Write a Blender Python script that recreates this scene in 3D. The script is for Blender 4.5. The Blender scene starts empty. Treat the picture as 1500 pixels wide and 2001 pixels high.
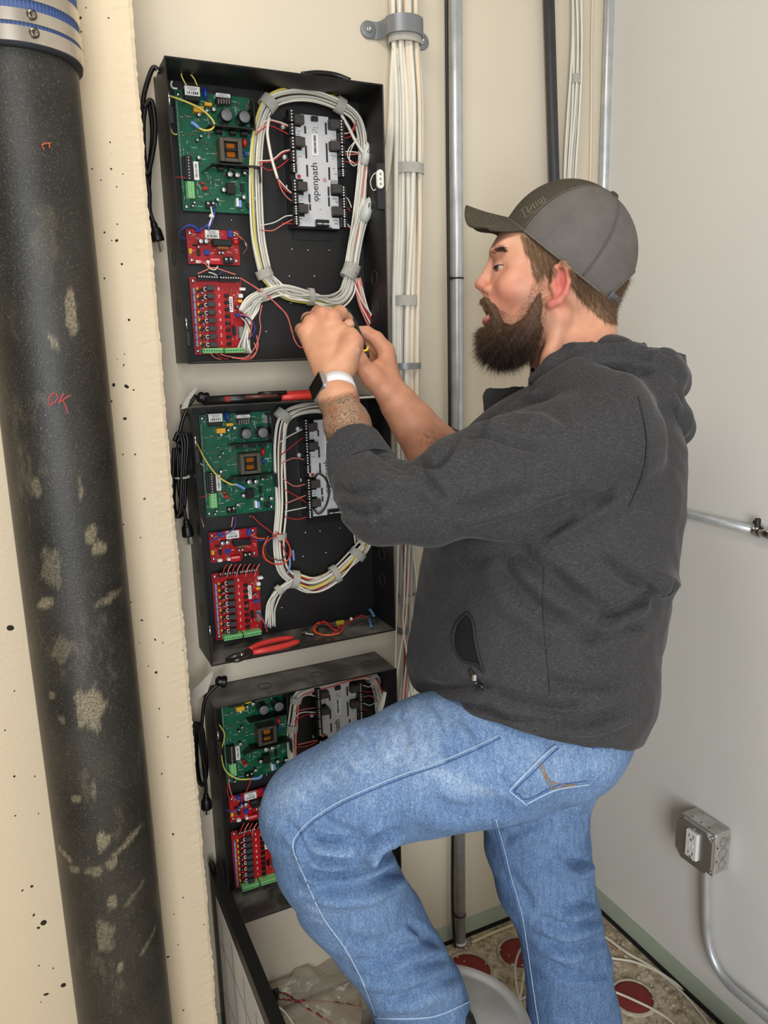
import bpy, math, random
import numpy as np
from mathutils import Vector, Matrix, Euler

random.seed(7)
rng = np.random.default_rng(7)
scn = bpy.context.scene
COL = scn.collection

# ------------------------------------------------------------------ camera
IW, IH, FPX = 1500.0, 2001.0, 1500.0
CX, CY = IW / 2, IH / 2
CAM_H = 1.578
RW = np.array([[0.90223458, -0.11242275, 0.41633386],
               [-0.43051234, -0.17853207, 0.88475162],
               [-0.02513726, -0.97749037, -0.20947719]])   # camera axes (right, down, forward) -> world
CAMPOS = np.array([0.0, 0.0, CAM_H])
cam_data = bpy.data.cameras.new('camera')
cam = bpy.data.objects.new('camera', cam_data)
COL.objects.link(cam)
cam_data.sensor_fit = 'HORIZONTAL'
cam_data.sensor_width = 36.0
cam_data.lens = 36.0 * FPX / IW
cam_data.clip_start = 0.02
m = Matrix.Identity(4)
for i in range(3):
    m[i][0] = RW[i, 0]
    m[i][1] = -RW[i, 1]
    m[i][2] = -RW[i, 2]
    m[i][3] = CAMPOS[i]
cam.matrix_world = m
scn.camera = cam

# ------------------------------------------------------------------ light and exposure
scn.view_settings.view_transform = 'Standard'
scn.view_settings.look = 'None'
scn.view_settings.gamma = 1.0
scn.view_settings.use_curve_mapping = False
scn.view_settings.exposure = -0.13
world = bpy.data.worlds.new('world')
scn.world = world
world.use_nodes = True
bg = world.node_tree.nodes['Background']
bg.inputs['Color'].default_value = (1.0, 0.94, 0.87, 1)
bg.inputs['Strength'].default_value = 0.27

def area_light(name, loc, target, size, size_y, power, color):
    ld = bpy.data.lights.new(name, 'AREA')
    ld.shape = 'RECTANGLE'
    ld.size = size
    ld.size_y = size_y
    ld.energy = power
    ld.color = color
    o = bpy.data.objects.new(name, ld)
    COL.objects.link(o)
    o.location = loc
    d = Vector(target) - Vector(loc)
    o.rotation_euler = d.to_track_quat('-Z', 'Y').to_euler()
    return o

# ceiling fixture above and ahead of the photographer, and doorway daylight set behind left to fill the right wall
area_light('ceiling_light', (-0.05, 0.62, 2.85), (0.30, 1.0, 0.0), 0.50, 0.50, 15, (1.0, 0.93, 0.82))
area_light('doorway_daylight', (-0.45, -1.7, 1.45), (1.2, 0.8, 0.8), 1.2, 2.0, 82, (0.92, 0.96, 1.0))

# ------------------------------------------------------------------ picture point -> place in the room
def ray(px, py):
    return RW @ np.array([(px - CX) / FPX, (py - CY) / FPX, 1.0])
def P(px, py, d):                       # point at forward distance d
    return CAMPOS + ray(px, py) * d
def PY(px, py, y):                      # point on the plane Y = y
    r = ray(px, py)
    return CAMPOS + r * (y / r[1])
def PX(px, py, x):
    r = ray(px, py)
    return CAMPOS + r * (x / r[0])
def PZ(px, py, z):
    r = ray(px, py)
    return CAMPOS + r * ((z - CAM_H) / r[2])
def Q(px, py, d):                       # camera frame (right, down, forward), metres
    return np.array([(px - CX) / FPX * d, (py - CY) / FPX * d, d])
def cam2world(v):
    return np.asarray(v) @ RW.T + CAMPOS

YW = 1.552          # back wall
YF = 1.438          # fronts of the cabinets
XR = 1.335          # right wall
CABX0, CABX1 = 0.2907, 0.6971
CABW = CABX1 - CABX0
CABH = 0.507

# ------------------------------------------------------------------ object helpers
def tag(o, label=None, cat=None, group=None, kind=None):
    if label: o['label'] = label
    if cat: o['category'] = cat
    if group: o['group'] = group
    if kind: o['kind'] = kind
    return o
def empty(name, loc, label, cat, group=None):
    o = bpy.data.objects.new(name, None)
    o.empty_display_size = 0.05
    COL.objects.link(o)
    o.location = loc
    return tag(o, label, cat, group)
def link_mesh(name, verts, faces, mat, parent=None, smooth=False, mats=None, midx=None):
    me = bpy.data.meshes.new(name)
    me.from_pydata([tuple(map(float, v)) for v in verts], [], faces)
    o = bpy.data.objects.new(name, me)
    COL.objects.link(o)
    for mm in (mats or [mat]):
        me.materials.append(mm)
    if midx is not None:
        me.polygons.foreach_set('material_index', midx)
    if smooth:
        me.polygons.foreach_set('use_smooth', [True] * len(me.polygons))
    me.update()
    if parent is not None:
        o.parent = parent
        o.matrix_parent_inverse = parent_world(parent).inverted()
    return o
def parent_world(p):
    mw = p.matrix_basis.copy()
    if p.parent is not None:
        mw = parent_world(p.parent) @ p.matrix_parent_inverse @ mw
    return mw

def catmull(pts, n=6, closed=False):
    pts = np.asarray(pts, float)
    N = len(pts)
    if N < 3 and not closed:
        t = np.linspace(0, 1, n + 1)[:, None]
        return pts[0] * (1 - t) + pts[-1] * t
    out = []
    segs = N if closed else N - 1
    for i in range(segs):
        if closed:
            p0, p1, p2, p3 = pts[(i - 1) % N], pts[i], pts[(i + 1) % N], pts[(i + 2) % N]
        else:
            p1, p2 = pts[i], pts[i + 1]
            p0 = pts[i - 1] if i > 0 else 2 * p1 - p2
            p3 = pts[i + 2] if i + 2 < N else 2 * p2 - p1
        for k in range(n):
            t = k / n
            out.append(0.5 * ((2 * p1) + (-p0 + p2) * t + (2 * p0 - 5 * p1 + 4 * p2 - p3) * t * t + (-p0 + 3 * p1 - 3 * p2 + p3) * t ** 3))
    if not closed:
        out.append(pts[-1])
    return np.array(out)

class MB:
    """collects shapes and links them as one mesh object"""
    def __init__(self):
        self.v = []; self.f = []; self.m = []; self.cur = 0
    def add(self, vs, fs):
        b = len(self.v)
        self.v.extend([tuple(map(float, p)) for p in vs])
        self.f.extend([tuple(b + i for i in f) for f in fs])
        self.m.extend([self.cur] * len(fs))
    def box(self, c, s, rot=None, ch=0.0):
        c = np.array(c, float); h = np.array(s, float) / 2
        if ch <= 0:
            vs = np.array([[x, y, z] for x in (-1, 1) for y in (-1, 1) for z in (-1, 1)]) * h
            fs = [(0, 1, 3, 2), (4, 6, 7, 5), (0, 4, 5, 1), (2, 3, 7, 6), (0, 2, 6, 4), (1, 5, 7, 3)]
        else:
            ch = min(ch, h.min() * 0.9)
            idx = {}; vs = []
            for x in (-1, 1):
                for y in (-1, 1):
                    for z in (-1, 1):
                        sg = np.array([x, y, z])
                        for a in range(3):
                            p = sg * (h - ch); p[a] = sg[a] * h[a]
                            idx[(x, y, z, a)] = len(vs); vs.append(p)
            fs = []
            q = [(-1, -1), (1, -1), (1, 1), (-1, 1)]
            for a in range(3):
                o1, o2 = (a + 1) % 3, (a + 2) % 3
                for sgn in (-1, 1):
                    f = []
                    for (u, w) in q:
                        k = [0, 0, 0]; k[a] = sgn; k[o1] = u; k[o2] = w
                        f.append(idx[tuple(k) + (a,)])
                    fs.append(tuple(f if sgn > 0 else f[::-1]))
                for su in (-1, 1):
                    for sw in (-1, 1):
                        k1 = [0, 0, 0]; k1[o1] = su; k1[o2] = sw; k1[a] = -1
                        k2 = list(k1); k2[a] = 1
                        f = [idx[tuple(k1) + (o1,)], idx[tuple(k2) + (o1,)], idx[tuple(k2) + (o2,)], idx[tuple(k1) + (o2,)]]
                        fs.append(tuple(f if su * sw < 0 else f[::-1]))
            for x in (-1, 1):
                for y in (-1, 1):
                    for z in (-1, 1):
                        f = [idx[(x, y, z, a)] for a in range(3)]
                        fs.append(tuple(f if x * y * z > 0 else f[::-1]))
            vs = np.array(vs)
        if rot is not None:
            vs = vs @ np.array(rot).T
        self.add(vs + c, fs)
        return self
    def cyl(self, p0, p1, r, n=12, r1=None, caps=True):
        p0 = np.array(p0, float); p1 = np.array(p1, float)
        r1 = r if r1 is None else r1
        return self.sweep(np.array([p0, p1]), [r, r1], n, caps)
    def sweep(self, pts, r, n=8, caps=True, closed=False, flat=None):
        pts = np.asarray(pts, float)
        N = len(pts)
        rr = np.full(N, r, float) if np.isscalar(r) else np.asarray(r, float)
        tan = np.gradient(pts, axis=0)
        if closed:
            tan = np.roll(pts, -1, 0) - np.roll(pts, 1, 0)
        tan /= np.linalg.norm(tan, axis=1)[:, None] + 1e-12
        up = np.array([0.0, 0, 1]) if abs(tan[0][2]) < 0.9 else np.array([1.0, 0, 0])
        a = np.cross(tan[0], up); a /= np.linalg.norm(a)
        ang = np.linspace(0, 2 * math.pi, n, endpoint=False)
        ca, sa = np.cos(ang)[:, None], np.sin(ang)[:, None]
        vs = []
        for i in range(N):
            a = a - tan[i] * (a @ tan[i]); a /= np.linalg.norm(a) + 1e-12
            b = np.cross(tan[i], a)
            vs.append(pts[i] + rr[i] * (ca * a + sa * b * (flat or 1.0)))
        vs = np.concatenate(vs)
        fs = []
        for i in range(N if closed else N - 1):
            j = (i + 1) % N
            for k in range(n):
                l = (k + 1) % n
                fs.append((i * n + k, i * n + l, j * n + l, j * n + k))
        if caps and not closed:
            fs.append(tuple(range(n))[::-1]); fs.append(tuple((N - 1) * n + k for k in range(n)))
        self.add(vs, fs)
        return self
    def tube(self, pts, r, n=6, sub=5, closed=False):
        return self.sweep(catmull(pts, sub, closed), r, n, closed=closed)
    def ball(self, c, r, nu=10, nv=6, rot=None):
        r = np.array([r, r, r], float) if np.isscalar(r) else np.array(r, float)
        vs = [(0, 0, 1)]
        for i in range(1, nv):
            t = math.pi * i / nv
            for k in range(nu):
                a = 2 * math.pi * k / nu
                vs.append((math.sin(t) * math.cos(a), math.sin(t) * math.sin(a), math.cos(t)))
        vs.append((0, 0, -1))
        fs = []
        for k in range(nu):
            fs.append((0, 1 + k, 1 + (k + 1) % nu))
        for i in range(nv - 2):
            for k in range(nu):
                l = (k + 1) % nu
                fs.append((1 + i * nu + k, 1 + (i + 1) * nu + k, 1 + (i + 1) * nu + l, 1 + i * nu + l))
        e = len(vs) - 1
        for k in range(nu):
            fs.append((e, 1 + (nv - 2) * nu + (k + 1) % nu, 1 + (nv - 2) * nu + k))
        vs = np.array(vs) * r
        if rot is not None:
            vs = vs @ np.array(rot).T
        self.add(vs + np.array(c, float), fs)
        return self
    def lathe(self, c, prof, n=24, axis=(0, 0, 1), caps=True):
        """prof: (radius, height) pairs along the axis"""
        ax = np.array(axis, float); ax /= np.linalg.norm(ax)
        u = np.cross(ax, [0, 0, 1.0] if abs(ax[2]) < 0.9 else [1.0, 0, 0]); u /= np.linalg.norm(u)
        w = np.cross(ax, u)
        vs = []
        for (r, h) in prof:
            for k in range(n):
                a = 2 * math.pi * k / n
                vs.append(np.array(c, float) + ax * h + r * (math.cos(a) * u + math.sin(a) * w))
        fs = []
        for i in range(len(prof) - 1):
            for k in range(n):
                l = (k + 1) % n
                fs.append((i * n + k, i * n + l, (i + 1) * n + l, (i + 1) * n + k))
        if caps:
            fs.append(tuple(range(n))[::-1]); fs.append(tuple((len(prof) - 1) * n + k for k in range(n)))
        self.add(vs, fs)
        return self
    def prism(self, outline, d, origin=(0, 0, 0)):
        """outline: list of 3-D points of a flat polygon, extruded by vector d"""
        o = np.array(outline, float); d = np.array(d, float); n = len(o)
        fs = [tuple(range(n))[::-1], tuple(n + k for k in range(n))]
        for k in range(n):
            l = (k + 1) % n
            fs.append((k, l, n + l, n + k))
        self.add(np.concatenate([o, o + d]), fs)
        return self
    def ribbon(self, pts, wdir, w, t, sub=5, closed=False):
        """flat band of width w (along wdir) and thickness t"""
        c = catmull(pts, sub, closed)
        N = len(c)
        tan = np.gradient(c, axis=0) if not closed else np.roll(c, -1, 0) - np.roll(c, 1, 0)
        tan /= np.linalg.norm(tan, axis=1)[:, None] + 1e-12
        wd = np.array(wdir, float)
        vs = []
        for i in range(N):
            ww = wd[i] if wd.ndim > 1 else wd
            ww = ww - tan[i] * (ww @ tan[i]); ww /= np.linalg.norm(ww) + 1e-12
            nn = np.cross(tan[i], ww)
            for (a, b) in ((-1, -1), (1, -1), (1, 1), (-1, 1)):
                vs.append(c[i] + ww * a * w / 2 + nn * b * t / 2)
        fs = []
        for i in range(N if closed else N - 1):
            j = (i + 1) % N
            for k in range(4):
                l = (k + 1) % 4
                fs.append((i * 4 + k, i * 4 + l, j * 4 + l, j * 4 + k))
        if not closed:
            fs.append((3, 2, 1, 0)); fs.append(tuple((N - 1) * 4 + k for k in range(4)))
        self.add(vs, fs)
        return self
    def build(self, name, mat, parent=None, smooth=False, mats=None):
        return link_mesh(name, self.v, self.f, mat, parent, smooth, mats, self.m if mats else None)

def set_smooth_angle(o, deg=35):
    me = o.data
    me.polygons.foreach_set('use_smooth', [True] * len(me.polygons))
    try:
        me.set_sharp_from_angle(angle=math.radians(deg))
    except Exception:
        pass
    return o

# ------------------------------------------------------------------ materials
MATS = {}
def srgb(r, g, b):
    def f(c):
        c /= 255.0
        return c / 12.92 if c <= 0.04045 else ((c + 0.055) / 1.055) ** 2.4
    return (f(r), f(g), f(b), 1.0)
def mat(name, col, rough=0.5, metal=0.0, spec=0.5, var=0.0, vscale=20.0, bump=0.0, bscale=60.0, col2=None, detail=4.0, coat=0.0, sub=0.0, trans=0.0, alpha=1.0, emit=0.0, stretch=None):
    if name in MATS:
        return MATS[name]
    mt = bpy.data.materials.new(name)
    mt.use_nodes = True
    nt = mt.node_tree
    b = nt.nodes['Principled BSDF']
    c = srgb(*col) if len(col) == 3 and max(col) > 1.0 else tuple(col)[:3] + (1.0,)
    b.inputs['Base Color'].default_value = c
    b.inputs['Roughness'].default_value = rough
    b.inputs['Metallic'].default_value = metal
    b.inputs['Specular IOR Level'].default_value = spec
    b.inputs['Coat Weight'].default_value = coat
    b.inputs['Alpha'].default_value = alpha
    b.inputs['Transmission Weight'].default_value = trans
    if emit:
        b.inputs['Emission Color'].default_value = c
        b.inputs['Emission Strength'].default_value = emit
    if var > 0 or bump > 0:
        tc = nt.nodes.new('ShaderNodeTexCoord')
        mp = nt.nodes.new('ShaderNodeMapping')
        if stretch:
            mp.inputs['Scale'].default_value = stretch
        nt.links.new(tc.outputs['Object'], mp.inputs['Vector'])
    if var > 0:
        nz = nt.nodes.new('ShaderNodeTexNoise')
        nz.inputs['Scale'].default_value = vscale
        nz.inputs['Detail'].default_value = detail
        nt.links.new(mp.outputs['Vector'], nz.inputs['Vector'])
        rp = nt.nodes.new('ShaderNodeValToRGB')
        c2 = (srgb(*col2) if col2 else tuple(x * (1 - var) for x in c[:3]) + (1,))
        c1 = c if col2 else tuple(min(1, x * (1 + var)) for x in c[:3]) + (1,)
        rp.color_ramp.elements[0].position = 0.3
        rp.color_ramp.elements[1].position = 0.7
        rp.color_ramp.elements[0].color = c2
        rp.color_ramp.elements[1].color = c1
        nt.links.new(nz.outputs['Fac'], rp.inputs['Fac'])
        nt.links.new(rp.outputs['Color'], b.inputs['Base Color'])
    if bump > 0:
        nb = nt.nodes.new('ShaderNodeTexNoise')
        nb.inputs['Scale'].default_value = bscale
        nb.inputs['Detail'].default_value = 5
        nt.links.new(mp.outputs['Vector'], nb.inputs['Vector'])
        bp = nt.nodes.new('ShaderNodeBump')
        bp.inputs['Strength'].default_value = bump
        bp.inputs['Distance'].default_value = 0.01
        nt.links.new(nb.outputs['Fac'], bp.inputs['Height'])
        nt.links.new(bp.outputs['Normal'], b.inputs['Normal'])
    MATS[name] = mt
    return mt
def nodes_of(mt):
    return mt.node_tree, mt.node_tree.nodes['Principled BSDF']

CREAM = (226, 211, 184)
M_WALL = mat('wall_paint', (216, 205, 184), 0.55, var=0.03, vscale=3, bump=0.04, bscale=90)
M_WALLR = mat('right_wall_paint', (228, 225, 218), 0.5, var=0.02, vscale=2, bump=0.03, bscale=80)
M_BLACK = mat('black_paint', (22, 22, 22), 0.42, var=0.15, vscale=8)
M_BLACKP = mat('black_plastic', (16, 16, 17), 0.38)
M_DARK = mat('dark_plastic', (36, 36, 38), 0.5)
M_STEEL = mat('galvanised_steel', (196, 199, 200), 0.38, 0.55, var=0.12, vscale=30, bump=0.03, bscale=120)
M_CHROME = mat('bright_steel', (205, 205, 205), 0.2, 1.0)
M_WHITE = mat('white_plastic', (232, 232, 228), 0.4)
M_CABLE = mat('white_cable_jacket', (226, 222, 208), 0.42, var=0.05, vscale=15)
M_CABLEG = mat('grey_cable_jacket', (196, 194, 184), 0.42, var=0.05, vscale=15)
M_CREAMC = mat('cream_cable_jacket', (224, 208, 184), 0.45, var=0.05, vscale=15)
M_YELLOW = mat('yellow_wire', (214, 200, 96), 0.42)
M_RED = mat('red_wire', (190, 38, 40), 0.42)
M_PINK = mat('pale_red_wire', (220, 120, 110), 0.42)
M_BLUE = mat('blue_wire', (40, 58, 140), 0.42)
M_LBLUE = mat('pale_blue_sleeve', (110, 140, 205), 0.42)
M_ORANGE = mat('orange_wire', (224, 92, 44), 0.42)
M_BROWN = mat('brown_wire', (92, 52, 40), 0.45)
M_VELCRO = mat('velcro_strap', (190, 187, 176), 0.95, var=0.08, vscale=200, bump=0.5, bscale=900)
M_GREENT = mat('green_terminal_plastic', (120, 190, 120), 0.45)
M_PCBG = mat('green_circuit_board', (10, 88, 62), 0.32, var=0.2, vscale=60)
M_PCBR = mat('red_circuit_board', (166, 16, 26), 0.32, var=0.15, vscale=70)
M_PAPER = mat('label_paper', (226, 226, 222), 0.7)
M_INK = mat('printed_ink', (40, 40, 42), 0.7)
# ================================================================== THE ROOM
def struct(name, mb, mt, smooth=False):
    return tag(mb.build(name, mt, None, smooth), kind='structure')

# floor: rough concrete, dusty, red overspray near the right wall
def floor_material():
    mt = bpy.data.materials.new('rough_concrete_floor'); mt.use_nodes = True
    nt, b = nodes_of(mt)
    tc = nt.nodes.new('ShaderNodeTexCoord')
    n1 = nt.nodes.new('ShaderNodeTexNoise'); n1.inputs['Scale'].default_value = 38; n1.inputs['Detail'].default_value = 8; n1.inputs['Roughness'].default_value = 0.7
    n2 = nt.nodes.new('ShaderNodeTexNoise'); n2.inputs['Scale'].default_value = 5; n2.inputs['Detail'].default_value = 5
    v = nt.nodes.new('ShaderNodeTexVoronoi'); v.inputs['Scale'].default_value = 90
    for n in (n1, n2, v):
        nt.links.new(tc.outputs['Object'], n.inputs['Vector'])
    r1 = nt.nodes.new('ShaderNodeValToRGB')
    e = r1.color_ramp.elements
    e[0].position = 0.34; e[0].color = srgb(120, 104, 82)
    e[1].position = 0.66; e[1].color = srgb(232, 218, 192)
    x = r1.color_ramp.elements.new(0.5); x.color = srgb(196, 178, 150)
    nt.links.new(n1.outputs['Fac'], r1.inputs['Fac'])
    r2 = nt.nodes.new('ShaderNodeValToRGB')
    r2.color_ramp.elements[0].position = 0.56; r2.color_ramp.elements[0].color = (0, 0, 0, 1)
    r2.color_ramp.elements[1].position = 0.72; r2.color_ramp.elements[1].color = (.7, .7, .7, 1)
    nt.links.new(n2.outputs['Fac'], r2.inputs['Fac'])
    mx = nt.nodes.new('ShaderNodeMix'); mx.data_type = 'RGBA'
    nt.links.new(r2.outputs['Color'], mx.inputs[0])
    nt.links.new(r1.outputs['Color'], mx.inputs[6])
    mx.inputs[7].default_value = srgb(196, 150, 128)
    nt.links.new(mx.outputs[2], b.inputs['Base Color'])
    b.inputs['Roughness'].default_value = 0.85
    bp = nt.nodes.new('ShaderNodeBump'); bp.inputs['Strength'].default_value = 0.7; bp.inputs['Distance'].default_value = 0.01
    nt.links.new(n1.outputs['Fac'], bp.inputs['Height'])
    nt.links.new(bp.outputs['Normal'], b.inputs['Normal'])
    return mt
M_FLOOR = floor_material()
fl = MB(); fl.box((0.0, -0.5, -0.05), (3.4, 4.4, 0.1))
floor = struct('floor', fl, M_FLOOR)
# rubble lying on the floor by the walls
rub = MB()
for k in range(420):
    if k % 2:
        x = XR - abs(random.gauss(0, 0.09)) - 0.03; y = random.uniform(0.75, 1.5)
    else:
        x = random.uniform(0.75, 1.3); y = YW - abs(random.gauss(0, 0.1)) - 0.03
    s = random.uniform(0.002, 0.006)
    rub.ball((x, y, s * 0.3), (s, s * random.uniform(0.6, 1.3), s * 0.6), 5, 3)
rb = rub.build('rubble', mat('concrete_crumbs', (196, 180, 150), 0.9, var=0.3, vscale=60), floor)
tag(rb, kind='stuff')
# fire-stop filled core holes in the floor
M_FIRE = mat('red_firestop_caulk', (128, 38, 36), 0.6, var=0.12, vscale=40, bump=0.15, bscale=60)
M_RIM = mat('core_hole_rim', (182, 170, 148), 0.9, var=0.2, vscale=60, bump=0.4, bscale=80)
for (px, py, r) in ((1014, 1862, 0.052), (1236, 1948, 0.049), (915, 1897, 0.056)):
    c = PZ(px, py, 0.002)
    h = MB(); h.lathe((c[0], c[1], 0.0), [(r, 0.0), (r, 0.0025), (r * 0.75, 0.004), (0.001, 0.0045)], 40)
    h.build('firestop_plug', M_FIRE, floor, True)
    h = MB(); h.lathe((c[0], c[1], 0.0), [(r + 0.009, 0.0), (r + 0.007, 0.004), (r + 0.002, 0.0055), (r - 0.001, 0.003), (r - 0.001, 0.0)], 44, caps=False)
    h.build('hole_rim', M_RIM, floor, True)

# back wall (built as a slab), right wall, the concrete pier at the left
w = MB(); w.box((0.55, YW + 0.05, 1.5), (1.9, 0.1, 3.2)); wall_back = struct('wall_back', w, M_WALL)
w = MB(); w.box((XR + 0.05, -0.2, 1.5), (0.1, 3.7, 3.2)); wall_right = struct('wall_right', w, M_WALLR)
# pier: painted board-formed concrete with a chipped arris
XP = PY(341, 1000, 1.33)[0]
def pier_material():
    mt = bpy.data.materials.new('painted_concrete_pier'); mt.use_nodes = True
    nt, b = nodes_of(mt)
    tc = nt.nodes.new('ShaderNodeTexCoord')
    n1 = nt.nodes.new('ShaderNodeTexNoise'); n1.inputs['Scale'].default_value = 2.5; n1.inputs['Detail'].default_value = 6
    v = nt.nodes.new('ShaderNodeTexNoise'); v.inputs['Scale'].default_value = 46; v.inputs['Detail'].default_value = 1.5
    nb = nt.nodes.new('ShaderNodeTexNoise'); nb.inputs['Scale'].default_value = 130; nb.inputs['Detail'].default_value = 4
    for n in (n1, v, nb):
        nt.links.new(tc.outputs['Object'], n.inputs['Vector'])
    r = nt.nodes.new('ShaderNodeValToRGB')
    r.color_ramp.elements[0].color = srgb(212, 193, 162); r.color_ramp.elements[1].color = srgb(222, 204, 174)
    nt.links.new(n1.outputs['Fac'], r.inputs['Fac'])
    r2 = nt.nodes.new('ShaderNodeValToRGB')
    r2.color_ramp.elements[0].position = 0.20; r2.color_ramp.elements[0].color = (1, 1, 1, 1)
    r2.color_ramp.elements[1].position = 0.215; r2.color_ramp.elements[1].color = (0, 0, 0, 1)
    nt.links.new(v.outputs['Fac'], r2.inputs['Fac'])
    mx = nt.nodes.new('ShaderNodeMix'); mx.data_type = 'RGBA'
    nt.links.new(r2.outputs['Color'], mx.inputs[0])
    nt.links.new(r.outputs['Color'], mx.inputs[6])
    mx.inputs[7].default_value = srgb(60, 52, 44)
    nt.links.new(mx.outputs[2], b.inputs['Base Color'])
    b.inputs['Roughness'].default_value = 0.55
    bp = nt.nodes.new('ShaderNodeBump'); bp.inputs['Strength'].default_value = 0.12; bp.inputs['Distance'].default_value = 0.008
    nt.links.new(nb.outputs['Fac'], bp.inputs['Height'])
    nt.links.new(bp.outputs['Normal'], b.inputs['Normal'])
    return mt
M_PIER = pier_material()
pv = []; pf = []
nz = 520
zz = np.linspace(-0.05, 3.05, nz)
# cross section of the pier from far left round the arris to the wall
for i, z in enumerate(zz):
    j = 0.0028 * (random.random() - 0.4) * (random.random() + .3) + 0.0006 * math.sin(z * 37); j2 = .0022 * random.random() ** 2
    sec = [(-0.75, 1.33), (XP - 0.05, 1.33), (XP - 0.033 + j2, 1.3300), (XP - 0.031 + j2, 1.3297 - j2 * .3), (XP - 0.006, 1.3295 + 0.0008 * random.random()), (XP + j, 1.3325), (XP - 0.004, 1.342), (XP - 0.004, YW), (-0.75, YW)]
    pv += [(x, y, z) for x, y in sec]
ns = 9
for i in range(nz - 1):
    for k in range(ns):
        l = (k + 1) % ns
        pf.append((i * ns + k, i * ns + l, (i + 1) * ns + l, (i + 1) * ns + k))
pf.append(tuple(range(ns))[::-1]); pf.append(tuple((nz - 1) * ns + k for k in range(ns)))
wall_left = tag(link_mesh('wall_left', pv, pf, M_PIER), kind='structure')
# air holes in the pier face: small dark pits of the concrete
pit = MB()
PITS = [(212, 35, 3), (217, 330, 3), (240, 340, 2), (197, 352, 2.5), (180, 330, 2.5), (228, 365, 2.5), (229, 438, 3), (204, 454, 3), (228, 470, 5), (218, 470, 2.5), (215, 278, 2.5),
        (238, 516, 3.5), (204, 544, 3), (252, 625, 4), (243, 692, 2.5), (222, 752, 6), (247, 755, 8), (261, 762, 3), (217, 784, 4), (244, 818, 6), (240, 888, 3), (264, 888, 3), (229, 702, 2),
        (277, 1212, 4), (303, 1250, 5), (305, 1314, 5), (311, 1385, 4), (256, 1177, 3), (241, 1025, 3), (328, 1440, 3), (290, 1302, 2.5), (272, 1256, 2.5), (318, 1256, 2.5),
        (20, 1227, 11), (28, 1350, 3), (10, 1427, 3), (28, 1517, 4), (68, 1517, 3.5), (316, 1512, 4), (338, 1630, 5), (30, 1594, 3), (75, 1590, 2.5), (44, 1740, 4), (62, 1732, 5), (66, 1788, 6), (85, 1803, 10), (75, 1813, 6), (104, 1892, 3), (76, 1887, 3), (328, 1870, 6), (124, 1925, 9), (90, 1943, 9), (358, 1974, 3.5), (358, 1754, 3), (340, 1787, 2.5), (348, 1846, 3), (80, 1958, 3), (157, 35, 5), (158, 62, 3), (168, 15, 2)]
for (px, py, r) in PITS:
    c = PY(px, py, 1.33); rr = r * 0.00056
    a = random.uniform(0, 3.1)
    rot = np.array([[math.cos(a), 0, math.sin(a)], [0, 1, 0], [-math.sin(a), 0, math.cos(a)]])
    pit.ball(c, (rr, 0.0008, rr * random.uniform(0.5, 1.0)), 7, 4, rot)
tag(pit.build('air_hole', mat('concrete_pit', (44, 36, 28), 0.95), wall_left), kind='stuff')

# bare green wallboard strips at the foot of the painted walls, and dark strips standing in for the shaded gap under them
M_GREENB = mat('green_wallboard', (172, 182, 162), 0.8, var=0.06, vscale=12)
M_GAP = mat('dark_gap', (20, 18, 15), 0.95)
b = MB(); b.box(((XP + XR) / 2, YW - 0.0015, 0.036), (XR - XP, 0.003, 0.048)); struct('baseboard_back', b, M_GREENB)
b = MB(); b.box((XR - 0.0015, 0.35, 0.036), (0.003, 2.4, 0.055)); bbr = struct('baseboard_right', b, M_GREENB)
b = MB(); b.box((XR - 0.004, 0.35, 0.005), (0.010, 2.4, 0.010)); b.build('floor_gap', M_GAP, bbr)
b = MB(); b.box((0.78, YW - 0.003, 0.005), (1.0, 0.006, 0.009)); tag(b.build('gap_shade_strip', M_GAP), kind='structure')
# ================================================================== PIPES AND CONDUITS
def xy_angle(px, py):
    r = ray(px, py); return math.atan2(r[0], r[1])
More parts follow.
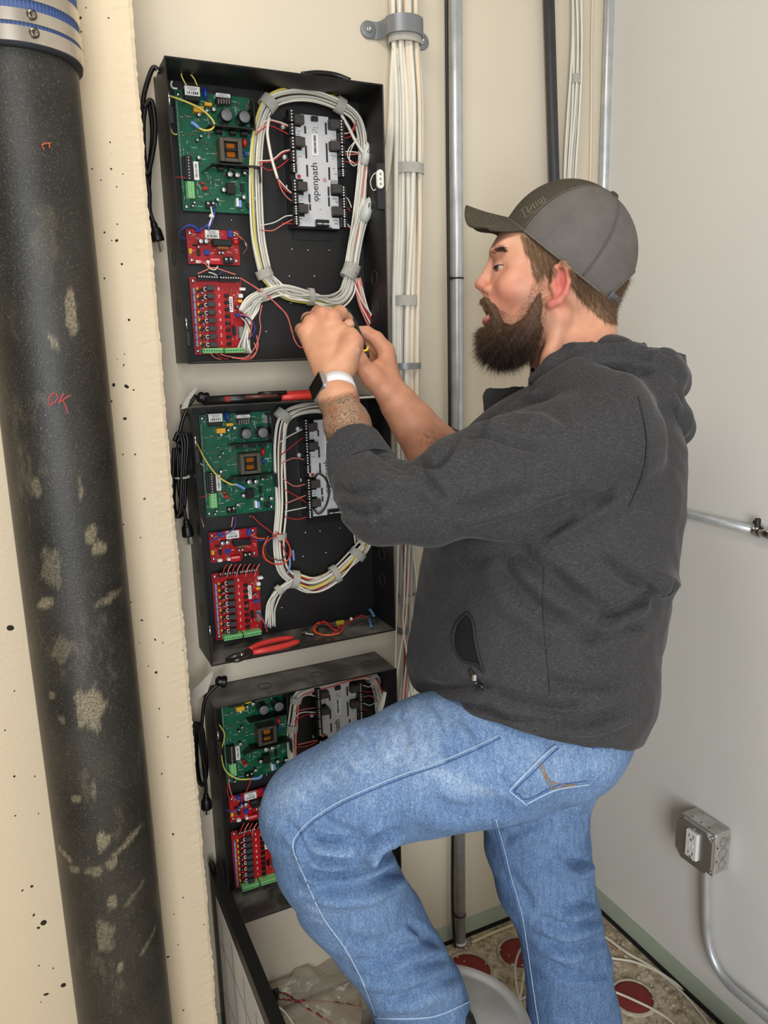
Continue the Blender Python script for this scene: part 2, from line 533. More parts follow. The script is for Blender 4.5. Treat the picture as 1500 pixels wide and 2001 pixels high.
# --- cast iron drain stack in front of the pier
_a0, _a1 = xy_angle(22, 1000), xy_angle(238, 1000)
PIPE_R = 0.084
_D = PIPE_R / math.sin((_a1 - _a0) / 2)
_D = min(_D, (1.33 - PIPE_R - 0.012) / math.cos((_a0 + _a1) / 2))
PIPE_R = _D * math.sin((_a1 - _a0) / 2)
_am = (_a0 + _a1) / 2
PCX, PCY = _D * math.sin(_am), _D * math.cos(_am)
def pipe_material():
    mt = bpy.data.materials.new('cast_iron_pipe'); mt.use_nodes = True
    nt, b = nodes_of(mt)
    tc = nt.nodes.new('ShaderNodeTexCoord')
    def noise(s, d, ro=0.6, scale=None):
        n = nt.nodes.new('ShaderNodeTexNoise'); n.inputs['Scale'].default_value = s; n.inputs['Detail'].default_value = d; n.inputs['Roughness'].default_value = ro
        src = tc.outputs['Object']
        if scale:
            mp = nt.nodes.new('ShaderNodeMapping'); mp.inputs['Scale'].default_value = scale
            nt.links.new(src, mp.inputs['Vector']); src = mp.outputs['Vector']
        nt.links.new(src, n.inputs['Vector']); return n
    def ramp(n, p0, c0, p1, c1):
        r = nt.nodes.new('ShaderNodeValToRGB')
        r.color_ramp.elements[0].position = p0; r.color_ramp.elements[0].color = c0
        r.color_ramp.elements[1].position = p1; r.color_ramp.elements[1].color = c1
        nt.links.new(n.outputs['Fac'], r.inputs['Fac']); return r
    def mix(fac, a, bcol):
        mx = nt.nodes.new('ShaderNodeMix'); mx.data_type = 'RGBA'
        nt.links.new(fac, mx.inputs[0]); nt.links.new(a, mx.inputs[6])
        if isinstance(bcol, tuple): mx.inputs[7].default_value = bcol
        else: nt.links.new(bcol, mx.inputs[7])
        return mx.outputs[2]
    base = ramp(noise(9, 6), 0.3, srgb(24, 23, 20), 0.7, srgb(52, 49, 42))
    spk = ramp(noise(380, 3, 0.7), 0.56, (0, 0, 0, 1), 0.72, (1, 1, 1, 1))
    c = mix(spk.outputs['Color'], base.outputs['Color'], srgb(96, 90, 74))
    dust = ramp(noise(14, 9, 0.75, (1, 1, 0.42)), 0.56, (0, 0, 0, 1), 0.74, (0.55, 0.55, 0.55, 1))
    c = mix(dust.outputs['Color'], c, srgb(128, 118, 96))
    at = nt.nodes.new('ShaderNodeAttribute'); at.attribute_name = 'stain'
    grit = ramp(noise(330, 6, 0.8), 0.36, (0, 0, 0, 1), 0.60, (1, 1, 1, 1))
    mm = nt.nodes.new('ShaderNodeMath'); mm.operation = 'MULTIPLY'
    nt.links.new(at.outputs['Fac'], mm.inputs[0]); nt.links.new(grit.outputs['Color'], mm.inputs[1])
    c = mix(mm.outputs[0], c, srgb(150, 138, 112))
    rust = ramp(noise(4.5, 5), 0.6, (0, 0, 0, 1), 0.75, (0.5, 0.5, 0.5, 1))
    c = mix(rust.outputs['Color'], c, srgb(54, 38, 26))
    nt.links.new(c, b.inputs['Base Color'])
    b.inputs['Roughness'].default_value = 0.40
    bp = nt.nodes.new('ShaderNodeBump'); bp.inputs['Strength'].default_value = 0.35; bp.inputs['Distance'].default_value = 0.002
    nt.links.new(noise(300, 4, 0.7).outputs['Fac'], bp.inputs['Height'])
    nt.links.new(bp.outputs['Normal'], b.inputs['Normal'])
    return mt
stack = empty('drain_pipe', (PCX, PCY, 0), 'thick black cast iron drain pipe with dusty stains standing before the cream pier', 'pipe')
# patches of dried mortar and scrape marks on the pipe: (px, py, rx, ry, tilt, strength)
STAINS = [(140, 612, 12, 34, 0, 1), (178, 1383, 26, 40, 0, 1), (178, 1042, 11, 17, 0.3, .9), (194, 1073, 13, 14, 0, 1), (88, 1180, 22, 8, -0.4, .9), (215, 1168, 30, 7, -0.25, .7), (100, 1110, 16, 34, 0, .5),
          (203, 1645, 13, 18, 0, 1), (215, 1690, 12, 12, 0.4, .8), (250, 1645, 36, 7, -0.5, .8), (186, 1703, 17, 9, 0, .7), (125, 1668, 18, 6, 0.5, .8), (145, 1700, 12, 7, 0, .6), (218, 1762, 9, 14, 0, .8), (262, 1750, 26, 5, -0.6, .5),
          (205, 1830, 16, 34, 0, .6), (290, 1842, 30, 5, -0.6, .6), (237, 1888, 7, 12, 0.2, .9), (148, 1562, 9, 9, 0, .7), (183, 1545, 4, 20, 0, .6), (120, 1270, 24, 22, 0, .4), (105, 668, 5, 16, -0.5, .8), (70, 950, 7, 18, 0, .6), (158, 960, 5, 20, 0, .6), (103, 1360, 10, 8, 0, .6), (120, 1406, 8, 5, .6, .6), (90, 470, 20, 60, 0.1, .16), (215, 560, 4, 60, 0, .3)]
nzp, nap = 520, 200
ang = np.linspace(0, 2 * math.pi, nap, endpoint=False)
zs = np.linspace(0.0, 2.95, nzp)
A, Z = np.meshgrid(ang, zs)
rr = PIPE_R * (1 + 0.004 * np.sin(3 * A + Z * 4) + 0.003 * np.sin(Z * 9 + A))
Vp = np.stack([PCX + rr * np.cos(A), PCY + rr * np.sin(A), Z], -1).reshape(-1, 3)
fp = []
for i in range(nzp - 1):
    for k in range(nap):
        l = (k + 1) % nap
        fp.append((i * nap + k, i * nap + l, (i + 1) * nap + l, (i + 1) * nap + k))
pipe = link_mesh('pipe_barrel', Vp, fp, pipe_material(), stack, True)
def on_cyl(px, py, cx, cy, r):
    d = ray(px, py); a = d[0] ** 2 + d[1] ** 2; bq = -2 * (d[0] * cx + d[1] * cy); c = cx * cx + cy * cy - r * r
    disc = max(bq * bq - 4 * a * c, 0)
    t = (-bq - math.sqrt(disc)) / (2 * a)
    return CAMPOS + d * t
st = np.zeros(len(Vp))
for (px, py, rx, ry, tl, s) in STAINS:
    c = on_cyl(px, py, PCX, PCY, PIPE_R)
    th = math.atan2(c[1] - PCY, c[0] - PCX)
    da = (A - th + math.pi) % (2 * math.pi) - math.pi
    u = da * PIPE_R / 0.00078; v_ = -(Z - c[2]) / 0.00078
    uu = u * math.cos(tl) + v_ * math.sin(tl); vv = -u * math.sin(tl) + v_ * math.cos(tl)
    q = np.sqrt((uu / rx) ** 2 + (vv / ry) ** 2)
    q += 0.22 * np.sin(A * 31 + Z * 160) * np.cos(A * 57 - Z * 90) + 0.30 * np.sin(A * 13 + Z * 61) * np.sin(Z * 83 - A * 7)
    st = np.maximum(st, (s * np.clip((1.15 - q) / 0.3, 0, 1)).reshape(-1))
at = pipe.data.attributes.new('stain', 'FLOAT', 'POINT'); at.data.foreach_set('value', st)
# chalk writing OK and a short red mark
def chalk(name, strokes, mt, w=3.2):
    mb = MB()
    for s in strokes:
        pts = [on_cyl(x, y, PCX, PCY, PIPE_R + 0.0012) for x, y in s]
        mb.sweep(catmull(pts, 6), w * 0.00078 * 0.55, 6, flat=0.5)
    return mb.build(name, mt, stack)
M_CHALK = mat('red_chalk', (206, 84, 82), 0.9, var=0.25, vscale=300)
chalk('chalk_writing', [[(108, 768), (100, 771), (95, 781), (96, 791), (103, 789), (112, 779), (110, 769)], [(125, 769), (119, 778), (116, 789)], [(136, 773), (126, 779), (119, 784)], [(122, 781), (128, 793), (133, 808)]], M_CHALK, 4.0)
chalk('chalk_mark', [[(81, 284), (88, 281), (98, 280)], [(82, 285), (86, 293)], [(96, 281), (97, 290)]], mat('orange_chalk', (190, 92, 62), 0.9, var=0.25, vscale=300), 4.5)
# no-hub coupling: blue sleeve, steel bands with screws
def pipe_z(py, px=62):
    return on_cyl(px, py, PCX, PCY, PIPE_R + 0.008)[2]
M_BAND = mat('coupling_band_steel', (206, 196, 180), 0.28, 0.9, var=0.08, vscale=25)
M_SLEEVE = mat('blue_coupling_sleeve', (62, 84, 132), 0.6)
zb = pipe_z(86)
mb = MB(); mb.lathe((PCX, PCY, 0), [(PIPE_R - .001, zb - 0.004), (PIPE_R + 0.006, zb - 0.004), (PIPE_R + 0.0065, zb + 0.001), (PIPE_R + 0.006, zb + 0.004)], 96, caps=False)
mb.build('sleeve_lip', mat('black_rubber', (26, 28, 34), 0.7), stack, True)
mb = MB(); prof = [(PIPE_R, zb), (PIPE_R + 0.006, zb)]
mb.lathe((PCX, PCY, 0), [(PIPE_R + 0.0055, zb), (PIPE_R + 0.0055, zb + 0.16)], 120, caps=False)
for k in range(110):
    a = 2 * math.pi * k / 110
    mb.box((PCX + (PIPE_R + 0.0058) * math.cos(a), PCY + (PIPE_R + 0.0058) * math.sin(a), zb + 0.08), (0.0016, 0.0028, 0.158), [[math.cos(a), -math.sin(a), 0], [math.sin(a), math.cos(a), 0], [0, 0, 1]])
mb.build('rubber_sleeve', M_SLEEVE, stack)
for (y0, y1) in ((84, 53), (46, 20), (1, -30)):
    z0, z1 = pipe_z(y0), pipe_z(y1)
    ro = PIPE_R + 0.0082
    mb = MB(); mb.lathe((PCX, PCY, 0), [(ro - 0.002, z0), (ro, z0 + 0.0004), (ro, z1 - 0.0004), (ro - 0.002, z1)], 96, caps=False)
    band = set_smooth_angle(mb.build('steel_band', M_BAND, stack, True), 30)
    if y1 > 0:
        sx = 62 if y0 < 60 else 67
        c = on_cyl(sx, (y0 + y1) / 2 - 4, PCX, PCY, ro + 0.0005)
        n = np.array([c[0] - PCX, c[1] - PCY, 0]); n /= np.linalg.norm(n)
        mb = MB(); mb.lathe(c, [(0.0065, 0), (0.0062, 0.0018), (0.004, 0.003), (0.0025, 0.003), (0.0022, 0.001), (0.0002, 0.001)], 16, n)
        mb.build('band_screw', mat('screw_steel', (120, 112, 100), 0.35, 1.0), band, True)

# --- vertical conduits on the back wall
def vertical(name, px, py, y, r, mt, label, cat='conduit', z0=0.0, z1=2.95, lean=0.0, n=28):
    c = PY(px, py, y)
    e = empty(name, (c[0], y, z0), label, cat)
    mb = MB(); mb.sweep([(c[0] - lean * (c[2] - z0), y, z0), (c[0], y, c[2]), (c[0] + lean * (z1 - c[2]), y, z1)], r, n)
    return e, mb, c
YC = YW - 0.017
e, mb, c0 = vertical('metal_conduit', 892, 500, YC, 0.0146, M_STEEL, 'tall galvanised conduit running from floor to ceiling between cable bundle and man')
mb.build('conduit_tube', M_STEEL, e, True)
for py in (544, 1782):
    z = PY(892 if py < 1000 else 909, py, YC)[2]
    b = MB(); b.lathe((c0[0], YC, z), [(0.0147, -0.0018), (0.0162, -0.0016), (0.0162, 0.0016), (0.0147, 0.0018)], 24, caps=False)
    if py > 1000:
        b.box((c0[0] - 0.021, YC - 0.004, z + 0.002), (0.009, 0.007, 0.007), ch=0.002)
    else:
        b.box((c0[0] - 0.0175, YC - 0.006, z), (0.005, 0.006, 0.006), ch=0.001)
    b.build('cable_tie', M_BLACKP, e, True)
b = MB(); b.lathe((c0[0], YC, 0.006), [(0.0147, 0), (0.019, 0.0), (0.019, 0.004), (0.0147, 0.006)], 24, caps=False); b.build('base_collar', M_STEEL, e, True)
# thin black cable strapped along it
cb = MB(); cb.tube([(c0[0] - 0.0205, YC + 0.002, z) for z in (2.95, 2.4, 2.0)] + [(c0[0] - 0.019, YC + 0.003, 1.5), (c0[0] - 0.021, YC + 0.002, 1.0), (c0[0] - 0.018, YC + 0.002, 0.5), (c0[0] - 0.023, YC, 0.16), (c0[0] - 0.021, YC - 0.006, 0.008)], 0.0036, 8, 5)
tag(cb.build('black_cable', M_BLACKP, None, True), 'thin black cable tied along the left of the galvanised conduit', 'cable')
e, mb, c1 = vertical('metal_conduit', 1184, 200, YW - 0.0125, 0.0115, M_STEEL, 'slim galvanised conduit in the room corner behind the cap')
mb.build('conduit_tube', M_STEEL, e, True)
M_RISER = mat('black_pvc_riser', (52, 52, 55), 0.5, var=0.18, vscale=25, bump=0.08, bscale=120)
cA, cB = PY(1072, 0, YW - 0.017), PY(1083, 370, YW - 0.017)
sl = (cA[0] - cB[0]) / (cA[2] - cB[2])
zt = 2.95; z0 = 0.003
mb = MB(); mb.sweep([(cB[0] + sl * (zt - cB[2]), YW - 0.017, zt), tuple(cB), (cB[0] + 0.012, YW - 0.017, 1.4), (cB[0] + 0.014, YW - 0.017, z0)], 0.0125, 24)
e = empty('black_riser', (cB[0] + 0.014, YW - 0.017, 0), 'matt black plastic riser pipe on the back wall above the cap', 'pipe')
mb.build('pipe_barrel', M_RISER, e, True)
b = MB()
for k in range(14):      # small grey print along the riser
    zz_ = 1.83 + k * 0.0085
    b.box((cB[0] + 0.0045, YW - 0.0288, zz_), (0.003, 0.0006, 0.0045))
b.build('pipe_print', mat('grey_print', (120, 120, 120), 0.7), e)
# thin pale cable between the white bundle and the corner conduit
cC, cD = PY(1157, 0, YW - 0.004), PY(1152, 375, YW - 0.004)
mb = MB(); mb.tube([(cC[0], YW - 0.004, 2.95), tuple(cC), (PY(1155, 200, YW - .004)), tuple(cD), (cD[0] - 0.002, YW - 0.004, 1.5), (cD[0], YW - 0.004, 0.004)], 0.0026, 8)
tag(mb.build('thin_cable', M_CREAMC, None, True), 'single thin cream cable running down beside the slim corner conduit', 'cable')

# --- horizontal conduit on the right wall
XH = XR - 0.0125
h0, h1 = PX(1315, 1000, XH), PX(1478, 1036, XH)
zc = (h0[2] + h1[2]) / 2
e = empty('horizontal_conduit', (XH, h1[1], zc), 'galvanised conduit running level along the right wall behind the hoodie', 'conduit')
mb = MB(); mb.sweep([(XH, YW - 0.002, zc), (XH, h1[1], zc)], 0.0092, 24); mb.build('conduit_tube', M_STEEL, e, True)
mb = MB(); mb.lathe((XH, h1[1] + 0.002, zc), [(0.0094, 0.004), (0.0115, 0.003), (0.0115, -0.001), (0.0098, -0.002), (0.0098, -0.004), (0.0128, -0.005), (0.0128, -0.010), (0.0105, -0.011), (0.0115, -0.012), (0.0115, -0.040), (0.0095, -0.041)], 24, (0, 1, 0), caps=False)
mb.build('coupling', M_CHROME, e, True)
mb = MB(); mb.sweep([(XH, h1[1] - 0.03, zc), (XH, -0.8, zc)], 0.0092, 24); mb.build('conduit_tube', M_STEEL, e, True)
mb = MB(); mb.box((XH - 0.004, h1[1] - 0.004, zc + 0.019), (0.012, 0.009, 0.016), ch=0.002); mb.cyl((XH - 0.010, h1[1] - 0.004, zc + 0.02), (XH - 0.014, h1[1] - 0.004, zc + 0.02), 0.004, 8)
mb.build('coupling_screw', M_DARK, e)

# --- outlet box on the right wall with its bent conduit
def RWp(px, py, off=0.0):
    return PX(px, py, XR - off)
BD = 0.055
tl, tr_, br_, bl_ = RWp(1328, 1582 + 8, BD), RWp(1398, 1632, BD), RWp(1391, 1712, BD), RWp(1321, 1665, BD)
yc = (tl[1] + tr_[1] + br_[1] + bl_[1]) / 4; zcen = (tl[2] + tr_[2] + br_[2] + bl_[2]) / 4
SZ = 0.1016
outlet = empty('outlet_box', (XR, yc, zcen), 'square galvanised outlet box with white double socket on the right wall', 'outlet')
M_BOX = mat('dusty_galvanised_box', (204, 204, 200), 0.42, 0.7, var=0.2, vscale=40, col2=(168, 164, 156))
bz = MB()
bz.box((XR - BD / 2, yc, zcen), (BD - 0.004, SZ, SZ), ch=0.004)
bz.build('box_body', M_BOX, outlet)
cv = MB(); x0 = XR - BD + 0.002
hs = SZ / 2
ol = []
for (sy, sz_) in ((1, 1), (-1, 1), (-1, -1), (1, -1)):
    cut = [(hs, hs - 0.017), (hs - 0.008, hs - 0.011), (hs - 0.017, hs)] if sy * sz_ > 0 else [(hs - 0.017, hs), (hs - 0.008, hs - 0.011), (hs, hs - 0.017)]
    for (a, b_) in cut:
        ol.append((x0, yc + sy * a, zcen + sz_ * b_))
cv.prism(ol, (-0.010, 0, 0))
cv.box((x0 - 0.001, yc, zcen), (0.003, SZ, SZ), ch=0.001)
cov = cv.build('cover_plate', mat('cover_steel', (176, 174, 168), 0.35, 0.85, var=0.06, vscale=20), outlet)
sx = x0 - 0.0125
rc = MB(); rc.box((sx, yc, zcen + 0.002), (0.010, 0.033, 0.067), ch=0.002)
sock = rc.build('receptacle', M_WHITE, outlet)
dk = MB()
for s in (1, -1):
    zc_ = zcen + 0.002 + s * 0.021
    dk.box((sx - 0.0049, yc - 0.006, zc_ + 0.002), (0.0012, 0.0016, 0.008)); dk.box((sx - 0.0049, yc + 0.006, zc_ + 0.002), (0.0012, 0.0016, 0.007))
    dk.cyl((sx - 0.0045, yc, zc_ - 0.007), (sx - 0.0056, yc, zc_ - 0.007), 0.0024, 8)
dk.build('socket_slots', M_INK, sock)
bt = MB(); bt.box((sx - 0.0052, yc - 0.004, zcen + 0.002), (0.002, 0.0055, 0.009), ch=0.0008); bt.box((sx - 0.0052, yc + 0.004, zcen + 0.002), (0.002, 0.0055, 0.009), ch=0.0008)
bt.build('test_buttons', M_PAPER, sock)
for (sy, sz_) in ((0, 0.041), (0, -0.0385), (0.044, 0.044), (-0.044, 0.044), (-0.044, -0.044), (0.044, -0.044)):
    s_ = MB(); s_.lathe((x0 - (0.010 if sy == 0 else 0.0025), yc + sy, zcen + sz_), [(0.0036, 0), (0.0033, 0.0015), (0.001, 0.002)], 10, (-1, 0, 0)); s_.build('cover_screw', M_CHROME, cov, True)
for (dz, r) in ((0.028, 0.0105), (0.0, 0.0125), (-0.028, 0.0105)):
    k = MB()
    k.sweep([(XR - BD / 2 + r * math.cos(t), yc - SZ / 2 - 0.0003, zcen + dz + r * math.sin(t)) for t in np.linspace(0, 2 * math.pi, 20, endpoint=False)], 0.0008, 5, closed=True)
    k.build('knockout', mat('knockout_ring', (150, 150, 148), 0.4, 0.8), outlet)
k = MB()
for (dy, dz, s) in ((-1, 0.018, 0), (-1, -0.016, 0)):
    k.cyl((XR - BD + 0.010, yc - SZ / 2 + 0.001, zcen + dz), (XR - BD + 0.010, yc - SZ / 2 - 0.0006, zcen + dz), 0.0022, 8)
for q in (-0.022, 0.0, 0.026):
    k.cyl((XR - BD + 0.014, yc + q, zcen + hs - 0.001), (XR - BD + 0.014, yc + q, zcen + hs + 0.0006), 0.002, 8)
k.build('box_holes', M_INK, outlet)
XO = XR - 0.024
cpts = [PX(x, y, XO) for x, y in ((1379, 1706), (1379, 1770), (1382, 1830), (1395, 1880), (1425, 1925), (1480, 1972))]
cpts.append(cpts[-1] + (cpts[-1] - cpts[-2]) * 1.5)
cpts.insert(0, np.array([XO, cpts[0][1], zcen - SZ / 2 + 0.004]))
mb = MB(); mb.sweep(catmull(cpts, 8), 0.0098, 20)
tag(mb.build('bent_conduit', M_STEEL, None, True), 'bent galvanised conduit dropping from the outlet box along the right wall', 'conduit')
# ================================================================== EQUIPMENT CABINETS
def text_mesh(body, size, origin, u, v, mt, name, parent, depth=0.0003, align='CENTER', spacing=1.0):
    """flat lettering laid on a surface: u = reading direction, v = letter-up direction"""
    cu = bpy.data.curves.new(name, 'FONT')
    cu.body = body; cu.size = size; cu.align_x = align; cu.align_y = 'CENTER'; cu.extrude = depth; cu.space_character = spacing
    cu.resolution_u = 3
    to = bpy.data.objects.new(name + '_tmp', cu)
    COL.objects.link(to)
    bpy.context.view_layer.update()
    me = bpy.data.meshes.new_from_object(to.evaluated_get(bpy.context.evaluated_depsgraph_get()))
    bpy.data.objects.remove(to); bpy.data.curves.remove(cu)
    u = np.array(u, float); v = np.array(v, float); n = np.cross(u, v)
    co = np.array([p.co for p in me.vertices])
    w = co[:, :1] * u + co[:, 1:2] * v + co[:, 2:3] * n + np.array(origin)
    faces = [tuple(p.vertices) for p in me.polygons]
    bpy.data.meshes.remove(me)
    return link_mesh(name, w, faces, mt, parent)

def dusty_black():
    mt = bpy.data.materials.new('dusty_black_enclosure'); mt.use_nodes = True
    nt, b = nodes_of(mt)
    tc = nt.nodes.new('ShaderNodeTexCoord')
    ge = nt.nodes.new('ShaderNodeNewGeometry')
    sp = nt.nodes.new('ShaderNodeSeparateXYZ'); nt.links.new(ge.outputs['True Normal'], sp.inputs[0])
    gt = nt.nodes.new('ShaderNodeMath'); gt.operation = 'GREATER_THAN'; gt.inputs[1].default_value = 0.8
    nt.links.new(sp.outputs['Z'], gt.inputs[0])
    n = nt.nodes.new('ShaderNodeTexNoise'); n.inputs['Scale'].default_value = 9; n.inputs['Detail'].default_value = 8; n.inputs['Distortion'].default_value = 1.2
    nt.links.new(tc.outputs['Object'], n.inputs['Vector'])
    r = nt.nodes.new('ShaderNodeValToRGB')
    r.color_ramp.elements[0].position = 0.38; r.color_ramp.elements[0].color = (0.12, 0.12, 0.12, 1)
    r.color_ramp.elements[1].position = 0.72; r.color_ramp.elements[1].color = (1, 1, 1, 1)
    nt.links.new(n.outputs['Fac'], r.inputs['Fac'])
    mu = nt.nodes.new('ShaderNodeMath'); mu.operation = 'MULTIPLY'
    nt.links.new(gt.outputs[0], mu.inputs[0]); nt.links.new(r.outputs['Color'], mu.inputs[1])
    mx = nt.nodes.new('ShaderNodeMix'); mx.data_type = 'RGBA'
    nt.links.new(mu.outputs[0], mx.inputs[0])
    mx.inputs[6].default_value = srgb(24, 23, 23); mx.inputs[7].default_value = srgb(136, 132, 125)
    nt.links.new(mx.outputs[2], b.inputs['Base Color'])
    b.inputs['Roughness'].default_value = 0.42
    return mt
M_ENC = dusty_black()
M_CAPTOP = mat('capacitor_top', (205, 205, 206), 0.3, 0.6)
M_CAPBODY = mat('capacitor_sleeve', (24, 24, 28), 0.35)
M_CAPGREY = mat('grey_capacitor_top', (112, 112, 114), 0.45)
M_YCAP = mat('yellow_capacitor', (226, 170, 44), 0.4)
M_BCAP = mat('blue_disc_capacitor', (28, 62, 150), 0.3)
M_RCAP = mat('red_capacitor', (160, 36, 30), 0.35)
M_COPPER = mat('copper_winding', (214, 130, 40), 0.3, 0.7, var=0.2, vscale=200)
M_LAM = mat('transformer_laminations', (92, 86, 76), 0.45, 0.6)
M_MODULE = mat('pale_module_cover', (200, 200, 202), 0.45, 0.05)
M_REDZONE = mat('bright_red_solder_mask', (178, 16, 24), 0.35)
M_SILK = mat('white_silkscreen', (214, 222, 214), 0.6)

YB = YW - 0.019       # faces of the circuit boards
KX, KZ = 0.00101, 0.00091
CAB_Z = [1.5583, 0.9695, 0.3700]
g1 = lambda x, y: (260 + x / 5.0, 90 + y / 5.0)
g2 = lambda x, y: (480 + x / 4.6875, 150 + y / 4.6875)
g3 = lambda x, y: (320 + x / 6.25, 420 + y / 6.25)

def build_cabinet(k, label):
    dz = CAB_Z[k] - CAB_Z[0]
    D = np.array([0, 0, dz])
    zb, zt = CAB_Z[k], CAB_Z[k] + 0.508
    xm = (CABX0 + CABX1) / 2
    cab = empty('equipment_cabinet', (xm, YW, zb), label, 'cabinet', 'wall cabinets full of circuit boards')
    t = 0.0018
    h = MB()
    h.box((xm, YW - 0.003, zb + 0.254), (CABW, 0.0024, 0.508))
    yc = (YW + YF) / 2; dp = YW - YF - 0.002
    h.box((CABX0 + t / 2, yc, zb + 0.254), (t, dp, 0.508)); h.box((CABX1 - t / 2, yc, zb + 0.254), (t, dp, 0.508))
    h.box((xm, yc, zt - t / 2), (CABW - 2 * t, dp, t)); h.box((xm, yc, zb + t / 2), (CABW - 2 * t, dp, t))
    housing = h.build('housing', M_ENC, cab)
    # turned rim along the front edges
    h = MB()
    for (a, b) in (((CABX0, zb), (CABX1, zb)), ((CABX1, zb), (CABX1, zt)), ((CABX1, zt), (CABX0, zt)), ((CABX0, zt), (CABX0, zb))):
        h.cyl((a[0], YF + 0.0008, a[1]), (b[0], YF + 0.0008, b[1]), 0.0014, 6)
    h.build('front_rim', M_BLACK, cab)
    # knockouts: thin pressed rings on sides, top and bottom
    M_KO = mat('pressed_ring', (62, 61, 60), 0.5)
    spots = [('z', 0.12, zt), ('z', 0.24, zt), ('z', 0.36, zt), ('x0', 0.1, CABX0), ('x0', 0.19, CABX0), ('x0', 0.40, CABX0), ('x1', 0.10, CABX1 - t), ('x1', 0.16, CABX1 - t), ('x1', 0.3, CABX1 - t)]
    for (ax, p, c) in spots:
        m_ = MB(); pts = []
        for a in np.linspace(0, 2 * math.pi, 22, endpoint=False):
            u, w_ = 0.014 * math.cos(a), 0.014 * math.sin(a)
            if ax == 'z': pts.append((CABX0 + p + u, YW - 0.058 + w_, c + 0.0002))
            elif ax == 'x0': pts.append((c - 0.0002, YW - 0.058 + u, zb + p + w_))
            else: pts.append((c - 0.0002, YW - 0.058 + u, zb + p + w_))
        m_.sweep(pts, 0.0007, 4, closed=True); m_.build('knockout', M_KO, housing)
    # hinge pins on the left front edge
    for zz_ in ((zb + 0.056), (zb + 0.43)):
        m_ = MB(); m_.box((CABX0 + 0.004, YF + 0.006, zz_ - 0.012), (0.010, 0.012, 0.030), ch=0.002)
        hb = m_.build('hinge_socket', M_BLACKP, cab)
        m_ = MB(); m_.cyl((CABX0 + 0.003, YF + 0.004, zz_ + 0.002), (CABX0 + 0.003, YF + 0.004, zz_ + 0.026), 0.002, 8); m_.build('hinge_pin', M_CHROME, hb, True)
    # rows of threaded studs on the back panel
    studs = [(570, 487), (601, 489), (643, 489), (565, 540), (614, 540), (520, 648), (345, 421 + 10), (452, 430), (568, 592)]
    for s in studs:
        c = PY(s[0], s[1], YW - 0.005) + D
        m_ = MB(); m_.lathe(c, [(0.0024, 0.001), (0.0022, -0.002), (0.0008, -0.0026)], 8, (0, 1, 0)); m_.build('stud', M_CHROME, housing, True)

    def ctr(p, hgt, y0=YB):
        return PY(p[0], p[1], y0 - hgt) + D
    def board(name, corners, mt):
        cs = [PY(*c, YB) + D for c in corners]
        m_ = MB(); x0 = (cs[0][0] + cs[3][0]) / 2; x1 = (cs[1][0] + cs[2][0]) / 2; z1 = (cs[0][2] + cs[1][2]) / 2; z0 = (cs[2][2] + cs[3][2]) / 2
        m_.box(((x0 + x1) / 2, YB + 0.0008, (z0 + z1) / 2), (x1 - x0, 0.0016, z1 - z0))
        b = m_.build(name, mt, cab)
        for (sx, sz_) in ((x0 + 0.007, z0 + 0.007), (x1 - 0.007, z0 + 0.007), (x0 + 0.007, z1 - 0.007), (x1 - 0.007, z1 - 0.007)):
            s = MB(); s.lathe((sx, YB, sz_), [(0.004, 0.0), (0.0038, -0.0016), (0.002, -0.0024)], 10, (0, 1, 0)); s.build('board_screw', M_CHROME, b, True)
            s = MB(); s.cyl((sx, YB + 0.0016, sz_), (sx, YW - 0.0042, sz_), 0.0028, 6); s.build('standoff', M_CHROME, b)
        return b, (x0, x1, z0, z1)
    def cap(b, p, rpx, hgt, top=M_CAPTOP, body=M_CAPBODY):
        c = ctr(p, hgt); r = rpx * 0.00096
        m_ = MB(); m_.lathe((c[0], YB, c[2]), [(r, 0), (r, -hgt * 0.94), (r * 0.93, -hgt)], 14, (0, 1, 0)); q = m_.build('capacitor', body, b, True)
        m_ = MB(); m_.lathe((c[0], YB - hgt, c[2]), [(r * 0.9, 0.0001), (r * 0.86, -0.0006), (r * 0.2, -0.0007)], 14, (0, 1, 0)); m_.build('capacitor_top', top, b, True)
        return q
    def bx(b, name, p, wpx, hpx, hgt, mt, ch=0.0006, tilt=0.0, y0=YB):
        c = ctr(p, hgt, y0)
        rot = [[math.cos(tilt), 0, math.sin(tilt)], [0, 1, 0], [-math.sin(tilt), 0, math.cos(tilt)]]
        m_ = MB(); m_.box((c[0], y0 - hgt / 2, c[2]), (wpx * KX, hgt, hpx * KZ), rot, ch=ch)
        return m_.build(name, mt, b)
    def label(b, p, wpx, hpx, hgt, bars=7, vertical=False, name='label'):
        q = bx(b, name, p, wpx, hpx, hgt + 0.0004, M_PAPER, 0.0)
        c = ctr(p, hgt + 0.0004); y = YB - hgt - 0.0005
        m_ = MB(); L = (hpx * KZ if vertical else wpx * KX) * 0.8
        for i in range(bars):
            f = (i + 0.5) / bars - 0.5; wd = L / bars * random.uniform(0.25, 0.7)
            if vertical: m_.box((c[0], y, c[2] + f * L), (wpx * KX * 0.45, 0.0003, wd))
            else: m_.box((c[0] + f * L, y, c[2] - hpx * KZ * 0.22), (wd, 0.0003, hpx * KZ * 0.3))
        if not vertical:
            for i in range(3):
                m_.box((c[0], y, c[2] + hpx * KZ * (0.08 + i * 0.13)), (L * random.uniform(0.5, 0.95), 0.0003, hpx * KZ * 0.04))
        tag(m_.build('printed_lines', M_INK, q), kind='stuff') if False else q
        tag(m_.build('printed_lines', M_INK, b), kind='stuff')
        return q
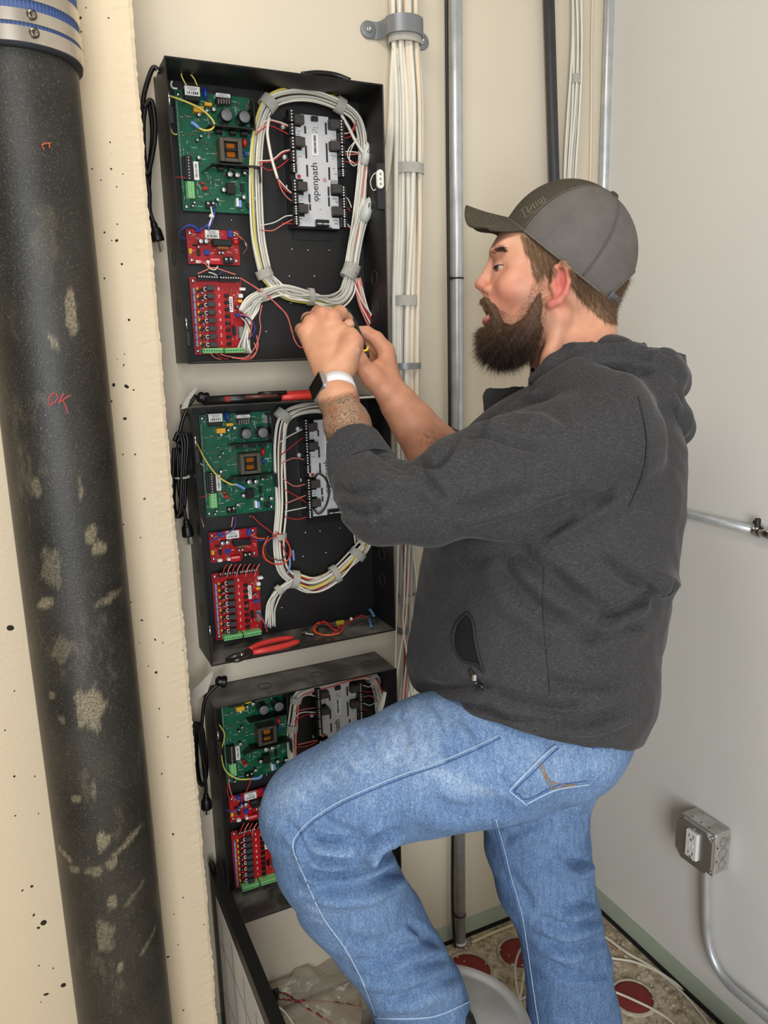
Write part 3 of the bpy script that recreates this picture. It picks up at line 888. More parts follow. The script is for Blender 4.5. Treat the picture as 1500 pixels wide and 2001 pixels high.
    def terminal(b, name, p0, p1, n, wpx, hgt, mt, dot, vertical):
        """row of n screw terminals from p0 to p1 (picture points of the ends of the top face)"""
        c0, c1 = ctr(p0, hgt), ctr(p1, hgt)
        mid = (c0 + c1) / 2; L = np.linalg.norm(c1 - c0)
        m_ = MB()
        if vertical: m_.box((mid[0], YB - hgt / 2, mid[2]), (wpx * KX, hgt, L), ch=0.0006)
        else: m_.box((mid[0], YB - hgt / 2, mid[2]), (L, hgt, wpx * KZ), ch=0.0006)
        q = m_.build(name, mt, b)
        r = L / n * 0.30
        for i in range(n):
            f = (i + 0.5) / n
            c = c0 * (1 - f) + c1 * f
            s = MB(); s.lathe((c[0], YB - hgt, c[2]), [(r, 0.0002), (r * 0.95, -0.0006), (r * 0.3, -0.0008)], 7, (0, 1, 0)); s.build('terminal_screw', dot, b, True)
        return q

    # ---------------- green power supply board
    gb, gx = board('green_circuit_board', [(340, 178), (500, 190), (498, 418), (358, 412)], M_PCBG)
    bx(gb, 'line_filter', g1(575, 470), 28, 24, 0.020, M_BLACKP, 0.001)
    label(gb, g1(578, 438), 27, 17, 0.0205, 6)
    m_ = MB(); c = ctr(g1(700, 465), 0.012); m_.ball((c[0], YB - 0.012, c[2]), (0.0042, 0.009, 0.011), 12, 8); m_.build('blue_varistor', M_BCAP, gb, True)
    bx(gb, 'yellow_capacitor', g1(642, 614), 18, 11, 0.014, M_YCAP); bx(gb, 'yellow_capacitor', g1(736, 565), 13.5, 6.5, 0.012, M_YCAP)
    bx(gb, 'bridge_heat_sink', g1(885, 500), 27, 22, 0.018, M_BLACKP)
    for i in range(5):
        bx(gb, 'heat_sink_fin', g1(835 + i * 26, 540), 2.2, 9, 0.020, mat('dull_alloy', (140, 130, 118), 0.4, 0.8), 0.0)
    label(gb, g1(880, 482), 26, 7, 0.0186, 9)
    for (x, y, r) in ((645, 668, 4), (722, 628, 3.6), (790, 615, 4.8), (645, 1090, 4), (630, 917, 2.6), (665, 880, 2.6), (600, 1530, 2.5), (585, 1562, 2.5), (888, 1405, 4.8), (1085, 1478, 4.6), (1185, 1490, 4.4), (828, 1500, 3.6)):
        cap(gb, g1(x, y), r, 0.011)
    for (x, y) in ((915, 672), (1090, 690)):
        cap(gb, g1(x, y), 12.2, 0.026, M_CAPGREY)
    for (x, y, r) in ((948, 1250, 6), (1020, 1258, 5.6), (1092, 1238, 3.8)):
        cap(gb, g1(x, y), r, 0.016)
    # folded black heat-sink plates standing off the board
    for (x0, x1, y, left) in ((745, 1197, 778, False), (780, 1243, 1150, True)):
        a, b_ = ctr(g1(x0, y), 0.030), ctr(g1(x1, y + 22), 0.030)
        m_ = MB(); zc_ = (a[2] + b_[2]) / 2
        m_.box(((a[0] + b_[0]) / 2, YB - 0.015, zc_), (b_[0] - a[0], 0.030, 0.0022))
        if left:
            m_.prism([(a[0], YB, zc_), (a[0], YB - 0.030, zc_), (a[0] - 0.016, YB - 0.016, zc_ - 0.012), (a[0] - 0.016, YB, zc_ - 0.012)], (0, 0, -0.002))
            m_.box((b_[0] - 0.001, YB - 0.020, zc_ - 0.014), (0.0022, 0.022, 0.028))
            for f in (0.2, 0.42, 0.72):
                m_.box((a[0] + f * (b_[0] - a[0]), YB - 0.012, zc_ - 0.006), (0.012, 0.012, 0.006), ch=0.001)
        else:
            m_.box((b_[0] - 0.001, YB - 0.015, zc_ + 0.026), (0.0022, 0.030, 0.052))
            for f in (0.25, 0.55, 0.8):
                m_.box((a[0] + f * (b_[0] - a[0]), YB - 0.010, zc_ - 0.006), (0.014, 0.012, 0.006), ch=0.001)
        m_.build('heat_sink', M_BLACK, gb)
    # transformer
    c = ctr(g1(960, 1012), 0.030)
    m_ = MB(); w_, h_ = 42 * KX, 46 * KZ
    for (dx, dz2, ww, hh) in ((-w_ * .4, 0, w_ * .2, h_), (w_ * .4, 0, w_ * .2, h_), (0, h_ * .42, w_ * .6, h_ * .16), (0, -h_ * .42, w_ * .6, h_ * .16)):
        m_.box((c[0] + dx, YB - 0.015, c[2] + dz2), (ww, 0.028, hh), ch=0.0008)
    tr = m_.build('transformer_core', M_LAM, gb)
    m_ = MB(); m_.box((c[0], YB - 0.012, c[2]), (w_ * .58, 0.024, h_ * .66), ch=0.001)
    m_.box((c[0], YB - 0.016, c[2]), (w_ * .50, 0.028, h_ * .12), ch=0.001); m_.build('transformer_bobbin', M_BLACKP, gb)
    for s in (1, -1):
        m_ = MB()
        for i in range(5): m_.cyl((c[0] - 0.007, YB - 0.024 - 0.0, c[2] + s * h_ * .17 + (i - 2) * 0.0019), (c[0] + 0.007, YB - 0.024, c[2] + s * h_ * .17 + (i - 2) * 0.0019), 0.0011, 6)
        m_.build('copper_coil', M_COPPER, gb)
    c = ctr(g1(1093, 942), 0.012); m_ = MB(); m_.ball((c[0], YB - 0.008, c[2]), (0.005, 0.008, 0.0085), 10, 7); m_.build('red_capacitor', M_RCAP, gb, True)
    c = ctr(g1(1100, 1050), 0.010); m_ = MB(); m_.ball((c[0], YB - 0.006, c[2]), (0.003, 0.006, 0.007), 10, 7); m_.build('blue_capacitor', M_BCAP, gb, True)
    terminal(gb, 'black_terminal_strip', g1(540, 1072), g1(552, 1308), 8, 14, 0.014, M_BLACKP, M_CAPTOP, True)
    bx(gb, 'terminal_body', g1(508, 1190), 9, 44, 0.009, M_BLACKP)
    label(gb, g1(617, 1218), 9, 35, 0.006, 12, True, 'barcode_label')
    terminal(gb, 'green_terminal_block', g1(562, 1318), g1(573, 1488), 5, 12.5, 0.012, M_GREENT, M_CHROME, True)
    bx(gb, 'terminal_flange', g1(532, 1405), 6, 34, 0.008, mat('pale_green_plastic', (96, 160, 104), 0.5))
    bx(gb, 'red_jumper', g1(705, 1388), 9, 7, 0.009, M_RCAP); bx(gb, 'red_indicator', g1(682, 1340), 7, 5, 0.008, M_RCAP)
    bx(gb, 'relay', g1(957, 1390), 16, 21, 0.014, M_BLACKP); bx(gb, 'chip', g1(1066, 1385), 6.5, 16, 0.004, M_BLACKP)
    bx(gb, 'blue_inductor', g1(1047, 1540), 6, 14, 0.010, mat('blue_inductor_sleeve', (120, 150, 205), 0.4)); bx(gb, 'white_inductor', g1(1022, 1525), 4, 17, 0.012, M_WHITE)
    c = ctr(g1(1145, 1556), 0.010); m_ = MB(); m_.sweep([(c[0] + 0.0042 * math.cos(a), YB - 0.005, c[2] + 0.0042 * math.sin(a)) for a in np.linspace(0, 6.283, 14, endpoint=False)], 0.0026, 6, closed=True); m_.build('toroid_coil', M_BLACKP, gb, True)
    bx(gb, 'fuse_holder', g1(1145, 570), 8, 22, 0.012, M_BLACKP); bx(gb, 'fuse_clip', g1(1128, 570), 2, 20, 0.013, M_CHROME); bx(gb, 'fuse_clip', g1(1163, 570), 2, 20, 0.013, M_CHROME)
    for x in (735, 785):
        bx(gb, 'battery_terminal', g1(x, 1548), 9, 14, 0.010, M_BLACKP)
        s = MB(); c = ctr(g1(x, 1535), 0.0105); s.lathe((c[0], YB - 0.010, c[2]), [(0.0032, 0), (0.003, -0.001), (0.001, -0.0014)], 9, (0, 1, 0)); s.build('terminal_screw', M_CHROME, gb, True)
    # many tiny parts and white print: too small to pick apart
    m_ = MB(); m2 = MB()
    random.seed(21)
    for i in range(90):
        x, z = random.uniform(gx[0] + .006, gx[1] - .006), random.uniform(gx[2] + .008, gx[3] - .01)
        if random.random() < 0.5: m_.box((x, YB - 0.0015, z), (random.choice([.005, .002]), 0.003, .002), ch=0.0004)
        else: m_.box((x, YB - 0.0015, z), (.002, 0.003, random.choice([.005, .003])), ch=0.0004)
    for i in range(150):
        x, z = random.uniform(gx[0] + .004, gx[1] - .004), random.uniform(gx[2] + .004, gx[3] - .004)
        L = random.uniform(0.002, 0.012)
        m2.box((x, YB - 0.0001, z), (L, 0.0004, .0005) if random.random() < 0.65 else (0.0005, 0.0004, L))
    for i in range(60):
        z = gx[3] - .02 - i * 0.0026
        if z > gx[2] + 0.02: m2.box((gx[0] + 0.003 , YB - 0.0001, z), (0.0014, 0.0004, .0012 * random.uniform(.4, 1.2)))
    tag(m_.build('small_components', mat('small_components_brown', (116, 92, 64), 0.4, var=0.5, vscale=150), gb), kind='stuff')
    tag(m2.build('silkscreen', M_SILK, gb), kind='stuff')

    # ---------------- red fuse board
    rb_, rx = board('small_red_board', [(364, 448), (465, 451), (469, 517.5), (367, 516)], M_PCBR)
    label(rb_, g3(590, 235), 26, 17, 0.006, 9)
    for (x, y, r, hh) in ((455, 322, 5.2, .012), (522, 322, 5.2, .012), (425, 392, 2.4, .008), (680, 463, 3, .009), (722, 463, 3, .009)):
        cap(rb_, g3(x, y), r, hh)
    bx(rb_, 'heat_sink', g3(720, 338), 37, 13, 0.020, M_BLACKP, 0.001)
    bx(rb_, 'coil_inductor', g3(725, 398), 23, 8, 0.014, mat('brown_coil', (150, 92, 48), 0.45), 0.002)
    bx(rb_, 'blue_trimmer', g3(528, 456), 9, 10, 0.009, M_BCAP); bx(rb_, 'chip', g3(425, 460), 6, 12, .004, M_BLACKP)
    bx(rb_, 'red_relay', g3(635, 566), 21, 13, 0.013, M_REDZONE, 0.001)
    bx(rb_, 'relay_print', g3(625, 545), 17, 4, 0.0134, mat('pink_print', (220, 130, 130), 0.6), 0.0)
    for x in (765, 822):
        bx(rb_, 'screw_terminal', g3(x, 552), 9, 14, 0.011, M_BLACKP)
        s = MB(); c = ctr(g3(x, 542), 0.0115); s.lathe((c[0], YB - 0.011, c[2]), [(0.0032, 0), (0.003, -0.001), (0.001, -0.0014)], 9, (0, 1, 0)); s.build('terminal_screw', M_CHROME, rb_, True)
    bx(rb_, 'diode', g3(385, 365), 9, 3.5, 0.006, M_BLACKP); bx(rb_, 'blue_connector', g3(815, 230), 9, 15, 0.011, M_BLUE); bx(rb_, 'blue_connector', g3(420, 185), 10, 8, 0.011, M_BLUE)
    c = ctr(g3(890, 328), 0.006); s = MB(); s.lathe((c[0], YB, c[2]), [(.006, 0), (.006, -.004), (.003, -.006)], 12, (0, 1, 0)); s.build('red_button', M_REDZONE, rb_, True)
    bx(rb_, 'yellow_component', g3(325, 440), 6, 10, 0.008, M_YCAP); bx(rb_, 'white_connector', g3(425, 570), 9, 6, .008, M_WHITE); bx(rb_, 'white_connector', g3(545, 575), 7, 6, .008, M_WHITE)
    m_ = MB(); m2 = MB()
    for i in range(45):
        x, z = random.uniform(rx[0] + .006, rx[1] - .006), random.uniform(rx[2] + .004, rx[3] - .004)
        m_.box((x, YB - 0.001, z), (.003, 0.002, .0016), ch=0.0003)
        x, z = random.uniform(rx[0] + .003, rx[1] - .003), random.uniform(rx[2] + .003, rx[3] - .003)
        m2.box((x, YB - 0.0001, z), (random.uniform(.002, .008), 0.0004, .0005))
    tag(m_.build('small_components', MATS['small_components_brown'], rb_), kind='stuff'); tag(m2.build('silkscreen', M_SILK, rb_), kind='stuff')

    # ---------------- red relay board
    ob, ox = board('red_relay_board', [(369, 539), (469.5, 545), (479.5, 691), (381, 693)], M_PCBR)
    terminal(ob, 'black_terminal_strip', g3(412, 750), g3(668, 762), 8, 9, 0.013, M_BLACKP, M_WHITE, False)
    terminal(ob, 'black_terminal_strip', g3(680, 763), g3(925, 772), 8, 9, 0.013, M_BLACKP, M_WHITE, False)
    bx(ob, 'terminal_skirt', g3(540, 785), 42, 7, .008, M_DARK); bx(ob, 'terminal_skirt', g3(805, 797), 41, 7, .008, M_DARK)
    c0, c1 = PY(*g3(675, 925), YB - .0006) + D, PY(*g3(715, 1600), YB - .0006) + D
    m_ = MB(); m_.box(((c0[0] + c1[0]) / 2, YB - 0.0003, (c0[2] + c1[2]) / 2), (0.019, 0.0007, abs(c0[2] - c1[2]))); m_.build('relay_number_field', M_REDZONE, ob)
    for i in range(8):
        f = i / 7.0
        bx(ob, 'relay', g3(572 + 42 * f, 893 + 690 * f), 14.5, 10.5, 0.015, mat('grey_black_relay', (52, 54, 54), 0.45), 0.0008)
        c = PY(*g3(668 + 40 * f, 905 + 660 * f), YB - 0.0012) + D
        text_mesh(str(8 - i), 0.0085, (c[0], YB - 0.0012, c[2]), (1, 0, 0), (0, 0, 1), M_WHITE, 'relay_number', ob)
        # jumper loop, yellow capacitor, diode on each channel
        jp = ctr(g3(510 + 32 * f, 905 + 680 * f), 0.009)
        m_ = MB(); m_.sweep([(jp[0] + 0.003 * math.cos(a), YB - 0.007, jp[2] + 0.0034 * math.sin(a)) for a in np.linspace(0.6, 5.6, 10)], 0.0008, 5); m_.build('white_jumper', M_WHITE, ob)
        bx(ob, 'diode_pair', g3(480 + 40 * f, 915 + 680 * f), 5.5, 7, 0.007, M_BLACKP)
        bx(ob, 'yellow_capacitor', g3(410 + 45 * f, 900 + 670 * f), 4, 5.5, 0.007, M_YCAP)
        bx(ob, 'tan_resistor', g3(470 + 40 * f, 950 + 650 * f), 5, 4, 0.006, mat('tan_ceramic', (178, 130, 120), 0.5))
        bx(ob, 'black_varistor', g3(435 + 42 * f, 925 + 660 * f), 5, 7, 0.008, M_CAPBODY)
        bx(ob, 'jumper_block', g3(770 + 30 * f, 985 + 590 * f), 9, 6, 0.008, M_BLACKP)
        bx(ob, 'led_strip_cell', g3(368 + 42 * f, 930 + 640 * f), 4, 14, 0.010, mat('lilac_resistor_pack', (150, 140, 170), 0.4))
    label(ob, g3(822, 1092), 7, 32, 0.004, 6, True)
    bx(ob, 'red_module', g3(835, 1280), 7, 22, 0.008, M_REDZONE); bx(ob, 'chip', g3(860, 1415), 7, 18, .004, M_BLACKP)
    bx(ob, 'crystal_can', g3(948, 1435), 11, 26, 0.010, mat('brushed_can', (168, 168, 164), 0.35, 0.8), 0.0015)
    bx(ob, 'white_connector', g3(965, 905), 11, 6, .010, M_WHITE); bx(ob, 'white_connector', g3(942, 988), 8, 8, .009, M_WHITE); bx(ob, 'yellow_capacitor', g3(935, 1052), 8, 6, .008, M_YCAP)
    cap(ob, g3(900, 1122), 3.6, .010, M_CAPGREY); bx(ob, 'blue_connector', g3(915, 1225), 11, 7, .010, M_BLUE)
    for (a, b2) in ((g3(478, 1655), g3(728, 1660)), (g3(748, 1658), g3(982, 1650))):
        terminal(ob, 'green_plug_terminal', a, b2, 8, 10.5, 0.020, M_GREENT, mat('dark_green_hole', (30, 62, 36), 0.6), False)
    m_ = MB(); m2 = MB()
    for i in range(70):
        x, z = random.uniform(ox[0] + .06, ox[1] - .004), random.uniform(ox[2] + .02, ox[3] - .02)
        m_.box((x, YB - 0.001, z), (.0022, 0.002, .0014), ch=0.0003)
        x, z = random.uniform(ox[0] + .005, ox[1] - .003), random.uniform(ox[2] + .016, ox[3] - .02)
        m2.box((x, YB - 0.0001, z), (random.uniform(.002, .006), 0.0004, .0005) if i % 2 else (.0005, .0004, random.uniform(.002, .006)))
    tag(m_.build('small_components', MATS['small_components_brown'], ob), kind='stuff'); tag(m2.build('silkscreen', M_SILK, ob), kind='stuff')

    # ---------------- door controller module
    MY = YW - 0.034
    def mp(x, y, yy): return PY(*g2(x, y), yy) + D
    cs = [mp(*q, MY) for q in ((380, 345), (835, 385), (880, 1385), (430, 1385))]
    x0, x1 = (cs[0][0] + cs[3][0]) / 2, (cs[1][0] + cs[2][0]) / 2; z0, z1 = cs[3][2], (cs[0][2] + cs[1][2]) / 2
    m_ = MB(); m_.box(((x0 + x1) / 2, (MY + YW) / 2 - 0.001, (z0 + z1) / 2), (x1 - x0, YW - MY - 0.006, z1 - z0), ch=0.001)
    m_.box(((x0 + x1) / 2, YW - 0.006, (z0 + z1) / 2 - 0.004), (x1 - x0 - 0.02, 0.004, z1 - z0 + 0.028))
    mod = m_.build('door_controller', M_BLACKP, cab)
    # pale cover of stepped outline, built as flat tiles between the relay wells
    xa, xb = mp(450, 900, MY)[0], mp(800, 900, MY)[0]
    def X(x): return mp(x, 900, MY)[0]
    def Zc(y): return mp(640, y, MY)[2]
    sh = 0
    tiles = [(520, 770, 360, 1375)]
    rows_l = [(480, 560), (690, 950), (1095, 1165), (1290, 1375)]
    rows_r = [(480, 580), (680, 960), (1085, 1180), (1285, 1385)]
    tiles += [(452, 522, a, b_) for a, b_ in rows_l] + [(768, 838, a, b_) for a, b_ in rows_r]
    lean = lambda x, y: x - (y - 900) * 0.046   # undo the picture's slant
    for (a, b_, c_, d_) in tiles:
        # (kept slightly apart in depth so that the steps show)
        m2 = MB(); m2.box(((X(a) + X(b_)) / 2, MY - 0.0012, (Zc(c_) + Zc(d_)) / 2), (X(b_) - X(a), 0.0022 if a > 500 and b_ < 780 else 0.0016, abs(Zc(c_) - Zc(d_))))
        m2.build('cover_plate', M_MODULE, mod)
    def mbx(name, x, y, w_, h_, hgt, mt, ch=0.0006):
        m2 = MB(); m2.box((X(x), MY - hgt / 2 - 0.001, Zc(y)), (w_ * KX / 4.6875, hgt, h_ * KZ / 4.6875), ch=ch); return m2.build(name, mt, mod)
    M_RELAY = mat('relay_block', (58, 55, 53), 0.5)
    for (x, y) in ((488, 425), (488, 625), (492, 1025), (492, 1225), (805, 435), (805, 630), (808, 1028), (808, 1230)):
        mbx('relay', x, y, 92, 84, 0.016, M_RELAY, 0.001)
    # terminal strips: 5 blocks of plugs at each side
    for side, xs in ((0, 425), (1, 868)):
        rows = [(340, 455), (462, 575), (582, 695), (702, 815), (822, 905), (965, 1075), (1082, 1190), (1197, 1285), (1292, 1375)] if side == 0 else [(385, 495), (502, 610), (617, 725), (732, 830), (837, 910), (995, 1095), (1102, 1200), (1207, 1290), (1297, 1378)]
        for (a, b_) in rows:
            m2 = MB(); m2.box((X(xs), MY - 0.005, (Zc(a) + Zc(b_)) / 2), (0.0125, 0.016, abs(Zc(a) - Zc(b_)) * .98), ch=0.0006)
            q = m2.build('terminal_plug', M_BLACKP, mod)
            n = 4
            for i in range(n):
                zz_ = Zc(a + (b_ - a) * (i + .5) / n)
                s = MB(); s.lathe((X(xs), MY - 0.013, zz_), [(0.0017, .0002), (0.0016, -0.0006), (.0005, -.0008)], 6, (0, 1, 0)); s.build('terminal_screw', M_WHITE, q)
    for (x, y, h_) in ((557, 500, 70), (557, 700, 120), (560, 870, 110), (745, 470, 110), (745, 690, 180), (760, 880, 120), (570, 1120, 80), (748, 1045, 90), (748, 1140, 90), (572, 1200, 60)):
        mbx('dark_port_strip', x, y, 17, h_, 0.0022, M_INK, 0.0)
    mbx('top_connector', 640, 395, 62, 46, 0.008, M_BLACKP); mbx('bottom_connector', 672, 1345, 128, 66, 0.010, M_BLACKP)
    for i in range(7):
        s = MB(); s.lathe((X(628 + i * 15 + (8 if i > 2 else 0)), MY - 0.0108, Zc(1352)), [(.0015, .0002), (.0014, -.0005)], 6, (0, 1, 0)); s.build('terminal_screw', M_WHITE, mod)
    mbx('red_switch_frame', 478, 930, 42, 46, 0.004, M_WHITE); mbx('red_switch', 478, 930, 30, 34, 0.006, M_RCAP); mbx('push_button', 715, 940, 30, 32, 0.004, mat('pink_button', (190, 150, 142), 0.5))
    mbx('grey_clip', 800, 960, 60, 40, 0.006, mat('grey_clip_plastic', (150, 150, 150), 0.5))
    q = mbx('barcode_label', 640, 630, 62, 200, 0.0028, M_PAPER, 0.0)
    m2 = MB()
    for i in range(16):
        m2.box((X(638), MY - 0.0042, Zc(548 + i * 10.5)), (0.0048, 0.0004, random.uniform(.0006, .0017)))
    tag(m2.build('printed_lines', M_INK, mod), kind='stuff')
    text_mesh('openpath', 0.0195, (X(628), MY - 0.0027, Zc(966)), (0, 0, 1), (-1, 0, 0), M_INK, 'brand_lettering', mod, spacing=0.98)
    m2 = MB()
    for i in range(46):       # small print beside the terminals
        xx, yy = random.choice([(487, random.choice([500, 520, 545, 720, 745, 775, 850, 1110, 1140, 1310, 1345])), (803, random.choice([510, 530, 560, 715, 740, 775, 830, 855, 880, 1110, 1140, 1310, 1340])), (650, random.choice([470, 490, 510, 1120, 1145, 1215]))])
        m2.box((X(xx + random.uniform(-22, 22)), MY - 0.0024, Zc(yy)), (random.uniform(.0025, .006), 0.0004, .0008))
    tag(m2.build('small_print', M_INK, mod), kind='stuff')

    # ---------------- tamper switch on the right wall of the cabinet, and small wire clips
    c = PY(738, 352, YF + 0.006) + D
    m_ = MB(); m_.box((c[0] + 0.004, YF + 0.006, c[2] - 0.012), (0.016, 0.012, 0.085), ch=0.001); br = m_.build('switch_bracket', M_DARK, cab)
    m_ = MB(); ol = []
    for a in np.linspace(0, 2 * math.pi, 24, endpoint=False):
        ol.append((c[0] + 0.0072 * math.cos(a), YF - 0.001, c[2] + 0.0072 * math.sin(a) + (0.010 if math.sin(a) > 0 else -0.010)))
    m_.prism(ol, (0, -0.005, 0)); sw = m_.build('tamper_switch', M_WHITE, cab)
    for s in (0.009, 0, -0.009):
        m_ = MB(); m_.cyl((c[0], YF - 0.0062, c[2] + s), (c[0], YF - 0.0072, c[2] + s), 0.002, 8); m_.build('switch_rivet', mat('brass', (170, 150, 90), 0.4, 0.8), sw)
    m_ = MB(); m_.tube([c + np.array(v_) for v_ in ((0.002, -0.004, 0.012), (-0.010, -0.006, 0.010), (-0.016, 0, -0.004), (-0.009, 0.004, -0.018), (0, 0, -0.014))], 0.0009, 5); m_.build('switch_lead', M_WHITE, sw)
    for (x, y) in ((345, 460), (360, 740), (390, 1010), (875, 1045), (860, 790)):
        m2 = MB(); c = mp(x, y, YW - 0.008); m2.box((c[0], YW - 0.009, c[2]), (0.010, 0.010, 0.009), ch=0.002); m2.build('wire_clip', M_WHITE, cab)
    return cab, D

cabinets = []
for k, lb in enumerate(('topmost black wall cabinet with brightly lit circuit boards above the hands', 'middle black wall cabinet with red handled pliers lying in its bottom', 'lowest black wall cabinet with dusty top, half hidden behind the raised knee')):
    cabinets.append(build_cabinet(k, lb))
# ================================================================== CABLES
YV = np.array([0, 1.0, 0])
def bundle_paths(ctrl, n, R, seed=0, flat=0.7, wob=0.25, twist=1.0, sub=5, fan0=1.0, fan1=1.0):
    """n cable centre lines packed about a control path"""
    r_ = np.random.default_rng(seed)
    c = catmull(ctrl, sub)
    N = len(c)
    tan = np.gradient(c, axis=0); tan /= np.linalg.norm(tan, axis=1)[:, None]
    side = np.cross(tan, YV); side /= np.linalg.norm(side, axis=1)[:, None] + 1e-9
    t = np.linspace(0, 1, N)
    out = []
    for i in range(n):
        rho = R * math.sqrt((i + 0.5) / n)
        th = i * 2.39996 + r_.uniform(-.3, .3)
        ph = th + twist * (r_.uniform(-1, 1) * np.sin(t * r_.uniform(2, 6) + r_.uniform(0, 6)))
        rr = rho * (1 + wob * np.sin(t * r_.uniform(5, 12) + r_.uniform(0, 6)))
        f = fan0 + (1 - fan0) * np.clip(t / 0.25, 0, 1) if fan0 != 1 else 1.0
        g = fan1 + (1 - fan1) * np.clip((1 - t) / 0.25, 0, 1) if fan1 != 1 else 1.0
        rr = rr * f * g
        out.append(c + side * (rr * np.cos(ph))[:, None] + YV * (flat * rr * np.sin(ph))[:, None])
    return out
def cable(parent, path, r, mt, name='cable', n=7):
    m_ = MB(); m_.sweep(path, r, n)
    return m_.build(name, mt, parent, True)
def strap(parent, c, tangent, R, w=0.016, flat=0.75, mt=None, t=0.0018, tail=True):
    tg = np.array(tangent, float); tg /= np.linalg.norm(tg)
    sd = np.cross(tg, YV); sd /= np.linalg.norm(sd); nn = np.cross(sd, tg)
    pts = [np.array(c) + sd * R * math.cos(a) + nn * R * flat * math.sin(a) for a in np.linspace(0, 2 * math.pi, 18, endpoint=False)]
    m_ = MB(); m_.ribbon(pts, tg, w, t, sub=2, closed=True)
    return m_.build('strap', mt or M_VELCRO, parent)
def pys(pts, y):
    return np.array([PY(p[0], p[1], (p[2] if len(p) > 2 else y)) for p in pts])

def mixmats(i, pal):
    return pal[i % len(pal)]

# ---------------- main trunk of white cables beside the cabinets
YT = YW - 0.034
trunk = empty('cable_bundle', PY(790, 1230, YT), 'thick trunk of white cables strapped down the wall right of the cabinets', 'cables')
ctrl = pys([(786, -60), (788, 0), (791, 85), (798, 200), (798, 330), (797, 450), (792, 590), (791, 712), (794, 830), (797, 950)], YT)
R0 = 0.030
paths = bundle_paths(ctrl, 19, R0, 3, 0.62, 0.14, 0.7, 6)
for i, p in enumerate(paths):
    cable(trunk, p, 0.0053 if i % 4 else 0.0042, mixmats(i, [M_CABLE, M_CABLE, M_CREAMC, M_CABLE]))
c2 = pys([(796, 930), (797, 1060), (798, 1160), (798, 1230), (797, 1300), (790, 1400), (780, 1520), (775, 1640)], YT)
lp = bundle_paths(c2, 11, 0.020, 8, 0.7, 0.35, 1.6, 6)
for i, p in enumerate(lp):
    cable(trunk, p, 0.0032 if i % 2 else 0.0038, mixmats(i, [M_CABLE, M_CABLEG, M_CABLE, M_CABLE, M_RED if i == 4 else M_CABLE]))
for pts, r, mt in (([(778, 1000), (776, 1120), (773, 1230), (770, 1330), (762, 1410), (752, 1500)], 0.0026, M_CABLE), ([(792, 1060), (789, 1170), (787, 1220), (796, 1290), (806, 1370), (812, 1450)], 0.0026, M_CABLE),
                   ([(800, 1060), (793, 1200), (784, 1260), (772, 1340), (762, 1420), (755, 1500)], 0.0024, M_CABLE), ([(806, 1060), (803, 1140), (800, 1230), (790, 1330), (783, 1420), (778, 1500)], 0.0022, M_CABLEG)):
    cable(trunk, catmull(pys([(x, y, YT - 0.035) for x, y in pts], YT), 6), r, mt)
down = np.array([0, 0, -1.0])
for (x, y, R, w_) in ((791, 76, 0.0345, 0.022), (799, 331, 0.0315, 0.020), (791, 588, 0.0305, 0.021), (795, 1168, 0.0235, 0.016)):
    strap(trunk, PY(x, y, YT), down, R, w_, 0.78)
# cables peeling off behind the top cabinet
for i in range(6):
    x0 = 762 + i * 4
    p = pys([(768 + i * 3, 95, YT - 0.004), (764 + i * 2, 160, YT), (762 + i, 215 + i * 10, YW - 0.028), (757, 275 + i * 16, YW - 0.022), (748, 315 + i * 14, YW - 0.016), (736, 330 + i * 14, YW - 0.014)], YT)
    cable(trunk, catmull(p, 6), 0.0040, M_CREAMC if i % 2 else M_CABLE)
for i, pts in enumerate(([(752, 395), (768, 412), (782, 440), (772, 460), (753, 472)], [(752, 540), (762, 558), (770, 590), (765, 640)], [(815, 655), (822, 700), (820, 760), (824, 800)])):
    cable(trunk, catmull(pys([(x, y, YW - 0.012) for x, y in pts], YT), 5), 0.0006, M_CREAMC, 'drain_wire', 5)
# grey clamps screwed to the wall
M_CLAMP = mat('grey_cable_clamp', (132, 134, 138), 0.4, 0.3)
def clamp(px, py, R, w_, lab, ears):
    c = PY(px, py, YT)
    e = empty('cable_clamp', (c[0], YW, c[2]), lab, 'clamp')
    m_ = MB(); pts = [(c[0] + R * math.cos(a), YT + (YW - YT - 0.002) * (1 if False else 0) + -R * 0.86 * math.sin(a) , c[2]) for a in np.linspace(-0.25, math.pi + 0.25, 20)]
    pts = [np.array(p) for p in pts]
    if ears:
        pts = [np.array((c[0] + R + 0.022, YW - 0.003, c[2] - 0.006)), np.array((c[0] + R + 0.006, YW - 0.004, c[2] - 0.004))] + pts + [np.array((c[0] - R - 0.006, YW - 0.004, c[2])), np.array((c[0] - R - 0.030, YW - 0.003, c[2]))]
    m_.ribbon(pts, (0, 0, 1), w_, 0.003, sub=3)
    m_.build('clamp_band', M_CLAMP, e)
    for s in ((-1, 1) if ears else ()):
        x = c[0] + (-(R + 0.026) if s < 0 else (R + 0.018))
        m_ = MB(); m_.lathe((x, YW - 0.0045, c[2] - (0.006 if s > 0 else 0)), [(0.0165, 0.004), (0.0165, 0.0), (0.015, -0.001)], 18, (0, 1, 0)); q = m_.build('clamp_ear', M_CLAMP, e, True)
        m_ = MB(); m_.lathe((x, YW - 0.0055, c[2] - (0.006 if s > 0 else 0)), [(0.0062, 0.0), (0.006, -0.0025), (0.003, -0.004), (0.0022, -0.002), (0.0004, -0.002)], 12, (0, 1, 0)); m_.build('screw', M_CHROME, q, True)
    return e
clamp(789, 56, 0.0385, 0.032, 'grey two-hole clamp holding the white cable trunk at the top of the picture', True)
clamp(793, 715, 0.0320, 0.013, 'grey clamp band around the white cable trunk level with the wristwatch', False)
clamp(797, 1228, 0.0270, 0.015, 'grey clamp band around the white cables beside the belly of the hoodie', False)

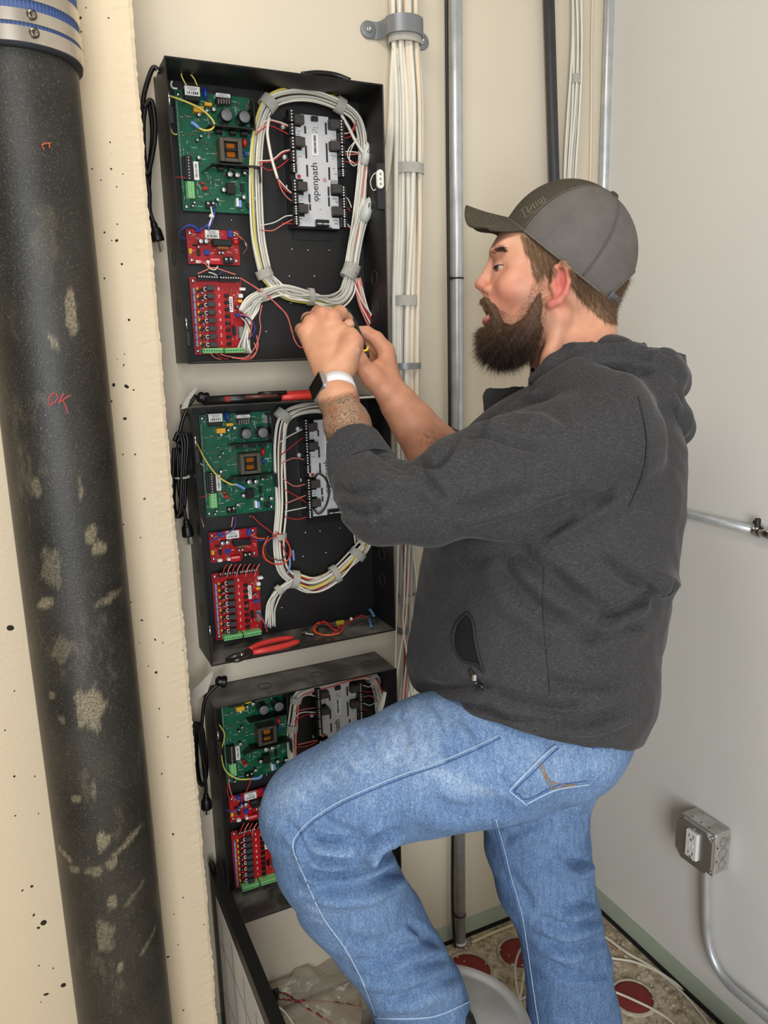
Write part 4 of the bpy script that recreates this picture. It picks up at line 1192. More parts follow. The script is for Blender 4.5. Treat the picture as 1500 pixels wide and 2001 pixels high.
# ---------------- slimmer bundle near the corner
YS = YW - 0.020
slim = empty('cable_bundle', PY(1118, 158, YS), 'slim bundle of white cables beside the black riser above the cap', 'cables')
for i, p in enumerate(bundle_paths(pys([(1124, -60), (1126, 0), (1127, 80), (1125, 158), (1120, 240), (1114, 320), (1110, 400), (1106, 560), (1104, 800), (1102, 1200), (1100, 1700)], YS), 12, 0.0155, 5, 0.7, 0.15, 0.8, 6)):
    cable(slim, p, 0.0028, mixmats(i, [M_CABLE, M_CABLE, M_CABLEG]))
strap(slim, PY(1125, 155, YS), down, 0.0125, 0.019, 0.8)

# ---------------- harnesses inside the cabinets
YH = YW - 0.030
def harness(label, k, loops, straps, wires, group=None):
    e = empty('cable_harness', PY(*straps[0][:2], YH), label, 'cables', group)
    for (ctrl, n, R, r, seed, pal, f0, f1) in loops:
        for i, p in enumerate(bundle_paths(pys(ctrl, YH), n, R, seed, 0.75, 0.22, 1.2, 5, f0, f1)):
            cable(e, p, r, mixmats(i, pal))
    for (x, y, tx, ty, R, w_) in straps:
        c = PY(x, y, YH); t_ = PY(x + tx, y + ty, YH) - c
        strap(e, c, t_, R, w_, 0.85)
    for (pts, r, mt, nm) in wires:
        cable(e, catmull(pys(pts, YH), 5), r, mt, nm, 6)
    return e
W4 = [M_CABLE, M_CABLE, M_CABLEG, M_YELLOW, M_CABLE]
W5 = [M_CABLE, M_CABLEG, M_CABLE]
RW_ = [M_PINK, M_CABLE, M_RED, M_CABLE]
gg = lambda pts, y=None: [g2(x, yy) + ((y,) if y else ()) for x, yy in pts]
YM = YW - 0.040
wires1 = []
for pts, mt in (([(100, 490), (200, 405), (300, 420), (400, 460)], M_PINK), ([(100, 500), (190, 400), (300, 412), (400, 450)], M_CABLE), ([(90, 530), (200, 450), (300, 480), (405, 535)], M_RED),
                ([(120, 770), (240, 760), (330, 690), (408, 668)], M_CABLE), ([(120, 780), (240, 775), (340, 700), (408, 680)], M_RED), ([(120, 790), (200, 855), (300, 830), (395, 755)], M_RED),
                ([(290, 930), (330, 1040), (385, 1110), (440, 1150)], M_PINK), ([(300, 940), (360, 1010), (430, 1075)], M_CABLE), ([(295, 935), (345, 1020), (430, 1080)], M_RED),
                ([(125, 1365), (260, 1335), (360, 1280), (430, 1270)], M_CABLE), ([(125, 1400), (240, 1410), (330, 1360), (440, 1300)], M_PINK), ([(330, 1340), (400, 1345), (450, 1352)], M_RED),
                ([(845, 480), (900, 515), (965, 500), (1015, 400)], M_PINK), ([(845, 490), (890, 520), (940, 515)], M_CABLE), ([(840, 555), (900, 562), (960, 540), (1010, 440)], M_RED), ([(850, 700), (930, 685), (1040, 695)], M_CABLE), ([(850, 690), (940, 712), (1040, 705)], M_PINK),
                ([(855, 760), (930, 780), (1000, 790), (1030, 770)], M_RED), ([(870, 1095), (925, 1110), (950, 1150), (968, 1200)], M_CABLE), ([(870, 1155), (920, 1190), (958, 1232)], M_RED), ([(870, 1295), (915, 1330), (955, 1380)], M_CABLE), ([(880, 1310), (920, 1350), (955, 1390)], M_RED),
                ([(1020, 560), (960, 680), (950, 770), (985, 815), (1020, 800)], M_CABLE), ([(1030, 560), (945, 660), (935, 740), (1000, 800)], M_CABLE)):
    wires1.append((gg(pts, YM), 0.0011, mt, 'wire'))
wires1.append((gg([(215, 370), (197, 500), (215, 640), (245, 780), (292, 935)], YM), 0.0030, M_CABLE, 'cable'))
wires1.append((gg([(875, 350), (940, 460), (1000, 580), (1085, 715)], YM), 0.0034, M_CABLE, 'cable'))
h3 = lambda pts, y=None: [g3(x, yy) + ((y,) if y else ()) for x, yy in pts]
for pts, mt, r in (([(1200, 1100), (1170, 1250), (1180, 1400), (1120, 1600), (1000, 1740), (800, 1730), (690, 1700)], M_PINK, .0011), ([(1130, 1470), (1150, 1600), (1090, 1740), (980, 1760), (830, 1745)], M_PINK, .0011),
                   ([(1140, 1560), (1120, 1680), (1040, 1760), (940, 1770)], M_RED, .0011), ([(1100, 1560), (1130, 1650), (1080, 1720), (990, 1745)], M_PINK, .001), ([(570, 1690), (620, 1740), (700, 1770)], M_PINK, .001), ([(640, 1690), (700, 1745), (790, 1765)], M_RED, .001),
                   ([(930, 770), (1030, 830), (1160, 910), (1250, 980), (1400, 1110), (1500, 1230), (1560, 1400), (1600, 1540), (1680, 1620), (1800, 1560)], M_PINK, .0012), ([(930, 775), (1050, 845), (1150, 915), (1260, 975), (1390, 1115), (1510, 1225), (1550, 1400), (1610, 1540), (1670, 1625), (1790, 1570)], M_RED, .0009),
                   ([(920, 1220), (1040, 1260), (1110, 1370), (1090, 1450), (1030, 1520)], M_BLUE, .0016), ([(930, 1215), (1020, 1240), (1070, 1320), (1060, 1440), (1040, 1520)], M_ORANGE, .0014), ([(920, 1235), (1010, 1300), (1060, 1400), (1040, 1500)], M_BROWN, .0014), ([(930, 1240), (990, 1300), (1040, 1390), (1060, 1460)], M_CABLE, .0012),
                   ([(420, 175), (320, 130), (230, 170), (190, 215), (200, 270), (270, 290)], M_BLUE, .0015), ([(430, 180), (330, 118), (240, 150), (180, 215)], M_BLUE, .0015), ([(440, 170), (540, 130), (590, 40)], M_BLUE, .0018), ([(545, 175), (580, 90), (600, 20), (590, -30)], M_CABLE, .0020), ([(420, 190), (500, 150), (570, 60), (610, 0), (620, -60)], M_BLUE, .0015),
                   ([(840, 220), (930, 260), (1000, 340), (1010, 410), (960, 490)], M_BROWN, .0016), ([(850, 215), (920, 250), (985, 320), (1008, 380)], M_CABLE, .0012), ([(850, 225), (900, 250), (960, 300)], M_ORANGE, .0012), ([(270, 290), (210, 320), (205, 360), (260, 390)], M_BLACKP, .0014), ([(275, 420), (220, 440), (205, 460)], M_BLACKP, .0014),
                   ([(420, 560), (500, 590), (545, 640), (640, 650), (760, 690), (880, 730)], M_PINK, .0012), ([(410, 720), (480, 690), (550, 650), (540, 590)], M_PINK, .0012), ([(545, 590), (560, 650), (620, 670), (660, 625)], M_CABLE, .0012), ([(545, 700), (600, 715), (650, 740)], M_CABLE, .0011), ([(670, 735), (690, 710), (715, 690)], M_BLUE, .0010)):
    wires1.append((h3(pts, YM), r, mt, 'wire'))
# ground and mains wires at the top left of the supply board
gg1 = lambda pts, y=None: [g1(x, yy) + ((y,) if y else ()) for x, yy in pts]
for pts, mt, r in (([(340, 480), (480, 530), (620, 590), (720, 660), (790, 750), (770, 810), (700, 825), (640, 800)], M_YELLOW, .0019), ([(640, 800), (600, 765), (565, 745)], M_LBLUE, .0034), ([(520, 385), (480, 310), (475, 265), (530, 255), (590, 310), (625, 385)], M_YELLOW, .0013), ([(355, 770), (375, 830), (400, 860), (430, 862)], M_YELLOW, .0013),
                   ([(380, 340), (370, 380), (390, 410), (430, 415)], M_CABLE, .0016), ([(515, 1290), (450, 1280), (400, 1285)], M_RED, .0009), ([(790, 1570), (795, 1640), (765, 1740), (730, 1800)], M_BLUE, .0018), ([(760, 1570), (770, 1660), (740, 1760)], M_CABLE, .0016), ([(745, 1650), (765, 1665), (785, 1660)], M_CABLE, .0035)):
    wires1.append((gg1(pts, YW - 0.045), r, mt, 'wire'))

harness('neat loop of white and yellow cables around the module in the top cabinet', 0, [
    ([(516, 534), (503, 470), (498, 400), (497, 320), (504, 250), (524, 203), (562, 186), (612, 187), (664, 206), (697, 232), (709, 280), (709, 330), (700, 420), (690, 490), (683, 535)], 11, 0.0125, 0.0022, 11, W4, 1, 1),
    ([(683, 535), (672, 572), (645, 586), (606, 580), (565, 575), (535, 556), (516, 534)], 9, 0.0125, 0.0022, 12, W4, 1, 1),
    ([(472, 610), (488, 590), (512, 576), (552, 563), (606, 576), (655, 592), (682, 570), (688, 525), (700, 450), (716, 392)], 13, 0.0125, 0.0022, 13, W5, 0.6, 1.3),
    ([(512, 576), (496, 600), (485, 640), (483, 690)], 8, 0.010, 0.0022, 17, W5, 1, 1.9),
    ([(690, 520), (700, 430), (709, 350), (718, 292)], 9, 0.0095, 0.0022, 14, [M_CABLE, M_CABLEG, M_PINK, M_CABLE], 1, 1),
    ([(694, 545), (707, 590), (722, 625), (738, 660), (752, 700)], 9, 0.0095, 0.0020, 15, RW_, 1, 1.2)],
    [(516, 534, -12, -26, 0.0160, 0.016), (524, 203, 16, -20, 0.0165, 0.020), (664, 206, 20, 12, 0.0150, 0.018), (606, 580, 20, 2, 0.0165, 0.011), (681, 537, -10, 20, 0.0165, 0.015), (687, 524, 6, -20, 0.0170, 0.016), (512, 577, 16, -8, 0.0120, 0.012)], wires1)
# stripped cable jackets with hand-written letters, part of the top harness area
for (pa, pb, txt, R) in (((711, 322), (723, 274), '//:', 0.0125), ((709, 432), (731, 380), 'FLI', 0.0155)):
    a, b = PY(*pa, YM), PY(*pb, YM)
    e = None
    m_ = MB(); dd = b - a
    m_.sweep([a, a + dd * .4, a + dd * .75, b], [R * .62, R * .85, R * .7, 0.003], 12)
    j = m_.build('cable_sleeve', mat('clear_grey_sleeve', (204, 206, 198), 0.35), None, True)
    tag(j, ('lower pale cable sleeve marked FLI in the top cabinet' if txt == 'FLI' else 'upper pale cable sleeve with ink strokes in the top cabinet'), 'cable sleeve')
    n_ = np.array([0, -1.0, 0]); u = np.array([.95, 0, -.30]) / math.hypot(.95, .30); v_ = np.cross(n_, u)
    text_mesh(txt, 0.0135, a + dd * .50 + n_ * (R * 0.85 + .0006), u, v_, M_INK, 'handwriting', j, 0.0002)

# the middle cabinet
m2w = []
for pts, mt, r in (([(545, 865), (565, 852), (592, 838)], M_CABLE, .0012), ([(548, 890), (575, 868), (598, 850)], M_RED, .0011), ([(550, 905), (575, 895), (600, 900)], M_PINK, .0011), ([(552, 935), (575, 950), (600, 945)], M_PINK, .0011), ([(552, 955), (580, 970), (602, 985)], M_RED, .0011), ([(556, 1000), (580, 995), (606, 990)], M_CABLE, .0012), ([(556, 1010), (580, 1015), (606, 1008)], M_RED, .0011), ([(556, 985), (580, 975), (604, 965)], M_PINK, .0011),
                   ([(380, 858), (402, 900), (425, 930), (450, 946), (462, 946)], M_YELLOW, .0018), ([(460, 946), (472, 952), (478, 956)], M_LBLUE, .0030), ([(380, 880), (388, 902), (398, 910)], M_CABLEG, .0012), ([(410, 968), (395, 971), (388, 975), (390, 1000), (396, 1025)], M_RED, .0010), ([(388, 975), (391, 1005), (398, 1030)], M_CABLE, .0010),
                   ([(492, 1008), (510, 1025), (530, 1040), (548, 1060), (560, 1085)], M_RED, .0012), ([(488, 1010), (508, 1030), (528, 1044)], M_BLACKP, .0012), ([(460, 1010), (458, 1030), (440, 1045), (405, 1060)], M_BLUE, .0014), ([(455, 1010), (452, 1030)], M_PINK, .0012),
                   ([(540, 1045), (516, 1065), (515, 1090), (535, 1102), (560, 1098), (566, 1072), (556, 1050), (538, 1040)], M_RED, .0013), ([(538, 1040), (560, 1058), (568, 1085), (548, 1103), (522, 1095), (514, 1072), (524, 1048)], M_ORANGE, .0013), ([(545, 1042), (520, 1060), (522, 1085), (548, 1095), (562, 1080)], M_BROWN, .0013),
                   ([(490, 1045), (505, 1052), (518, 1052)], M_ORANGE, .0014), ([(490, 1048), (505, 1056), (517, 1055)], M_BLUE, .0014), ([(500, 1195), (512, 1205), (520, 1230)], M_BLUE, .0014), ([(502, 1200), (515, 1215), (522, 1235)], M_ORANGE, .0014),
                   ([(566, 1090), (566, 1105), (562, 1120)], mat('pale_blue_wire', (120, 150, 190), .4), .0022), ([(572, 1075), (574, 1095)], M_LBLUE, .0026)):
    m2w.append(([(x, y, YM) for x, y in pts], r, mt, 'wire'))
m2w.append(([(612, 938, YM - .004), (622, 926, YM - .012), (636, 936, YM - .014), (643, 962, YM - .014), (636, 990, YM - .012), (622, 1004, YM - .01), (611, 992, YM - .004)], .0022, M_BLACKP, 'wire'))
for i in range(8):
    x0 = 434 + i * 9
    m2w.append(([(x0, 1128, YM), (x0 + 4, 1112, YM - .004), (x0 + 10, 1102, YM)], .0011, M_PINK if i % 2 else M_RED, 'wire'))
harness('loop of mixed cables sagging around the bottom of the middle cabinet', 1, [
    ([(575, 1133), (552, 1110), (544, 1060), (548, 990), (545, 920), (546, 860), (556, 818), (590, 800), (640, 800), (690, 830), (700, 900), (700, 1000), (706, 1060)], 10, 0.0120, 0.0022, 31, [M_CABLE, M_CABLEG, M_BROWN, M_CABLE], 1, 1),
    ([(575, 1133), (610, 1143), (650, 1125), (690, 1090), (714, 1062), (722, 1030), (716, 980)], 17, 0.0165, 0.0022, 32, [M_CABLE, M_CABLEG, M_RED, M_CABLE, M_YELLOW, M_CABLE], 1, 1),
    ([(528, 1225), (530, 1185), (545, 1155), (575, 1133)], 7, 0.0100, 0.0021, 33, [M_CABLEG, M_CABLE], 1.6, 1)],
    [(575, 1132, 20, 2, 0.0190, 0.015), (655, 1122, 24, -14, 0.0200, 0.014), (698, 1083, 16, -22, 0.0190, 0.016), (552, 812, 16, -20, 0.0165, 0.018), (546, 1048, 0, 20, 0.0145, 0.012), (545, 1153, 14, -12, 0.0105, 0.011)], m2w)
# the lowest cabinet
m3w = []
for pts, mt, r in (([(582, 1368), (600, 1358), (622, 1362)], M_CABLE, .0013), ([(575, 1390), (595, 1386), (622, 1382)], M_PINK, .0011), ([(575, 1402), (590, 1392), (622, 1392)], M_CABLE, .0013), ([(575, 1410), (595, 1398), (622, 1396)], M_RED, .0011), ([(580, 1460), (600, 1458), (622, 1448)], M_RED, .0011), ([(582, 1455), (604, 1450), (620, 1446)], M_PINK, .0011),
                   ([(706, 1338), (722, 1342), (730, 1332)], M_CABLE, .0012), ([(706, 1350), (722, 1352), (732, 1346)], M_RED, .0011), ([(706, 1362), (725, 1360), (738, 1372)], M_PINK, .0011), ([(706, 1372), (722, 1378), (734, 1372)], M_CABLE, .0012), ([(706, 1384), (720, 1388)], M_RED, .0011),
                   ([(428, 1416), (438, 1432), (437, 1448), (432, 1470), (440, 1505), (465, 1522), (492, 1522)], M_YELLOW, .0016), ([(492, 1522), (506, 1520), (512, 1514)], M_LBLUE, .0032), ([(490, 1525), (484, 1540), (480, 1550)], M_RED, .0011), ([(446, 1515), (446, 1530), (444, 1545), (448, 1560)], M_RED, .0011), ([(446, 1525), (450, 1545), (455, 1560)], M_PINK, .0011),
                   ([(442, 1583), (455, 1586), (470, 1575), (472, 1562)], M_BLUE, .0014)):
    m3w.append(([(x, y, YM) for x, y in pts], r, mt, 'wire'))
for i in range(6):
    x0 = 468 + i * 8
    m3w.append(([(x0, 1634, YM), (x0 + 3, 1620, YM - .004), (x0 + 10, 1608, YM)], .0011, M_PINK if i % 2 else M_RED, 'wire'))
harness('short loop of cables in the lowest cabinet above the knee', 2, [
    ([(572, 1500), (570, 1440), (574, 1400), (578, 1370), (592, 1352), (640, 1338), (700, 1322), (728, 1325), (740, 1350), (748, 1400), (745, 1470)], 9, 0.0100, 0.0022, 41, [M_CABLE, M_CABLEG, M_CABLE, M_PINK], 1, 1),
    ([(742, 1395), (735, 1360), (728, 1330), (724, 1310)], 7, 0.0100, 0.0024, 43, [M_CABLE, M_CABLE, M_CABLEG], 1.3, 1)],
    [(578, 1368, 4, -20, 0.0125, 0.013), (571, 1423, -2, 20, 0.0120, 0.016), (724, 1322, 20, 4, 0.0140, 0.010)], m3w)
for (pa, pb, lb) in (((738, 1398), (752, 1352), 'pale cable sleeve just above the thigh in the lowest cabinet'),):
    m_ = MB()
    a, b = PY(*pa, YF + .01), PY(*pb, YF + .01)
    m_.sweep([a, a * .5 + b * .5, b], [.0085, .010, .006], 10, flat=.6)
    tag(m_.build('cable_sleeve', MATS['clear_grey_sleeve'], None, True), lb, 'cable sleeve')

# ---------------- power cords hanging at the left of the cabinets
def plug(parent, p, d, s=1.0, prongs=True, up=(0, 1, 0)):
    p = np.array(p, float); d = np.array(d, float); d /= np.linalg.norm(d)
    m_ = MB(); m_.lathe(p, [(0.0045, 0), (0.006, 0.004 * s), (0.0062, 0.008 * s), (0.0055, 0.009 * s), (0.0078, 0.011 * s), (0.0105, 0.016 * s), (0.0115, 0.032 * s), (0.0112, 0.034 * s)], 14, d)
    q = m_.build('plug', M_BLACKP, parent, True)
    sd = np.cross(d, YV); sd /= np.linalg.norm(sd)
    for k_ in (-1, 1):
        m_ = MB(); c = p + d * (0.034 * s + 0.008) + sd * 0.0052 * k_
        m_.box(c, (0.0016, 0.006, 0.017), np.stack([sd, YV, d], 1)); m_.build('prong', M_CHROME, q)
    m_ = MB(); c = p + d * 0.034 * s + YV * 0.005; m_.cyl(c, c + d * 0.018, 0.0022, 8); m_.build('prong', M_CHROME, q)
    return q
YP = YW - 0.062
def cord(paths, plug_at, plug_dir, lab, base, ties=(), gland=None, tagp=None, r=0.0036):
    e = empty('power_cord', base, lab, 'cord')
    for p in paths:
        m_ = MB(); m_.sweep(catmull(p, 6), r, 9); m_.build('cord', M_BLACKP, e, True)
    if plug_at is not None: plug(e, plug_at, plug_dir)
    for (c, R) in ties: strap(e, c, (0, 0, 1), R, 0.0035, 0.9, M_CABLEG, 0.0012)
    if gland is not None:
        m_ = MB(); g = np.array(gland); m_.lathe(g, [(0.0125, 0), (0.0125, 0.006), (0.010, 0.008), (0.0105, 0.016), (0.007, 0.020)], 16, (-.9, 0, .3)); m_.build('strain_relief', M_BLACKP, e, True)
    if tagp is not None:
        m_ = MB(); m_.prism([PY(x_, y_, yy - .022) for x_, y_ in tagp], (0, .0008, 0)); m_.build('paper_tag', mat('grey_tag_paper', (176, 170, 158), .7), e)
    return e
yy = YP
c1 = pys([(312, 142), (300, 132), (288, 160), (279, 200), (277, 260), (279, 320), (291, 370), (292, 410), (300, 436)], yy)
l1 = pys([(281, 210), (294, 196), (300, 215), (303, 260), (296, 310), (287, 340), (281, 300), (280, 240), (283, 212)], yy - .012)
l2 = pys([(290, 345), (281, 310), (277, 250), (283, 205), (292, 208), (298, 260), (293, 320), (290, 372)], yy + .012)
pd = PY(308, 466, yy) - PY(300, 436, yy)
cord([c1, l1, l2], PY(299, 433, yy), pd, 'black power cord looped beside the topmost cabinet, plug hanging free', PY(310, 470, yy), gland=None, tagp=[(301, 148), (306, 136), (309, 138), (304, 152)], r=0.0042)
c2 = pys([(383, 772), (365, 800), (352, 840), (347, 900), (350, 960), (360, 1000), (363, 1016)], yy)
loops2 = [pys([(340 + 6 * i, 862 + 4 * i), (348 + 7 * i, 846 + i), (356 + 5 * i, 870), (354 + 4 * i, 930), (352 + 4 * i, 990), (345 + 2 * i, 1010), (338 + i, 985), (338 + 2 * i, 920), (340 + 5 * i, 875)], yy - 0.012 + 0.010 * i) for i in range(3)]
pd = PY(369, 1058, yy) - PY(363, 1016, yy)
cord([c2] + loops2, PY(363, 1015, yy), pd, 'coiled black power cord tied beside the middle cabinet with its plug downward', PY(368, 1075, yy), ties=[(PY(355, 932, yy), 0.0155)], gland=PY(405, 780, YF + 0.05), tagp=[(353, 800), (362, 780), (381, 756), (386, 760), (372, 780), (366, 797)])
c3 = pys([(428, 1335), (410, 1352), (399, 1372), (394, 1420), (394, 1450), (398, 1500), (402, 1535), (402, 1552)], yy)
loops3 = [pys([(379 + 5 * i, 1412), (386 + 5 * i, 1420 + 4 * i), (394 + 4 * i, 1470), (402 + i, 1510), (396, 1535), (384 + 2 * i, 1515), (380 + 2 * i, 1460), (379 + 4 * i, 1418)], yy - 0.01 + .01 * i) for i in range(3)]
pd = PY(404, 1588, yy) - PY(402, 1552, yy)
cord([c3] + loops3, PY(402, 1551, yy), pd, 'black power cord bunched beside the lowest cabinet, plug hanging by the pier', PY(403, 1595, yy), gland=PY(440, 1332, YF + 0.05), tagp=[(374, 1375), (377, 1348), (392, 1334), (414, 1311), (417, 1316), (410, 1338), (405, 1353)])
# ================================================================== LOOSE THINGS
from mathutils import noise as mnoise
# ---- red handled side cutters lying in the bottom of the middle cabinet
zc2 = CAB_Z[1] + 0.0022
def pz(pts, z): return np.array([PZ(p[0], p[1], z + (p[2] if len(p) > 2 else 0)) for p in pts])
M_GRIP = mat('red_vinyl_grip', (212, 58, 52), 0.38)
M_TOOL = mat('tool_steel', (84, 82, 80), 0.35, 0.9)
e = empty('pliers', PZ(490, 1270, zc2), 'red handled side cutting pliers lying in the bottom of the middle cabinet', 'pliers')
for pts in ([(487, 1269, .010), (510, 1259, .012), (545, 1250, .012), (574, 1246, .011)], [(494, 1275, .010), (520, 1270, .012), (555, 1262, .012), (586, 1252, .011)]):
    m_ = MB(); q = catmull(pz(pts, zc2), 6); n_ = len(q)
    m_.sweep(q, np.interp(np.linspace(0, 1, n_), [0, .15, .6, .92, 1], [.0055, .007, .0068, .0062, .002]), 10, flat=0.9); m_.build('handle', M_GRIP, e, True)
for pts in ([(487, 1270, .010), (472, 1278, .010), (455, 1283, .009), (440, 1288, .006)], [(492, 1274, .009), (476, 1284, .008), (460, 1290, .007), (441, 1290, .005)]):
    m_ = MB(); q = catmull(pz(pts, zc2), 6); m_.sweep(q, np.interp(np.linspace(0, 1, len(q)), [0, .45, .6, 1], [.0055, .0075, .0075, .002]), 8, flat=0.7); m_.build('jaw', M_TOOL, e, True)
c = PZ(472, 1281, zc2 + .010); m_ = MB(); m_.lathe(c, [(.005, -.004), (.005, .0045), (.003, .0055)], 12, (0, 0, 1)); m_.build('pivot', M_CHROME, e, True)

# ---- tangle of orange and red leads in the same cabinet
e = empty('wire_coil', PZ(640, 1232, zc2), 'small knot of orange and red leads lying at the right bottom of the middle cabinet', 'wire')
for i, (mt, r) in enumerate(((M_ORANGE, .0019), (M_RED, .0017), (M_ORANGE, .0018), (M_RED, .0016), (M_BROWN, .0014))):
    pts = [(612 + i * 2, 1228 - i, .004 + .003 * i), (622, 1217 + i, .008), (645 + i, 1219, .008 + .002 * i), (668, 1228 + i, .006), (660, 1238, .005), (635 - i, 1241, .006), (616, 1236 - i, .006)]
    m_ = MB(); m_.tube(pz(pts, zc2), r, 7, 6, closed=True); m_.build('lead', mt, e, True)
for pts, mt in (([(650, 1238, .008), (668, 1224, .012), (688, 1212, .014), (705, 1203, .016), (716, 1206, .02)], M_RED), ([(625, 1218, .01), (634, 1214, .02), (648, 1228, .012), (662, 1232, .008)], M_RED), ([(612, 1240, .004), (598, 1238, .004), (592, 1236, .005)], M_CABLEG)):
    m_ = MB(); m_.tube(pz(pts, zc2), .0016, 7, 6); m_.build('lead', mt, e, True)
m_ = MB(); c = PZ(664, 1217, zc2 + .008); m_.box(c, (.020, .010, .010), ch=.002); m_.build('connector', mat('olive_connector', (170, 150, 40), .4), e)
m_ = MB(); c = PZ(686, 1210, zc2 + .016); m_.box(c, (.005, .006, .008), ch=.001); m_.build('bead', M_WHITE, e)
m_ = MB(); c = PZ(594, 1236, zc2 + .006); m_.box(c, (.012, .006, .005), ch=.001); m_.build('spade_terminal', M_CHROME, e)
# ---- blue crimp terminals and a bolt at the right corner of that cabinet
for i, (pa, pb, lb) in enumerate((((722, 1191), (731, 1205), 'upper pale blue crimp terminal standing in the right corner of the middle cabinet'), ((721, 1210), (725, 1225), 'lower blue crimp terminal lying on the dusty floor of the middle cabinet'))):
    a, b = PZ(*pa, zc2 + .016 - .008 * i), PZ(*pb, zc2 + .006)
    m_ = MB(); m_.sweep(catmull(np.array([a, (a + b) / 2 + (0, 0, .002), b]), 5), .0032, 10)
    tag(m_.build('crimp_terminal', mat('clear_blue_sleeve', (96, 140, 186), .25), None, True), lb, 'terminal')

# ---- long tool lying on top of the middle cabinet
zt2 = CAB_Z[1] + 0.508
def on_top(px, py, h): 
    return PY(px, py, YF + 0.030) * np.array([1, 1, 0]) + np.array([0, 0, zt2 + h])
e = empty('hand_tool', on_top(520, 780, 0), 'long black tool with red handles lying along the top of the middle cabinet', 'tool')
m_ = MB(); a, b = on_top(402, 782, .0105), on_top(548, 782, .0105)
m_.sweep([a, b], [.0085, .0095], 8); m_.build('tool_body', M_BLACKP, e, True)
m_ = MB(); a, b = on_top(478, 788, .0105), on_top(540, 786, .0105); m_.sweep([a + np.array([0, -.007, .003]), b + np.array([0, -.007, .003])], .0042, 6); m_.build('brown_panel', M_BROWN, e, True)
m_ = MB(); m_.box(on_top(443, 785, .012) + np.array([0, -.007, 0]), (.010, .004, .010), ch=.001); m_.build('red_latch', M_RCAP, e)
for (dy, dzh, x1) in ((-.010, .008, 628), (.012, .012, 650)):
    a, b = on_top(548, 780, dzh), on_top(x1, 776, dzh)
    q = catmull(np.array([a + (0, dy * .3, 0), (a * .6 + b * .4) + (0, dy, .002), b + (0, dy, 0)]), 6)
    m_ = MB(); m_.sweep(q, np.interp(np.linspace(0, 1, len(q)), [0, .2, .9, 1], [.005, .0072, .0068, .003]), 9); m_.build('handle', M_GRIP, e, True)
m_ = MB(); a, b = on_top(505, 778, .018), on_top(560, 776, .018); m_.sweep([a, b], .0045, 8); m_.build('hinge_cover', M_BLACKP, e, True)
m_ = MB(); m_.box((on_top(700, 780, .0012) + np.array([0, -.010, 0])), (.10, .045, .0016), ch=.0005)
tag(m_.build('paper_strip', M_PAPER, None), 'strip of white paper lying on the right end of the middle cabinet top', 'paper')
# dark conduit body and cables just showing over the top cabinet
zt1 = CAB_Z[0] + 0.508
m_ = MB()
q = [PY(590, 146, YW - .035), PY(620, 143, YW - .03), PY(655, 147, YW - .03), PY(684, 158, YW - .04)]
q = [np.array([p[0], p[1], max(p[2], zt1 + .006)]) for p in q]
m_.sweep(catmull(np.array(q), 6), .0055, 8)
tag(m_.build('black_cable', M_BLACKP, None, True), 'short black cable lying along the top of the topmost cabinet', 'cable')

# ---- loose cabinet door leaning on the floor in the recess
DX0, DX1 = 0.263, 0.290
e = empty('cabinet_door', ((DX0 + DX1) / 2, 1.27, 0), 'loose black cabinet door with a paper diagram standing on the floor by the pier', 'door')
dt = PZ(396, 1684, 0.47); 
def leanx(z): return 0.268 + 0.0 * z
ya, yb_ = 1.045, 1.52
zt_ = 0.468
m_ = MB(); m_.box((DX0 + .006, (ya + yb_) / 2, zt_ / 2), (.0016, yb_ - ya, zt_ - .002)); m_.build('door_skin', M_BLACK, e)
m_ = MB()
m_.box((DX0 + .0175, (ya + yb_) / 2, zt_ - .0012), (.024, yb_ - ya, .002)); m_.box((DX0 + .0175, (ya + yb_) / 2, .0012), (.024, yb_ - ya, .002))
m_.box((DX0 + .0175, ya + .001, zt_ / 2), (.024, .002, zt_ - .004)); m_.box((DX0 + .0175, yb_ - .001, zt_ / 2), (.024, .002, zt_ - .004))
m_.build('door_flange', M_BLACK, e)
m_ = MB(); m_.box((DX0 + .010, yb_ - .01, zt_ + .008), (.012, .022, .018), ch=.003); m_.build('hinge_tab', M_BLACKP, e)
m_ = MB(); m_.box((DX0 + .0045, 1.265, .235), (.0008, .40, .40)); pp = m_.build('paper_diagram', mat('grey_diagram_paper', (208, 204, 196), .75, var=.05, vscale=10), e)
m_ = MB()
random.seed(5)
for i in range(5):
    m_.box((DX0 + .0039, 1.08 + .085 * i, .235), (.0004, .0012, random.uniform(.25, .38)))
for i in range(3):
    m_.box((DX0 + .0039, 1.265, .08 + i * .13), (.0004, .36, .0012))
tag(m_.build('diagram_lines', M_INK, pp), kind='stuff')

# ---- bucket with its lid, upside use as a step
BCX, BCY, BR, BZ = 0.572, 1.008, 0.155, 0.372
e = empty('bucket', (BCX, BCY, 0), 'grey plastic bucket with lid used as a step under the raised foot', 'bucket')
M_BUCK = mat('grey_bucket_plastic', (186, 188, 190), 0.4, var=0.06, vscale=14)
m_ = MB(); m_.lathe((BCX, BCY, 0), [(.128, 0), (.131, .004), (.149, .330), (.149, .352)], 56); m_.build('bucket_body', M_BUCK, e, True)
for z in (.285, .305, .325):
    m_ = MB(); m_.lathe((BCX, BCY, z), [(.1465, -.004), (.154, -.002), (.154, .002), (.1465, .004)], 56, caps=False); m_.build('bucket_rib', M_BUCK, e, True)
m_ = MB(); m_.lathe((BCX, BCY, BZ), [(.150, -.030), (.157, -.029), (.158, -.006), (.156, -.001), (.150, .0), (.145, -.001), (.141, -.005), (.136, -.006), (.132, -.004), (.06, -.004), (.001, -.004)], 64, caps=False)
set_smooth_angle(m_.build('lid', mat('dusty_lid', (190, 186, 178), 0.5, var=0.12, vscale=22), e), 40)
m_ = MB()
